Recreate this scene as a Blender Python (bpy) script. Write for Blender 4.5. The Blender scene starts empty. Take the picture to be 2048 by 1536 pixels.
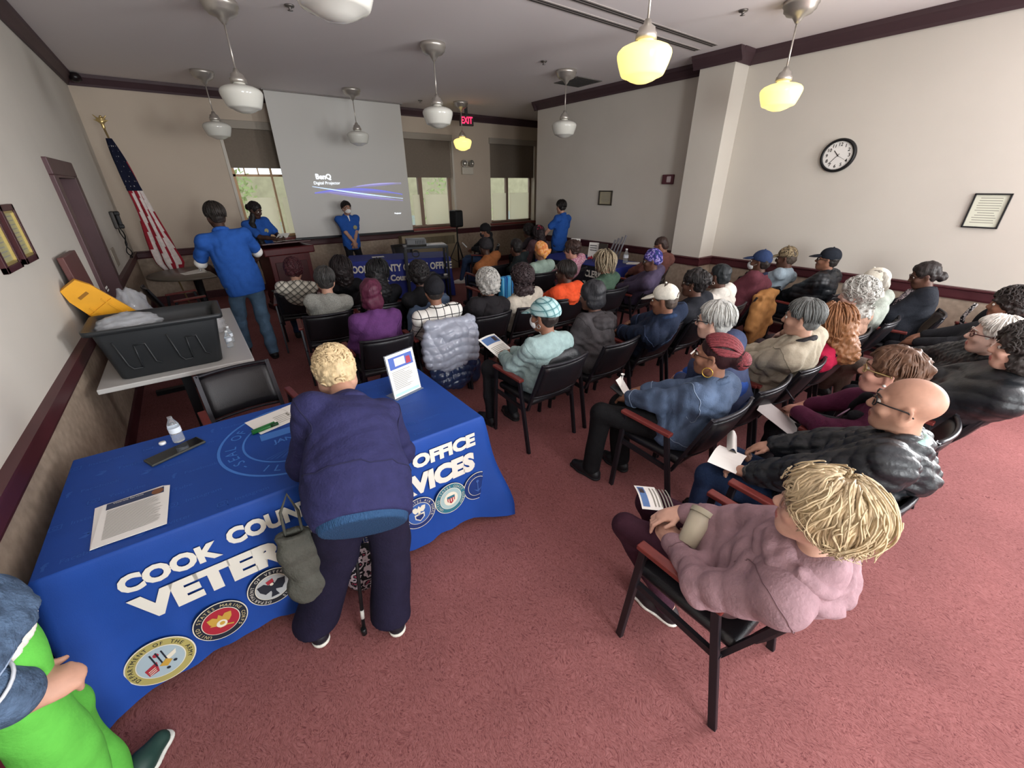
import bpy, bmesh, math, random
import numpy as np
from mathutils import Vector, Matrix
random.seed(7)
S = bpy.context.scene
PI = math.pi
# ------------------------------------------------------------------ camera
H = 1.95
F = 814.49
_p, _y, _r = 0.454062, 0.640522, -0.006594
_f = np.array([math.sin(_y)*math.cos(_p), math.cos(_y)*math.cos(_p), -math.sin(_p)])
_a = np.array([math.cos(_y), -math.sin(_y), 0.0])
_u = np.cross(_a, _f)
_rt = math.cos(_r)*_a + math.sin(_r)*_u
_up = -math.sin(_r)*_a + math.cos(_r)*_u
CAMR = np.array([_rt, _up, _f])
def at(x, y, z=0.0):
    d = CAMR.T @ np.array([(x-1024)/F, -(y-768)/F, 1.0])
    t = (z-H)/d[2]
    return Vector((d[0]*t, d[1]*t, z))
cd = bpy.data.cameras.new('camera'); cam = bpy.data.objects.new('camera', cd); S.collection.objects.link(cam)
cd.sensor_width = 36; cd.lens = F/2048*36; cd.clip_start = 0.02; cd.clip_end = 200
m = Matrix.Identity(4)
for i in range(3):
    m[i][0] = _rt[i]; m[i][1] = _up[i]; m[i][2] = -_f[i]
m[2][3] = H
cam.matrix_world = m
S.camera = cam
# ------------------------------------------------------------------ world, light, exposure
w = bpy.data.worlds.new('world'); S.world = w; w.use_nodes = True
bg = w.node_tree.nodes['Background']
bg.inputs[0].default_value = (0.86, 0.95, 1.0, 1); bg.inputs[1].default_value = 1.15
S.view_settings.view_transform = 'Standard'; S.view_settings.look = 'None'
S.view_settings.gamma = 1.0; S.view_settings.exposure = 0.62
def area(name, loc, rot, sx, sy, power, col):
    d = bpy.data.lights.new(name, 'AREA'); d.shape = 'RECTANGLE'; d.size = sx; d.size_y = sy
    d.energy = power; d.color = col
    o = bpy.data.objects.new(name, d); o.location = loc; o.rotation_euler = rot; S.collection.objects.link(o)
    return o
# daylight through the two windows of the rear wall (behind the camera)
area('window_daylight', (0.9, -3.05, 1.9), (-PI/2-.22, 0, PI), 1.5, 1.9, 150, (0.95, 0.98, 1.0))
area('window_daylight', (4.3, -3.05, 1.9), (-PI/2-.22, 0, PI), 1.5, 1.9, 85, (0.95, 0.98, 1.0))
area('window_daylight', (6.6, -1.5, 1.9), (-PI/2-.22, 0, -PI/2), 1.7, 1.9, 235, (0.97, 0.98, 1.0))  # lamp at an unseen right-wall window, added to brighten the near left wall

# ------------------------------------------------------------------ helpers: materials
def lin(c):
    if isinstance(c, str):
        c = [int(c[i:i+2], 16)/255 for i in (0, 2, 4)]
    return tuple(((v/12.92) if v <= 0.04045 else ((v+0.055)/1.055)**2.4) for v in c) + (1.0,)
MC = {}
def mat(key, col, rough=0.7, metal=0.0, var=0.0, vscale=8.0, bump=0.0, bscale=60.0, emit=None, estr=0.0, spec=0.4, alpha=None, trans=0.0, aniso=None, sheen=0.0, ior=1.45):
    if key in MC: return MC[key]
    M = bpy.data.materials.new(key); M.use_nodes = True
    nt = M.node_tree; b = nt.nodes['Principled BSDF']
    c = lin(col)
    b.inputs['Base Color'].default_value = c
    b.inputs['Roughness'].default_value = rough; b.inputs['Metallic'].default_value = metal
    b.inputs['Specular IOR Level'].default_value = spec
    b.inputs['IOR'].default_value = ior
    if trans: b.inputs['Transmission Weight'].default_value = trans
    if alpha is not None: b.inputs['Alpha'].default_value = alpha
    if sheen: b.inputs['Sheen Weight'].default_value = sheen
    if emit is not None:
        b.inputs['Emission Color'].default_value = lin(emit); b.inputs['Emission Strength'].default_value = estr
    if var or bump:
        tc = nt.nodes.new('ShaderNodeTexCoord')
        mp = nt.nodes.new('ShaderNodeMapping'); nt.links.new(tc.outputs['Object'], mp.inputs[0])
        if aniso: mp.inputs['Scale'].default_value = aniso
    if var:
        n = nt.nodes.new('ShaderNodeTexNoise'); n.inputs['Scale'].default_value = vscale; n.inputs['Detail'].default_value = 5
        nt.links.new(mp.outputs[0], n.inputs['Vector'])
        mx = nt.nodes.new('ShaderNodeMix'); mx.data_type = 'RGBA'
        mx.inputs[6].default_value = tuple(v*(1-var) for v in c[:3])+(1,)
        mx.inputs[7].default_value = tuple(min(1, v*(1+var)) for v in c[:3])+(1,)
        cr = nt.nodes.new('ShaderNodeMapRange'); cr.inputs[1].default_value = 0.3; cr.inputs[2].default_value = 0.7
        nt.links.new(n.outputs[0], cr.inputs[0]); nt.links.new(cr.outputs[0], mx.inputs[0])
        nt.links.new(mx.outputs[2], b.inputs['Base Color'])
    if bump:
        n2 = nt.nodes.new('ShaderNodeTexNoise'); n2.inputs['Scale'].default_value = bscale; n2.inputs['Detail'].default_value = 4
        nt.links.new(mp.outputs[0], n2.inputs['Vector'])
        bp = nt.nodes.new('ShaderNodeBump'); bp.inputs['Strength'].default_value = bump; bp.inputs['Distance'].default_value = 0.01
        nt.links.new(n2.outputs[0], bp.inputs['Height']); nt.links.new(bp.outputs[0], b.inputs['Normal'])
    MC[key] = M
    return M
def cloth(key, col, **k):
    k.setdefault('rough', 0.85); k.setdefault('var', 0.12); k.setdefault('vscale', 25); k.setdefault('bump', 0.35); k.setdefault('bscale', 90); k.setdefault('spec', 0.2)
    return mat(key, col, **k)
def grid_mat(key, base, line, fx, fz, wdt, second=None, ax=('X', 'Z'), rot=0.0):
    """checks: lines every 1/fx, 1/fz metres in object space; second = soft band colour"""
    if key in MC: return MC[key]
    M = bpy.data.materials.new(key); M.use_nodes = True
    nt = M.node_tree; b = nt.nodes['Principled BSDF']; b.inputs['Roughness'].default_value = 0.85
    b.inputs['Specular IOR Level'].default_value = 0.2
    tc = nt.nodes.new('ShaderNodeTexCoord'); mp = nt.nodes.new('ShaderNodeMapping'); nt.links.new(tc.outputs['Object'], mp.inputs[0])
    mp.inputs['Rotation'].default_value = (0, rot, 0)
    sp = nt.nodes.new('ShaderNodeSeparateXYZ'); nt.links.new(mp.outputs[0], sp.inputs[0])
    def line_of(out, f, wd, off=0.0):
        a = nt.nodes.new('ShaderNodeMath'); a.operation = 'MULTIPLY_ADD'; a.inputs[1].default_value = f; a.inputs[2].default_value = off+100
        nt.links.new(out, a.inputs[0])
        fr = nt.nodes.new('ShaderNodeMath'); fr.operation = 'FRACT'; nt.links.new(a.outputs[0], fr.inputs[0])
        lt = nt.nodes.new('ShaderNodeMath'); lt.operation = 'LESS_THAN'; lt.inputs[1].default_value = wd; nt.links.new(fr.outputs[0], lt.inputs[0])
        return lt.outputs[0]
    def mixc(fac, A, B):
        mx = nt.nodes.new('ShaderNodeMix'); mx.data_type = 'RGBA'
        if isinstance(fac, float): mx.inputs[0].default_value = fac
        else: nt.links.new(fac, mx.inputs[0])
        for s, v in ((6, A), (7, B)):
            if isinstance(v, tuple): mx.inputs[s].default_value = v
            else: nt.links.new(v, mx.inputs[s])
        return mx.outputs[2]
    col = lin(base)
    if second:
        s1 = line_of(sp.outputs[ax[0]], fx, 0.5, .25); s2 = line_of(sp.outputs[ax[1]], fz, 0.5, .25)
        ad = nt.nodes.new('ShaderNodeMath'); ad.operation = 'ADD'; nt.links.new(s1, ad.inputs[0]); nt.links.new(s2, ad.inputs[1])
        hf = nt.nodes.new('ShaderNodeMath'); hf.operation = 'MULTIPLY'; hf.inputs[1].default_value = 0.5; nt.links.new(ad.outputs[0], hf.inputs[0])
        col = mixc(hf.outputs[0], col, lin(second))
    l1 = line_of(sp.outputs[ax[0]], fx, wdt); l2 = line_of(sp.outputs[ax[1]], fz, wdt)
    mxx = nt.nodes.new('ShaderNodeMath'); mxx.operation = 'MAXIMUM'; nt.links.new(l1, mxx.inputs[0]); nt.links.new(l2, mxx.inputs[1])
    nt.links.new(mixc(mxx.outputs[0], col, lin(line)), b.inputs['Base Color'])
    MC[key] = M
    return M
def blotch_mat(key, cols, scale=30.0, rough=0.85, vor=False, aniso=None):
    """print made of hard-edged blotches of several colours"""
    if key in MC: return MC[key]
    M = bpy.data.materials.new(key); M.use_nodes = True
    nt = M.node_tree; b = nt.nodes['Principled BSDF']; b.inputs['Roughness'].default_value = rough; b.inputs['Specular IOR Level'].default_value = 0.2
    tc = nt.nodes.new('ShaderNodeTexCoord'); mp = nt.nodes.new('ShaderNodeMapping'); nt.links.new(tc.outputs['Object'], mp.inputs[0])
    if aniso: mp.inputs['Scale'].default_value = aniso
    n = nt.nodes.new('ShaderNodeTexNoise'); n.inputs['Scale'].default_value = scale; n.inputs['Detail'].default_value = 2
    nt.links.new(mp.outputs[0], n.inputs['Vector'])
    r = nt.nodes.new('ShaderNodeValToRGB'); r.color_ramp.interpolation = 'CONSTANT'
    e = r.color_ramp.elements
    for i, c in enumerate(cols):
        p = 0.0 if i == 0 else 0.36+0.28*(i/(len(cols)-1) if len(cols) > 2 else 0.5)
        if i < 2: e[i].position = p; e[i].color = lin(c)
        else:
            q = e.new(p); q.color = lin(c)
    nt.links.new(n.outputs[0], r.inputs[0]); nt.links.new(r.outputs[0], b.inputs['Base Color'])
    MC[key] = M
    return M
# ------------------------------------------------------------------ helpers: objects
def link(o, parent=None):
    S.collection.objects.link(o)
    if parent is not None: o.parent = parent
    return o
def empty(name, label, cat, loc=(0, 0, 0), rz=0.0, group=None):
    o = bpy.data.objects.new(name, None); o.location = loc; o.rotation_euler = (0, 0, rz); o.empty_display_size = 0.1
    link(o); o['label'] = label; o['category'] = cat
    if group: o['group'] = group
    return o
def tag(o, label, cat, group=None):
    o['label'] = label; o['category'] = cat
    if group: o['group'] = group
    return o
def obj(name, bm, ms, parent=None, smooth=False, loc=None, rot=None):
    me = bpy.data.meshes.new(name)
    bmesh.ops.recalc_face_normals(bm, faces=bm.faces)
    bm.to_mesh(me); bm.free()
    for mm in (ms if isinstance(ms, (list, tuple)) else [ms]): me.materials.append(mm)
    if smooth:
        me.polygons.foreach_set('use_smooth', [True]*len(me.polygons))
    o = bpy.data.objects.new(name, me); link(o, parent)
    if loc is not None: o.location = loc
    if rot is not None: o.rotation_euler = rot
    return o
def struct(name, bm, ms, smooth=False, parent=None):
    o = obj(name, bm, ms, parent, smooth)
    if parent is None: o['kind'] = 'structure'
    return o
def box(bm, c, s, R=None, bev=0.0, mi=0, seg=2):
    r = bmesh.ops.create_cube(bm, size=1.0)
    vs = r['verts']
    bmesh.ops.scale(bm, vec=s, verts=vs)
    fs = set(f for v in vs for f in v.link_faces)
    if bev:
        es = list(set(e for v in vs for e in v.link_edges))
        rr = bmesh.ops.bevel(bm, geom=es, offset=bev, segments=seg, affect='EDGES', profile=0.5)
        vs = list(set(v for f in rr['faces'] for v in f.verts) | set(v for v in vs if v.is_valid))
        fs = set(f for v in vs for f in v.link_faces)
    M = Matrix.Translation(Vector(c))
    if R is not None: M = M @ (R.to_4x4() if hasattr(R, 'to_4x4') else R)
    bmesh.ops.transform(bm, matrix=M, verts=vs)
    for f in fs: f.material_index = mi
    return bm
def bx(c, s, **k):
    return box(bmesh.new(), c, s, **k)
def b2(lo, hi, bm=None, **k):
    bm = bm or bmesh.new()
    return box(bm, [(a+b)/2 for a, b in zip(lo, hi)], [abs(b-a) for a, b in zip(lo, hi)], **k)
def bar(bm, a, b, wx, wy, mi=0, bev=0.0):
    a, b = Vector(a), Vector(b); d = b-a
    q = d.to_track_quat('Z', 'Y')
    return box(bm, (a+b)/2, (wx, wy, d.length), R=q.to_matrix(), bev=bev, mi=mi)
def tube(bm, pts, r, n=8, mi=0, closed=False, cap=True):
    pts = [Vector(p) for p in pts]
    N = len(pts); rings = []
    up = Vector((0, 0, 1)); prev = None
    for i, p in enumerate(pts):
        a = pts[i-1] if (i > 0 or closed) else p
        b = pts[(i+1) % N] if (i < N-1 or closed) else p
        t = (b-a)
        if t.length < 1e-9: t = Vector((0, 0, 1))
        t.normalize()
        if prev is None:
            x = t.cross(up)
            if x.length < 0.05: x = t.cross(Vector((0, 1, 0)))
        else:
            x = prev - t*prev.dot(t)
            if x.length < 1e-6: x = t.cross(up)
        x.normalize(); prev = x
        y = t.cross(x)
        rr = r[i] if isinstance(r, (list, tuple)) else r
        rings.append([bm.verts.new(p + (x*math.cos(2*PI*k/n)+y*math.sin(2*PI*k/n))*rr) for k in range(n)])
    M = N if closed else N-1
    for i in range(M):
        A, B = rings[i], rings[(i+1) % N]
        for k in range(n):
            f = bm.faces.new((A[k], A[(k+1) % n], B[(k+1) % n], B[k])); f.material_index = mi; f.smooth = True
    if cap and not closed:
        for q in (rings[0][::-1], rings[-1]):
            f = bm.faces.new(q); f.material_index = mi
    return bm
def lathe(bm, prof, n=32, c=(0, 0, 0), mi=0, R=None):
    rings = []
    c = Vector(c)
    for r, z in prof:
        if r < 1e-6:
            p = Vector((0, 0, z)); p = (R @ p) if R else p
            rings.append([bm.verts.new(c+p)])
        else:
            ring = []
            for k in range(n):
                p = Vector((r*math.cos(2*PI*k/n), r*math.sin(2*PI*k/n), z)); p = (R @ p) if R else p
                ring.append(bm.verts.new(c+p))
            rings.append(ring)
    for A, B in zip(rings, rings[1:]):
        for k in range(n):
            if len(A) == 1 and len(B) == 1: continue
            if len(A) == 1: vs = (A[0], B[k], B[(k+1) % n])
            elif len(B) == 1: vs = (A[k], A[(k+1) % n], B[0])
            else: vs = (A[k], A[(k+1) % n], B[(k+1) % n], B[k])
            f = bm.faces.new(vs); f.material_index = mi; f.smooth = True
    return bm
def quad(bm, pts, mi=0):
    f = bm.faces.new([bm.verts.new(p) for p in pts]); f.material_index = mi
    return bm
def prism(bm, poly, z0, z1, mi=0, R=None):
    """extrude a 2-D outline from z0 to z1"""
    A = [Vector((x, y, z0)) for x, y in poly]; B = [Vector((x, y, z1)) for x, y in poly]
    if R is not None: A = [R @ p for p in A]; B = [R @ p for p in B]
    A = [bm.verts.new(p) for p in A]; B = [bm.verts.new(p) for p in B]
    n = len(poly)
    for i in range(n):
        bm.faces.new((A[i], A[(i+1) % n], B[(i+1) % n], B[i])).material_index = mi
    bm.faces.new(A[::-1]).material_index = mi; bm.faces.new(B).material_index = mi
    return bm
def text_bm(bm, s, size, M, bold=0.0, depth=0.0, mi=0, align='CENTER', sx=1.0, arc=None, space=1.0):
    """letters as flat/extruded mesh in the XY plane, placed by matrix M; arc=(radius, centre angle deg, sign)"""
    def one(ch):
        cu = bpy.data.curves.new('tmp_text', 'FONT'); cu.body = ch; cu.size = size; cu.align_x = align; cu.align_y = 'CENTER'
        cu.offset = bold; cu.extrude = depth; cu.resolution_u = 3; cu.space_character = space
        o = bpy.data.objects.new('tmp_text', cu); S.collection.objects.link(o)
        bpy.context.view_layer.update()
        me = bpy.data.meshes.new_from_object(o)
        bpy.data.objects.remove(o); bpy.data.curves.remove(cu)
        return me
    jobs = []
    if arc is None: jobs = [(s, Matrix.Identity(4))]
    else:
        R, a0, sg = arc; step = size*0.78/R
        for i, ch in enumerate(s):
            if ch == ' ': continue
            a = math.radians(a0) - sg*(i-(len(s)-1)/2)*step
            jobs.append((ch, Matrix.Translation((R*math.cos(a), R*math.sin(a), 0)) @ Matrix.Rotation(a-sg*PI/2, 4, 'Z')))
    for ch, T in jobs:
        me = one(ch)
        n0 = len(bm.verts); f0 = len(bm.faces)
        bm.from_mesh(me); bpy.data.meshes.remove(me)
        bm.verts.ensure_lookup_table(); bm.faces.ensure_lookup_table()
        vs = bm.verts[n0:]
        bmesh.ops.transform(bm, matrix=M @ T @ Matrix.Diagonal((sx, 1, 1, 1)), verts=vs)
        for f in bm.faces[f0:]: f.material_index = mi
    return bm
def copy_tree(o, parent=None):
    c = o.copy(); S.collection.objects.link(c)
    if parent is not None: c.parent = parent
    for ch in list(o.children): copy_tree(ch, c)
    return c
# ------------------------------------------------------------------ helpers: smooth solid shapes (distance fields)
class SDF:
    def __init__(s, vox): s.p = []; s.vox = vox
    def cone(s, a, b, ra, rb=None, k=.03, op=1):
        s.p.append(('c', np.array(a, float), np.array(b, float), ra, ra if rb is None else rb, k, op)); return s
    def ell(s, c, r, R=None, k=.03, op=1):
        r = np.array(r if hasattr(r, '__len__') else (r, r, r), float)
        s.p.append(('e', np.array(c, float), r, None if R is None else np.array(R), k, op)); return s
    def mesh(s, noise=None, quilt=None, cut=None):
        lo = np.full(3, 1e9); hi = -lo
        for q in s.p:
            if q[-1] < 0: continue
            if q[0] == 'c':
                r = max(q[3], q[4]); lo = np.minimum(lo, np.minimum(q[1], q[2])-r); hi = np.maximum(hi, np.maximum(q[1], q[2])+r)
            else:
                r = q[2].max() if q[3] is not None else q[2]
                lo = np.minimum(lo, q[1]-r); hi = np.maximum(hi, q[1]+r)
        v = s.vox; lo -= 3*v+.012; hi += 3*v+.012
        n = np.ceil((hi-lo)/v).astype(int)+1
        D = np.full(n, .25, np.float32)
        ax = [lo[i]+np.arange(n[i])*v for i in range(3)]
        for q in s.p:
            k, op = q[-2], q[-1]
            if q[0] == 'c':
                r = max(q[3], q[4]); a = np.minimum(q[1], q[2])-r; b = np.maximum(q[1], q[2])+r
            else:
                r = q[2].max() if q[3] is not None else q[2]; a = q[1]-r; b = q[1]+r
            mg = k+.02
            i0 = np.clip(((a-mg-lo)/v).astype(int), 0, n); i1 = np.clip(((b+mg-lo)/v).astype(int)+2, 0, n)
            if (i1 <= i0).any(): continue
            sl = tuple(slice(x, y) for x, y in zip(i0, i1))
            X = ax[0][sl[0]][:, None, None].astype(np.float32); Y = ax[1][sl[1]][None, :, None].astype(np.float32); Z = ax[2][sl[2]][None, None, :].astype(np.float32)
            if q[0] == 'c':
                A, B = q[1], q[2]; ba = B-A; L2 = max(float(ba@ba), 1e-9)
                px, py, pz = X-A[0], Y-A[1], Z-A[2]
                t = np.clip((px*ba[0]+py*ba[1]+pz*ba[2])/L2, 0, 1)
                d = np.sqrt((px-t*ba[0])**2+(py-t*ba[1])**2+(pz-t*ba[2])**2) - (q[3]+(q[4]-q[3])*t)
            else:
                px, py, pz = X-q[1][0], Y-q[1][1], Z-q[1][2]
                if q[3] is not None:
                    R = q[3]
                    px, py, pz = (px*R[0, 0]+py*R[1, 0]+pz*R[2, 0], px*R[0, 1]+py*R[1, 1]+pz*R[2, 1], px*R[0, 2]+py*R[1, 2]+pz*R[2, 2])
                r = q[2]
                k0 = np.sqrt((px/r[0])**2+(py/r[1])**2+(pz/r[2])**2); k1 = np.sqrt((px/r[0]**2)**2+(py/r[1]**2)**2+(pz/r[2]**2)**2)
                d = k0*(k0-1)/np.maximum(k1, 1e-6)
            C = D[sl]
            if op > 0:
                h = np.maximum(k-np.abs(C-d), 0)/k
                D[sl] = np.minimum(C, d)-h*h*k*.25
            else:
                d = -d
                h = np.maximum(k-np.abs(C-d), 0)/k
                D[sl] = np.maximum(C, d)+h*h*k*.25
        X, Y, Z = ax[0][:, None, None].astype(np.float32), ax[1][None, :, None].astype(np.float32), ax[2][None, None, :].astype(np.float32)
        if noise:
            for amp, fr, sd in (noise if isinstance(noise, list) else [noise]):
                rs = np.random.RandomState(sd)
                N = 0
                for _ in range(4):
                    d3 = rs.normal(size=3); d3 /= np.linalg.norm(d3); e3 = rs.normal(size=3); e3 /= np.linalg.norm(e3)
                    ph = rs.uniform(0, 6.28, 2)
                    f = fr*rs.uniform(.7, 1.4)
                    if amp < 0: N = N + (.9-2.2*np.abs(np.sin(f*.5*(X*d3[0]+Y*d3[1]+Z*d3[2])+ph[0]+2.2*np.sin(f*.3*(X*e3[0]+Y*e3[1]+Z*e3[2])+ph[1]))))
                    else: N = N + np.sin(f*(X*d3[0]+Y*d3[1]+Z*d3[2])+ph[0]+1.7*np.sin(f*.6*(X*e3[0]+Y*e3[1]+Z*e3[2])+ph[1]))
                D += (abs(amp)*.5*N).astype(np.float32)
        if quilt:
            amp, f, kind = quilt
            if kind == 'd': P = np.abs(np.sin((X+.7*Y+Z)*f)*np.sin((X+.7*Y-Z)*f+.4*np.sin(X*9)))
            elif kind == 'g': P = np.abs(np.sin((X+.5*Y)*f)*np.sin((Z+.25*Y)*f))
            elif kind == 'w':
                wx = .018*np.sin(13*Z+7*X); wz = .02*np.sin(14*X+5*Y)
                P = np.abs(np.sin((X+.5*Y+wx)*f)*np.sin((Z+.25*Y+wz)*f))
            else: P = np.abs(np.sin((Z+.18*X+.12*Y)*f+.5*np.sin((X+Y)*14)))
            D -= (amp*np.sqrt(P)-amp*.5).astype(np.float32)
        if cut:
            for (pt, nn) in cut:      # keep the side where (x-pt).n < 0
                nn = np.array(nn, float); nn /= np.linalg.norm(nn)
                pl = (X-pt[0])*nn[0]+(Y-pt[1])*nn[1]+(Z-pt[2])*nn[2]
                D = np.maximum(D, pl.astype(np.float32))
        D[0] = D[-1] = .1; D[:, 0] = D[:, -1] = .1; D[:, :, 0] = D[:, :, -1] = .1
        return nets(D, lo, v)
def nets(D, lo, v):
    I = D < 0
    c = np.zeros(np.array(D.shape)-1, np.int8)
    for a in (0, 1):
        for b in (0, 1):
            for d in (0, 1):
                c += I[a:I.shape[0]-1+a, b:I.shape[1]-1+b, d:I.shape[2]-1+d]
    act = (c > 0) & (c < 8)
    idx = np.argwhere(act)
    ids = np.full(act.shape, -1, np.int32); ids[act] = np.arange(len(idx))
    P = np.zeros((len(idx), 3)); cnt = np.zeros(len(idx))
    i, j, k = idx.T
    for axis in range(3):
        o1, o2 = [x for x in range(3) if x != axis]
        for u in (0, 1):
            for w_ in (0, 1):
                off = [0, 0, 0]; off[o1] = u; off[o2] = w_
                off2 = list(off); off2[axis] = 1
                d0 = D[i+off[0], j+off[1], k+off[2]]; d1 = D[i+off2[0], j+off2[1], k+off2[2]]
                mm = (d0 < 0) != (d1 < 0)
                t = np.where(mm, d0/np.where(mm, d0-d1, 1), 0)
                pos = np.tile(np.array(off, float), (len(idx), 1)); pos[:, axis] += t
                P += pos*mm[:, None]; cnt += mm
    P = (P/cnt[:, None]+idx)*v+lo
    Fs = []
    for axis in range(3):
        o1, o2 = (axis+1) % 3, (axis+2) % 3
        sA = [slice(None)]*3; sB = [slice(None)]*3
        sA[axis] = slice(0, -1); sB[axis] = slice(1, None)
        s0, s1 = I[tuple(sA)], I[tuple(sB)]
        E = np.argwhere(s0 != s1)
        if not len(E): continue
        fl = s0[E[:, 0], E[:, 1], E[:, 2]]
        def cell(a, b):
            q = E.copy(); q[:, o1] -= a; q[:, o2] -= b
            return ids[q[:, 0], q[:, 1], q[:, 2]]
        Q = np.stack([cell(1, 1), cell(0, 1), cell(0, 0), cell(1, 0)], 1)
        Q[~fl] = Q[~fl][:, ::-1]
        Fs.append(Q)
    Fa = np.concatenate(Fs); Fa = Fa[(Fa >= 0).all(1)]
    # one pass of light smoothing
    nb = np.zeros_like(P); nc = np.zeros(len(P))
    for a, b in ((0, 1), (1, 2), (2, 3), (3, 0)):
        np.add.at(nb, Fa[:, a], P[Fa[:, b]]); np.add.at(nc, Fa[:, a], 1)
    P = P*.5+.5*nb/np.maximum(nc, 1)[:, None]
    return P, Fa
def np_obj(name, V, Fq, ms, parent=None, mi=None):
    me = bpy.data.meshes.new(name)
    nv, nf = len(V), len(Fq)
    me.vertices.add(nv); me.vertices.foreach_set('co', V.astype(np.float32).ravel())
    me.loops.add(nf*4); me.loops.foreach_set('vertex_index', Fq.astype(np.int32).ravel())
    me.polygons.add(nf); me.polygons.foreach_set('loop_start', np.arange(0, nf*4, 4, dtype=np.int32))
    me.polygons.foreach_set('loop_total', np.full(nf, 4, np.int32))
    me.polygons.foreach_set('use_smooth', np.ones(nf, bool))
    for mm in (ms if isinstance(ms, (list, tuple)) else [ms]): me.materials.append(mm)
    if mi is not None: me.polygons.foreach_set('material_index', mi.astype(np.int32))
    me.update(calc_edges=True); me.validate()
    o = bpy.data.objects.new(name, me); link(o, parent)
    return o
def sdf_obj(name, sd, ms, parent=None, **k):
    V, Fq = sd.mesh(**k)
    return np_obj(name, V, Fq, ms, parent)
# ================================================================== ROOM
XL, XR, YB, ZC, YR = -0.85, 6.45, 9.9, 3.48, -2.9
wallm = mat('wall_paint', 'cbc5bb', rough=0.75, var=0.03, vscale=1.5, bump=0.05, bscale=120)
ceilm = mat('ceiling_paint', 'e9e2e2', rough=0.85, bump=0.04, bscale=200)
wains = mat('wainscot_paper', 'a08f7e', rough=0.7, var=0.18, vscale=18, bump=0.06, bscale=50)
maroon = mat('maroon_trim', '4a2328', rough=0.42, var=0.1, vscale=4)
crownm = mat('crown_trim', '463438', rough=0.5, var=0.06, vscale=4)
def carpet():
    M = bpy.data.materials.new('carpet'); M.use_nodes = True; nt = M.node_tree; b = nt.nodes['Principled BSDF']
    b.inputs['Roughness'].default_value = 0.95; b.inputs['Specular IOR Level'].default_value = 0.1
    tc = nt.nodes.new('ShaderNodeTexCoord')
    n0 = nt.nodes.new('ShaderNodeTexNoise'); n0.inputs['Scale'].default_value = 7; n0.inputs['Detail'].default_value = 2
    mp = nt.nodes.new('ShaderNodeVectorMath'); mp.operation = 'MULTIPLY_ADD'; mp.inputs[1].default_value = (.12, .12, 0)
    nt.links.new(tc.outputs['Object'], n0.inputs['Vector']); nt.links.new(n0.outputs['Color'], mp.inputs[0]); nt.links.new(tc.outputs['Object'], mp.inputs[2])
    sc = nt.nodes.new('ShaderNodeMapping'); sc.inputs['Scale'].default_value = (1, .42, 1); sc.inputs['Rotation'].default_value = (0, 0, .6); nt.links.new(mp.outputs[0], sc.inputs[0])
    n1 = nt.nodes.new('ShaderNodeTexNoise'); n1.inputs['Scale'].default_value = 190; n1.inputs['Detail'].default_value = 3; n1.inputs['Distortion'].default_value = 1.2
    nt.links.new(sc.outputs[0], n1.inputs['Vector'])
    r = nt.nodes.new('ShaderNodeValToRGB'); e = r.color_ramp.elements
    e[0].position = .30; e[0].color = lin('613638'); e[1].position = .46; e[1].color = lin('825150')
    q = e.new(.66); q.color = lin('8f5e5d')
    nt.links.new(n1.outputs[0], r.inputs[0])
    n2 = nt.nodes.new('ShaderNodeTexNoise'); n2.inputs['Scale'].default_value = 2.2; n2.inputs['Detail'].default_value = 3; nt.links.new(tc.outputs['Object'], n2.inputs['Vector'])
    mr = nt.nodes.new('ShaderNodeMapRange'); mr.inputs[1].default_value = .3; mr.inputs[2].default_value = .7; mr.inputs[3].default_value = .88; mr.inputs[4].default_value = 1.08; nt.links.new(n2.outputs[0], mr.inputs[0])
    vm = nt.nodes.new('ShaderNodeVectorMath'); vm.operation = 'SCALE'; nt.links.new(r.outputs[0], vm.inputs[0]); nt.links.new(mr.outputs[0], vm.inputs['Scale'])
    nt.links.new(vm.outputs[0], b.inputs['Base Color'])
    bp = nt.nodes.new('ShaderNodeBump'); bp.inputs['Strength'].default_value = .5; bp.inputs['Distance'].default_value = .006; nt.links.new(n1.outputs[0], bp.inputs['Height']); nt.links.new(bp.outputs[0], b.inputs['Normal'])
    return M
struct('floor', b2((-2.7, YR-.2, -.1), (9.4, YB+.3, 0)), carpet())
struct('ceiling', b2((-2.7, YR-.2, ZC), (9.4, YB+.3, ZC+.15)), ceilm)
# left wall with a door opening; its near end stops at an opening to the hall
DY0, DY1, DZ = 5.86, 6.78, 2.06
bm = b2((XL-.2, 1.63, 0), (XL, DY0, ZC)); b2((XL-.2, DY1, 0), (XL, YB+.3, ZC), bm); b2((XL-.2, DY0, DZ), (XL, DY1, ZC), bm)
struct('wall_left', bm, wallm)
struct('wall_left_near', b2((XL-.2, YR, 0), (XL, .45, ZC)), wallm)
bm = b2((-2.7, YR, 0), (-2.6, 1.9, ZC)); b2((-2.6, 1.8, 0), (XL-.2, 1.9, ZC), bm); b2((-2.6, YR-.1, 0), (XL-.2, YR, ZC), bm)
struct('wall_hall', bm, wallm)  # unseen walls beyond the opening, added so no sky leaks in
# right wall in two runs with a pilaster
PX, PY0, PY1 = 6.1, 3.42, 3.9
bm = b2((XR, YR, 0), (XR+.2, -2.4, ZC)); b2((XR, -.6, 0), (XR+.2, 7.7, ZC), bm); b2((XR, -2.4, 0), (XR+.2, -.6, .9), bm); b2((XR, -2.4, 2.9), (XR+.2, -.6, ZC), bm); b2((PX, PY0, 0), (XR, PY1, ZC), bm)  # unseen window gap behind the camera, added to light the left wall
struct('wall_right', bm, wallm)
bm = b2((XR+.2, 7.5, 0), (9.2, 7.7, ZC)); b2((9.2, 7.5, 0), (9.4, YB+.3, ZC), bm)
struct('wall_alcove', bm, wallm)
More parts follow.
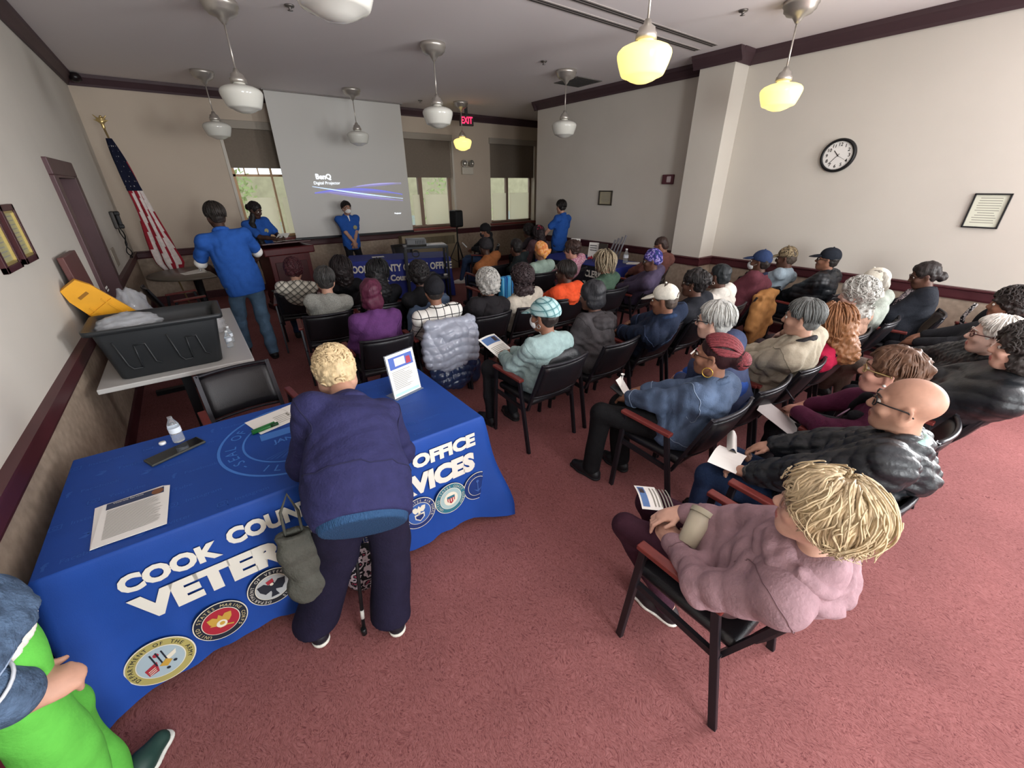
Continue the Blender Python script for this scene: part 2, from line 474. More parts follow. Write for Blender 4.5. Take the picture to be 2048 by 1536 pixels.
# back wall with three window openings
WIN = [(0.95, 2.3), (4.4, 5.6), (6.72, 8.22)]
WZ0, WZ1 = 1.02, 3.0
bm = bmesh.new(); xs = XL-.2
for x0, x1 in WIN:
    b2((xs, YB, 0), (x0, YB+.3, ZC), bm); b2((x0, YB, 0), (x1, YB+.3, WZ0), bm); b2((x0, YB, WZ1), (x1, YB+.3, ZC), bm); xs = x1
b2((xs, YB, 0), (9.4, YB+.3, ZC), bm)
struct('wall_back', bm, mat('wall_paint_lamp_warmed', 'c0b1a0', rough=0.75, var=0.03, vscale=1.5, bump=0.05, bscale=120))  # back wall warmed and darkened: tungsten lamp tone put into its colour
# rear wall behind the camera, two windows
bm = bmesh.new(); xs = XL-.2
for x0, x1 in ((.1, 1.7), (3.5, 5.1)):
    b2((xs, YR-.2, 0), (x0, YR, ZC), bm); b2((x0, YR-.2, 0), (x1, YR, .9), bm); b2((x0, YR-.2, 2.9), (x1, YR, ZC), bm); xs = x1
b2((xs, YR-.2, 0), (XR+.2, YR, ZC), bm)
struct('wall_rear', bm, wallm)
# trim runs: offset profile swept along straight wall runs
def run(name, segs, prof, mt):
    """segs: (x0,y0,x1,y1,nx,ny); prof: closed list (out, z)"""
    bm = bmesh.new()
    for x0, y0, x1, y1, nx, ny in segs:
        A = [bm.verts.new((x0+nx*o, y0+ny*o, z)) for o, z in prof]; B = [bm.verts.new((x1+nx*o, y1+ny*o, z)) for o, z in prof]
        n = len(prof)
        for i in range(n): bm.faces.new((A[i], A[(i+1) % n], B[(i+1) % n], B[i]))
        bm.faces.new(A[::-1]); bm.faces.new(B)
    struct(name, bm, mt)
LW = [(XL, 1.63, XL, YB, 1, 0)]
BW = [(XL, YB, 9.2, YB, 0, -1)]
RW = [(XR, YR, XR, PY0, -1, 0), (XR, PY0, PX, PY0, 0, -1), (PX, PY0-.09, PX, PY1+.09, -1, 0), (XR, PY1, PX, PY1, 0, 1), (XR, PY1, XR, 7.79, -1, 0), (XR-.09, 7.7, 8.9, 7.7, 0, 1)]
crown = [(0, ZC-.145), (.02, ZC-.15), (.03, ZC-.12), (.075, ZC-.06), (.09, ZC-.045), (.1, ZC-.001), (0, ZC-.001)]
run('trim_1', LW, crown, crownm); run('trim_2', BW, crown, crownm); run('trim_3', RW, crown, crownm)
LWs = [(XL, 1.81, XL, 5.7, 1, 0), (XL, 6.94, XL, YB, 1, 0)]
RWs = [(XR, YR, XR, PY0, -1, 0), (XR, PY0, PX, PY0, 0, -1), (PX, PY0-.03, PX, PY1+.03, -1, 0), (XR, PY1, PX, PY1, 0, 1), (XR, PY1, XR, 7.7, -1, 0)]
rail = [(0, .82), (.022, .82), (.028, .84), (.028, .915), (.045, .925), (.045, .94), (0, .945)]
run('trim_4', LWs, rail, maroon); run('trim_5', BW, rail, maroon); run('trim_6', RWs, rail, maroon)
base = [(0, 0), (.02, 0), (.02, .12), (.01, .14), (0, .14)]
run('baseboard_left', LWs, base, maroon); run('baseboard_back', BW, base, maroon); run('baseboard_right', RWs, base, maroon)
wp = [(0, .13), (.006, .13), (.006, .825), (0, .825)]
run('trim_7', LWs, wp, wains); run('trim_8', BW, wp, wains); run('trim_9', RWs, wp, wains)
# casing of the hall opening: maroon boards wrap the wall end
bm = b2((XL, 1.63, 0), (XL+.03, 1.81, 2.2)); b2((XL-.23, 1.6, 0), (XL+.05, 1.632, 2.2), bm); b2((XL, 1.62, 0), (XL+.045, 1.82, .22), bm)
struct('trim_10', bm, mat('maroon_casing', '55222a', rough=.4, var=.2, vscale=9))
bm = bmesh.new()
for i in range(26):
    z = random.uniform(.02, .9); box(bm, (XL+.0495, 1.6005, z), (.004, .004, random.uniform(.004, .03)))
struct('trim_11', bm, mat('bare_chips', 'c8b49a', rough=.9))
# door of the left wall
bm = bmesh.new()
for lo, hi in (((XL-.02, 5.7, 0), (XL+.035, DY0, DZ)), ((XL-.02, DY1, 0), (XL+.035, 6.94, DZ)), ((XL-.02, 5.7, DZ), (XL+.035, 6.94, 2.2))): b2(lo, hi, bm, bev=.008)
struct('door_1', bm, mat('door_casing', '52393c', rough=.45, var=.08, vscale=5))
D1 = bpy.data.objects['door_1']
obj('door_panel', b2((XL-.17, DY0, .01), (XL-.13, DY1, DZ)), mat('door_leaf', '33191c', rough=.5), D1)
bm = b2((XL-.2, DY0, 0), (XL+.03, DY0+.02, DZ)); b2((XL-.2, DY1-.02, 0), (XL+.03, DY1, DZ), bm); b2((XL-.2, DY0, DZ-.02), (XL+.03, DY1, DZ), bm)
obj('jamb', bm, mat('door_casing', '52393c'), D1)
bm = b2((XL+.036, 5.74, 1.03), (XL+.038, 5.86, 1.05)); b2((XL+.036, 5.78, 1.0), (XL+.038, 5.88, 1.015), bm)
obj('door_notice', bm, mat('paper', 'e8e6e0'), D1)
# windows
vin = mat('window_wood', 'c6a183', rough=.5); wht = mat('white_paint', 'c9c2b6', rough=.6); shadem = mat('shade_fabric', '7b7064', rough=.9, var=.05, vscale=30)
glassm = mat('window_glass', 'ffffff', rough=0.02, trans=1.0, ior=1.05, spec=.3)
def sheer():
    M = bpy.data.materials.new('sheer_panel'); M.use_nodes = True; nt = M.node_tree
    o = nt.nodes['Material Output']; nt.nodes.remove(nt.nodes['Principled BSDF'])
    d = nt.nodes.new('ShaderNodeBsdfDiffuse'); d.inputs[0].default_value = lin('f6f1e2')
    t = nt.nodes.new('ShaderNodeBsdfTranslucent'); t.inputs[0].default_value = lin('fbf6e6')
    tr = nt.nodes.new('ShaderNodeBsdfTransparent'); tr.inputs[0].default_value = lin('fbf6e6')
    m1 = nt.nodes.new('ShaderNodeMixShader'); m1.inputs[0].default_value = .65; nt.links.new(d.outputs[0], m1.inputs[1]); nt.links.new(t.outputs[0], m1.inputs[2])
    m2 = nt.nodes.new('ShaderNodeMixShader'); m2.inputs[0].default_value = .25; nt.links.new(m1.outputs[0], m2.inputs[1]); nt.links.new(tr.outputs[0], m2.inputs[2])
    nt.links.new(m2.outputs[0], o.inputs[0]); return M
sheerm = sheer()
redsill = mat('sill_wood', '8a4a44', rough=.35)
mulls = [[(1.62, .03)], [(4.77, .1)], [(7.36, .07)]]
for n, (x0, x1) in enumerate(WIN):
    bm = bmesh.new(); ys, ye = YB+.16, YB+.22
    for lo, hi in (((x0, ys, WZ0), (x0+.06, ye, WZ1)), ((x1-.06, ys, WZ0), (x1, ye, WZ1)), ((x0, ys, WZ0), (x1, ye, WZ0+.06)), ((x0, ys, WZ1-.06), (x1, ye, WZ1)), ((x0, ys, 2.13), (x1, ye, 2.17))): b2(lo, hi, bm)
    for mx, mw in mulls[n]: b2((mx-mw/2, ys-.02, WZ0), (mx+mw/2, ye, WZ1), bm)
    k = 6
    for i in range(1, k):
        xx = x0+(x1-x0)*i/k; b2((xx-.008, ys, 2.15), (xx+.008, ye, 2.34), bm)
    struct('window_%d' % (n+1), bm, mat('window_frame_%s' % ('wood' if n == 0 else 'brown'), 'c9a27a' if n == 0 else '8d7565', rough=.5))
    W = bpy.data.objects['window_%d' % (n+1)]
    obj('pane', b2((x0+.05, YB+.185, WZ0+.05), (x1-.05, YB+.191, WZ1-.05)), glassm, W)
    obj('roller_shade', b2((x0+.01, YB+.04, 2.27 if n == 0 else 2.13), (x1-.01, YB+.045, 2.95)), shadem, W)
    obj('shade_cassette', b2((x0-.03, YB-.03, 2.9), (x1+.03, YB+.06, 3.03), bev=.008), mat('cassette', '9d9488', rough=.6), W)
    bm = b2((x0-.04, YB-.06, WZ0-.06), (x1+.04, YB+.18, WZ0), bev=.01)
    obj('sill', bm, redsill, W)
    # lower inside panels of thin cream cloth
    cuts = [x0+.06]+[m_[0] for m_ in mulls[n]]+[x1-.06]
    for a, b in zip(cuts, cuts[1:]):
        if b-a < .2: continue
        obj('sheer_panel', b2((a+.08, YB+.13, WZ0+.05), (b-.05, YB+.134, 1.76)), sheerm, W)
    if n < 2:
        bm = bmesh.new(); b2((x1, YB-.015, WZ0-.02), (x1+.05, YB, 3.0), bm); b2((x0-.05, YB-.015, WZ0-.02), (x0, YB, 3.0), bm)
        obj('side_casing', bm, wht, W)
# rear windows
for n, (x0, x1) in enumerate(((.1, 1.7), (3.5, 5.1))):
    bm = bmesh.new()
    for lo, hi in (((x0, YR-.12, .9), (x0+.06, YR-.06, 2.9)), ((x1-.06, YR-.12, .9), (x1, YR-.06, 2.9)), ((x0, YR-.12, .9), (x1, YR-.06, .96)), ((x0, YR-.12, 2.84), (x1, YR-.06, 2.9)), ((x0, YR-.12, 1.88), (x1, YR-.06, 1.92))): b2(lo, hi, bm)
    struct('window_%d' % (n+4), bm, wht)
# outdoors
struct('ground', b2((-30, YB+1, -3.3), (40, 60, -3.2)), mat('street', '8d8a80', rough=.9))
bl = empty('building', 'pale brick building across the street seen through the windows', 'building', (3, 24, -3.2))
obj('wall', b2((-16, 0, 0), (24, 6, 5.6)), mat('pale_brick', 'a8a183', rough=.9, var=.12, vscale=3), bl)
bm = bmesh.new()
for i in range(16): b2((-15+i*2.4, -.05, 1.5), (-13.6+i*2.4, .02, 3.6), bm)
bwin = obj('window_row', bm, mat('far_glass', '9aa39a', rough=.2), bl)
rs = random.Random(3)
for i, (tx, ty, th, lab) in enumerate(((1.0, 15, 5.2, 'leafy pale green tree outside the window beside the lectern'), (5.3, 15.5, 5.6, 'leafy pale green tree outside the middle window'), (9.8, 17, 6.2, 'leafy pale green tree outside the window nearest the exit sign'))):
    t = empty('tree', lab, 'tree', (tx, ty, -3.2), group='trees outside the windows')
    bm = tube(bmesh.new(), [(0, 0, 0), (.05, 0, 1.5), (0, .05, 3), (.1, 0, th-.6)], [.18, .14, .1, .04])
    for k in range(7):
        a = rs.uniform(0, 6.28); z = rs.uniform(2, th-1); tube(bm, [(0, 0, z), (math.cos(a)*.7, math.sin(a)*.7, z+.6), (math.cos(a)*1.2, math.sin(a)*1.2, z+1.0)], [.06, .04, .015], n=5)
    obj('trunk', bm, mat('bark', '6b5a48', rough=.9), t)
    bm = bmesh.new()
    for k in range(1100):
        a = rs.uniform(0, 6.28); rr = 1.7*math.sqrt(rs.random()); z = rs.uniform(2.0, th+.4)
        rr *= max(.25, 1-abs(z-th*.65)/th*1.2)
        p = Vector((rr*math.cos(a), rr*math.sin(a), z)); d = Vector((rs.uniform(-1, 1), rs.uniform(-1, 1), rs.uniform(-1, 1))).normalized(); e = d.orthogonal().normalized()
        sz = rs.uniform(.06, .13)
        quad(bm, [p-d*sz, p+e*sz*.5, p+d*sz, p-e*sz*.5])
    obj('foliage', bm, mat('leaf', '93a068', rough=.7), t)
# ================================================================== FIXTURES
black = mat('black_plastic', '141416', rough=.45); steel = mat('brushed_nickel', 'c2bcb4', rough=.34, metal=.75, bump=.05, bscale=300, aniso=(1, 1, .05)); white = mat('white_plain', 'e9e7e2', rough=.5)
paperm = mat('paper', 'e8e6e0')
opal = mat('opal_glass', 'd9d8cf', rough=.12, spec=.6)
litg = mat('lit_opal_glass', 'e8d9a0', rough=.15, emit='ffe283', estr=.8)
GL = [(.052, .095), (.056, .075), (.075, .068), (.125, .057), (.165, .04), (.185, .02), (.19, .002), (.187, -.018), (.174, -.06), (.153, -.112), (.146, -.122), (.136, -.127), (.118, -.132), (.085, -.15), (.045, -.164), (0, -.168)]
def pendant(x, y, lit, label):
    e = empty('pendant_lamp', label, 'ceiling lamp', (x, y, ZC), group='schoolhouse pendant lamps')
    bm = lathe(bmesh.new(), [(0, 0), (.15, 0), (.152, -.035), (.14, -.045), (.135, -.075), (.115, -.09), (.11, -.1), (.055, -.118), (.03, -.15), (.016, -.17), (0, -.17)], 40)
    obj('canopy', bm, steel, e)
    obj('rod', tube(bmesh.new(), [(0, 0, -.16), (0, 0, -.54)], .008, 10), steel, e)
    bm = lathe(bmesh.new(), [(0, -.5), (.02, -.5), (.03, -.53), (.055, -.545), (.06, -.57), (.072, -.58), (.074, -.615), (0, -.62)], 32)
    obj('fitter', bm, steel, e)
    bm = lathe(bmesh.new(), [(r, z-.7) for r, z in GL], 48)
    g = obj('globe', bm, litg if lit else opal, e)
    return e
col = [.79, 2.95, 5.15]; rowy = [2.35, 5.5, 8.6]
nm = {(0, 0): 'unlit white glass pendant lamp cut off by the top edge, nearest the camera', (1, 0): 'lit yellow glass pendant lamp in the upper middle, its canopy out of frame', (2, 0): 'lit yellow glass pendant lamp nearest the wall clock',
      (0, 1): 'unlit white glass pendant lamp hanging large in front of the screen corner', (1, 1): 'unlit white glass pendant lamp with a big nickel canopy near the exit sign', (2, 1): 'unlit white glass pendant lamp beside the ceiling air vent and right wall',
      (0, 2): 'unlit white glass pendant lamp nearest the flag, above the man in blue', (1, 2): 'unlit white glass pendant lamp hanging in front of the projection screen', (2, 2): 'small lit yellow pendant lamp at the back beside the exit sign'}
for i, x in enumerate(col):
    for j, y in enumerate(rowy):
        pendant(x, y, (i, j) in ((1, 0), (2, 0), (2, 2)), nm[(i, j)])
# projection screen
e = empty('projection_screen', 'large white pull-down projection screen showing blue light streaks', 'projection screen', (2.95, 9.45, 0))
obj('screen_sheet', b2((-1.25, -.003, 1.03), (1.25, .003, ZC-.015)), mat('screen_cloth', 'cfcdc8', rough=.9), e)
obj('weight_bar', b2((-1.27, -.02, .985), (1.27, .02, 1.03), bev=.008), black, e)
obj('ceiling_slot', b2((-1.29, -.05, ZC-.02), (1.29, .05, ZC+.005)), mat('slot_trim', '8a8480', rough=.6), e)
def streak(bm, f, x0, x1, t0, t1, n=40, y=-.005):
    pr = None
    for i in range(n+1):
        u = i/n; x = x0+(x1-x0)*u; zc = f(u); h = t0+(t1-t0)*math.sin(PI*min(1, u*1.1))
        a = bm.verts.new((x, y, zc-h)); b = bm.verts.new((x, y, zc+h))
        if pr: bm.faces.new((pr[0], a, b, pr[1]))
        pr = (a, b)
    return bm
def glow(k, c, s): return mat(k, c, rough=.9, emit=c, estr=s)
X0, X1 = -.76, 1.09
im = obj('projected_picture', streak(bmesh.new(), lambda u: 1.95-.30*u+.05*u*u, X0, X1, .004, .012, y=-.0056), glow('beam_white', 'c4dcff', .62), e)
for nm_, fu, xa, t0, t1, yy, cc, ss in (('light_streak', lambda u: 1.835+.2*u*(1-u)*1.6-.05*u, X0+.02, .006, .02, -.0052, '7f82e0', .4), ('light_streak', lambda u: 1.83+.17*u*(1-u)*1.6-.05*u, X0+.02, .012, .045, -.0044, '8f8dc6', .3), ('light_streak', lambda u: 1.95+.06*u*(2-u), .1, .003, .012, -.005, 'b3aee6', .42), ('light_streak', lambda u: 1.93+.06*u*(2-u), .0, .004, .026, -.0043, '9d98c8', .3),
        ('light_streak', lambda u: 1.86-.2*u, -.5, .003, .018, -.0048, 'a49fd8', .34), ('light_streak', lambda u: 1.86-.26*u+.05*u*u, -.6, .004, .03, -.0046, '9c94c4', .28)):
    obj(nm_, streak(bmesh.new(), fu, xa, X1, t0, t1, y=yy), glow('beam_'+cc, cc, ss), im)
RX = Matrix.Rotation(PI/2, 4, 'X')
bm = text_bm(bmesh.new(), 'BenQ', .125, Matrix.Translation((-.52, -.006, 2.12)) @ RX, bold=.004)
text_bm(bm, 'Digital Projector', .075, Matrix.Translation((-.47, -.006, 2.01)) @ RX)
text_bm(bm, 'Projector', .04, Matrix.Translation((.93, -.006, 1.4)) @ RX, bold=.001)
obj('projected_lettering', bm, glow('beam_text', 'eef6ff', .8), im)
# ceiling: two linear slots, square vent, sprinklers
for y0, nmx, lab in ((3.79, 'linear_diffuser', 'long slotted ceiling air diffuser, the farther of the two parallel strips'), (3.56, 'linear_diffuser', 'long slotted ceiling air diffuser, the nearer of the two parallel strips')):
    e = empty(nmx, lab, 'air diffuser', (4.45, y0, ZC), group='ceiling slot diffusers')
    obj('frame', b2((-1.4, -.045, -.006), (1.35, .045, .002)), mat('diffuser_frame', '9e9692', rough=.6), e)
    bm = bmesh.new()
    for dy in (-.02, .018): b2((-1.38, dy-.007, -.0085), (1.33, dy+.007, -.0055), bm)
    obj('slot', bm, mat('slot_dark', '2a2625', rough=.8), e)
e = empty('ceiling_vent', 'square dark ceiling vent beside the rear right pendant lamp', 'air vent', (5.82, 5.93, ZC))
obj('frame', b2((-.28, -.28, -.01), (.28, .28, .002)), mat('vent_frame', '6e6a66', rough=.6), e)
bm = bmesh.new()
for i in range(9): box(bm, (0, -.22+i*.055, -.014), (.48, .03, .003), R=Matrix.Rotation(.4, 3, 'X'))
obj('louver', bm, mat('vent_slat', '4e4c4a', rough=.6), e)
for (x, y), lab in (((4.94, 2.79), 'ceiling sprinkler head between the two lit front lamps'), ((4.54, 5.31), 'ceiling sprinkler head near the middle of the ceiling'), ((1.33, 5.24), 'ceiling sprinkler head at the top left of the picture'), ((4.4, 8.9), 'small ceiling sprinkler head at the back above the middle window')):
    bm = lathe(bmesh.new(), [(0, 0), (.045, 0), (.04, -.012), (.015, -.015), (.012, -.035), (.025, -.04), (0, -.042)], 16)
    o = obj('sprinkler', bm, mat('sprinkler_metal', '7d7874', rough=.4, metal=.8)); o.location = (x, y, ZC); tag(o, lab, 'sprinkler', 'ceiling sprinklers')
# exit sign
e = empty('exit_sign', 'black exit sign with glowing red EXIT letters at the ceiling', 'exit sign', (5.36, 8.75, 3.19), rz=-.25)
obj('housing', b2((-.15, -.03, -.1), (.15, .03, .1), bev=.006), mat('exit_black', '2a1216', rough=.4), e)
obj('bracket', b2((-.03, -.02, .09), (.03, .02, .29)), black, e)
obj('lettering', text_bm(bmesh.new(), 'EXIT', .17, Matrix.Translation((0, -.0325, -.005)) @ RX, bold=.004, sx=.72), mat('exit_red', 'ff2a5a', emit='ff2a55', estr=1.6), e)
# emergency light
e = empty('emergency_light', 'white two-headed emergency light on the wall between the back windows', 'emergency light', (6.0, YB, 2.3))
obj('battery_box', b2((-.16, -.08, -.1), (.16, 0, .06), bev=.012), mat('cream_plastic', 'c9c1b2', rough=.5), e)
for sx in (-.085, .085):
    R = Matrix.Rotation(PI/2, 3, 'X') @ Matrix.Rotation(.3*sx/.085, 3, 'Y')
    bm = lathe(bmesh.new(), [(0, -.05), (.05, -.05), (.075, .03), (.078, .06), (.07, .062), (.05, .03), (0, .02)], 24, c=(sx, -.06, .14), R=R)
    obj('lamp_head', bm, mat('lamp_chrome', 'bdb8ae', rough=.2, metal=.7), e)
# radiator cover below the middle window
e = empty('radiator_cover', 'beige metal radiator cover with grille below the middle window', 'radiator', (4.75, 9.78, 0))
obj('casing', b2((-.75, -.1, 0), (.75, .1, .88), bev=.01), mat('beige_metal', '94876e', rough=.5), e)
bm = bmesh.new()
for i in range(34): b2((-.68+i*.04, -.106, .62), (-.655+i*.04, -.099, .82), bm)
obj('grille', bm, mat('grille_dark', '5d533f', rough=.6), e)
# clock on the right wall
def wallR(name, lab, cat, y, z): return empty(name, lab, cat, (XR, y, z), rz=PI/2)   # local +X runs along world +Y ... seen from the room
e = empty('wall_clock', 'round black-rimmed white wall clock on the right wall', 'clock', (XR, 2.11, 2.245), rz=-PI/2)
RF = Matrix.Rotation(PI/2, 4, 'X')
def disc(bm, r, y, n=64, mi=0, c=(0, 0)):
    f = bm.faces.new([bm.verts.new((c[0]+r*math.cos(2*PI*k/n), y, c[1]+r*math.sin(2*PI*k/n))) for k in range(n)]); f.material_index = mi
    return bm
bm = lathe(bmesh.new(), [(.148, -.03), (.15, -.042), (.168, -.045), (.178, -.03), (.178, 0), (0, 0)], 64, R=Matrix.Rotation(-PI/2, 3, 'X') @ Matrix.Scale(-1, 3, (0, 0, 1)))
for v in bm.verts: v.co.y = -abs(v.co.y)
obj('rim', bm, black, e, smooth=True)
obj('dial', disc(bmesh.new(), .15, -.026), white, e)
bm = bmesh.new()
for h in range(1, 13):
    a = PI/2-h*PI/6
    text_bm(bm, str(h), .048, Matrix.Translation((.113*math.cos(a), -.028, .113*math.sin(a))) @ RF, bold=.001)
for k in range(60):
    a = k*PI/30; box(bm, (.143*math.cos(a), -.0275, .143*math.sin(a)), (.008, .001, .002), R=Matrix.Rotation(-a, 3, 'Y'))
obj('numerals', bm, black, e)
for ang, L, wd, y in ((90-(10.6)*30, .07, .007, -.0295), (90-36.5*6, .115, .005, -.031)):
    a = math.radians(ang); bm = bmesh.new(); box(bm, (L*.4*math.cos(a), y, L*.4*math.sin(a)), (L*1.2, .0015, wd), R=Matrix.Rotation(-a, 3, 'Y'))
    obj('hand', bm, black, e)
a = math.radians(90-20*6); bm = bmesh.new(); box(bm, (.04*math.cos(a), -.0325, .04*math.sin(a)), (.11, .001, .002), R=Matrix.Rotation(-a, 3, 'Y')); obj('second_hand', bm, black, e)
# framed papers
def frame(lab, loc, rz, wd, hg, fw, fcol, pcol, lines=9, gold=False, tilt=0):
    e = empty('picture_frame', lab, 'framed notice', loc, rz=rz)
    bm = bmesh.new()
    b2((-wd/2, -.025, -hg/2), (-wd/2+fw, 0, hg/2), bm, bev=.003); b2((wd/2-fw, -.025, -hg/2), (wd/2, 0, hg/2), bm, bev=.003)
    b2((-wd/2, -.025, hg/2-fw), (wd/2, 0, hg/2), bm, bev=.003); b2((-wd/2, -.025, -hg/2), (wd/2, 0, -hg/2+fw), bm, bev=.003)
    obj('frame', bm, mat('frame_'+fcol, fcol, rough=.4), e)
    if gold:
        bm = bmesh.new(); q = fw; g = .012
        for lo, hi in (((-wd/2+q, -.02, -hg/2+q), (-wd/2+q+g, -.002, hg/2-q)), ((wd/2-q-g, -.02, -hg/2+q), (wd/2-q, -.002, hg/2-q)), ((-wd/2+q, -.02, hg/2-q-g), (wd/2-q, -.002, hg/2-q)), ((-wd/2+q, -.02, -hg/2+q), (wd/2-q, -.002, -hg/2+q+g))): b2(lo, hi, bm)
        obj('gold_edge', bm, mat('gold_edge', 'b9a464', rough=.35, metal=.6), e)
    obj('document', b2((-wd/2+fw, -.008, -hg/2+fw), (wd/2-fw, -.001, hg/2-fw)), mat('doc_'+pcol, pcol, rough=.5), e)
    bm = bmesh.new(); rr = random.Random(5)
    for i in range(lines):
        z = hg/2-fw-(i+1.3)*(hg-2*fw)/(lines+2); L = (wd/2-fw)*rr.uniform(.5, .75)
        b2((-L, -.0085, z-.003), (L, -.0079, z+.003), bm)
    obj('printed_lines', bm, mat('ink_grey', '8b8a80', rough=.8), e)
    return e
frame('black framed certificate on the right wall below and right of the clock', (XR, .69, 1.69), -PI/2, .26, .32, .014, '1c1c1e', 'd5d6c4', 11)
frame('small dark framed certificate on the far right wall beside the man in blue', (XR, 5.67, 1.725), -PI/2, .32, .25, .02, '3a342c', 'a89f86', 7)
frame('wide maroon frame with gold edge on the left wall, farther of the pair', (XL, 3.93, 1.7), PI/2, .28, .33, .035, '3d1519', '9f9a72', 9, True)
frame('wide maroon frame with gold edge cut by the left picture edge', (XL, 3.55, 1.7), PI/2, .3, .33, .035, '3d1519', '9f9a72', 9, True)
e = empty('fire_strobe', 'small dark red fire alarm strobe on the right wall left of the pilaster', 'fire alarm', (XR, 4.37, 2.02), rz=-PI/2)
obj('housing', b2((-.1, -.05, -.07), (.1, 0, .07), bev=.01), mat('alarm_red', '5a3138', rough=.45), e)
obj('strobe_lens', b2((-.005, -.07, -.045), (.07, -.045, .045), bev=.012), mat('strobe_clear', 'b9a8a8', rough=.15), e)
# intercom phone and blank plate on the left wall
e = empty('wall_phone', 'dark wall telephone with a hanging cord beside the flag', 'telephone', (XL, 8.75, 1.52), rz=PI/2)
obj('base', b2((-.09, -.05, -.12), (.09, 0, .12), bev=.015), mat('phone_dark', '3a3633', rough=.4), e)
bm = b2((-.03, -.1, -.11), (.03, -.05, .11), bev=.015); b2((-.035, -.11, .06), (.035, -.04, .12), bm, bev=.015); b2((-.035, -.11, -.12), (.035, -.04, -.06), bm, bev=.015)
obj('handset', bm, black, e)
obj('cord', tube(bmesh.new(), [(.0+.12*math.sin(t*PI/12), -.05-.02*math.sin(t), -.12-.42*math.sin(t*PI/24)) for t in range(25)], .008, 6), black, e)
o = obj('wall_plate', b2((-.15, -.012, -.11), (.15, 0, .11), bev=.01), mat('plate', 'a39a8c', rough=.5)); o.location = (XL, 7.5, 1.14); o.rotation_euler = (0, 0, PI/2)
tag(o, 'blank rectangular outlet cover on the left wall beyond the door', 'wall plate')
o = obj('motion_sensor', lathe(bmesh.new(), [(0, .05), (.05, .05), (.07, .02), (.07, -.03), (.03, -.06), (0, -.065)], 20), mat('sensor', '1c1517', rough=.3)); o.location = (XL+.13, YB-.15, ZC-.06)
tag(o, 'small black dome sensor in the far left ceiling corner', 'sensor')
# flag
e = empty('flag', 'furled national flag on a pole with eagle finial in the left corner', 'flag', (-.3, 9.0, 0))
top = Vector((-.27, .1, 2.72))
obj('pole', tube(bmesh.new(), [(0, 0, .05), top], .013, 10), mat('pole_gold', 'a58f66', rough=.35, metal=.5), e)
bm = lathe(bmesh.new(), [(0, 0), (.17, 0), (.17, .03), (.05, .06), (.03, .12), (0, .12)], 24); obj('stand', bm, mat('brass', '7c6a48', rough=.4, metal=.6), e)
sd = SDF(.006); c = top
sd.ell(c+Vector((0, 0, .02)), (.02, .02, .03)); sd.ell(c+Vector((0, 0, .09)), (.022, .03, .05)); sd.ell(c+Vector((.01, -.02, .15)), (.016, .02, .018))
for sx in (-1, 1): sd.cone(c+Vector((sx*.015, 0, .1)), c+Vector((sx*.07, 0, .17)), .014, .006).cone(c+Vector((sx*.02, 0, .09)), c+Vector((sx*.08, 0, .11)), .012, .005)
sdf_obj('finial', sd, mat('brass_bright', 'c9b078', rough=.3, metal=.7), e)
bm = bmesh.new(); N = 60; K = 40; rows = []
rr = random.Random(2)
for i in range(N+1):
    u = i/N; z = 2.6-1.98*u; cx = -.27+.27*(2.72-z)/2.72*.92; wd = .028+.125*min(1, u*1.15)**.9+.012*math.sin(u*9)
    if u > .9: wd *= 1-(u-.9)*5
    row = []
    for k in range(K):
        a = 2*PI*k/K; rad = wd*(1+.22*math.sin(5*a+u*4)+.1*math.sin(9*a-u*7))
        row.append(bm.verts.new((cx+.03*u+rad*math.cos(a), .05+rad*.55*math.sin(a), z)))
    rows.append(row)
for i in range(N):
    for k in range(K):
        f = bm.faces.new((rows[i][k], rows[i][(k+1) % K], rows[i+1][(k+1) % K], rows[i+1][k])); f.smooth = True
        u = i/N; ang = (k+i*.12)
        f.material_index = 2 if (u < .34-.2*(k in range(0, 11))) else int(ang/2.6) % 2
fl = obj('flag_cloth', bm, [cloth('flag_red', '8f2430', bump=.1), cloth('flag_white', 'cfc4bf', bump=.1), cloth('flag_navy', '15182c', bump=.1)], e)
bm = bmesh.new()
for i in range(3, 20, 2):
    for k in range(21 + (i % 4), 40, 4):
        a = 2*PI*k/K; u = i/N; z = 2.6-1.98*u; wd = .028+.125*min(1, u*1.15)**.9
        cx = -.27+.27*(2.72-z)/2.72*.92+.03*u; rad = wd*(1+.22*math.sin(5*a+u*4)+.1*math.sin(9*a-u*7))+.004
        nrm = Vector((math.cos(a), .55*math.sin(a)*1.6, .1)).normalized(); p = Vector((cx+rad*math.cos(a), .05+rad*.55*math.sin(a), z))
        q = nrm.to_track_quat('Z', 'Y').to_matrix()
        vs = [bm.verts.new(p+q @ Vector(((.013 if s % 2 == 0 else .005)*math.cos(s*PI/5), (.013 if s % 2 == 0 else .005)*math.sin(s*PI/5), 0))) for s in range(10)]
        bm.faces.new(vs)
obj('stars', bm, mat('star_white', 'd8d4d0'), fl)
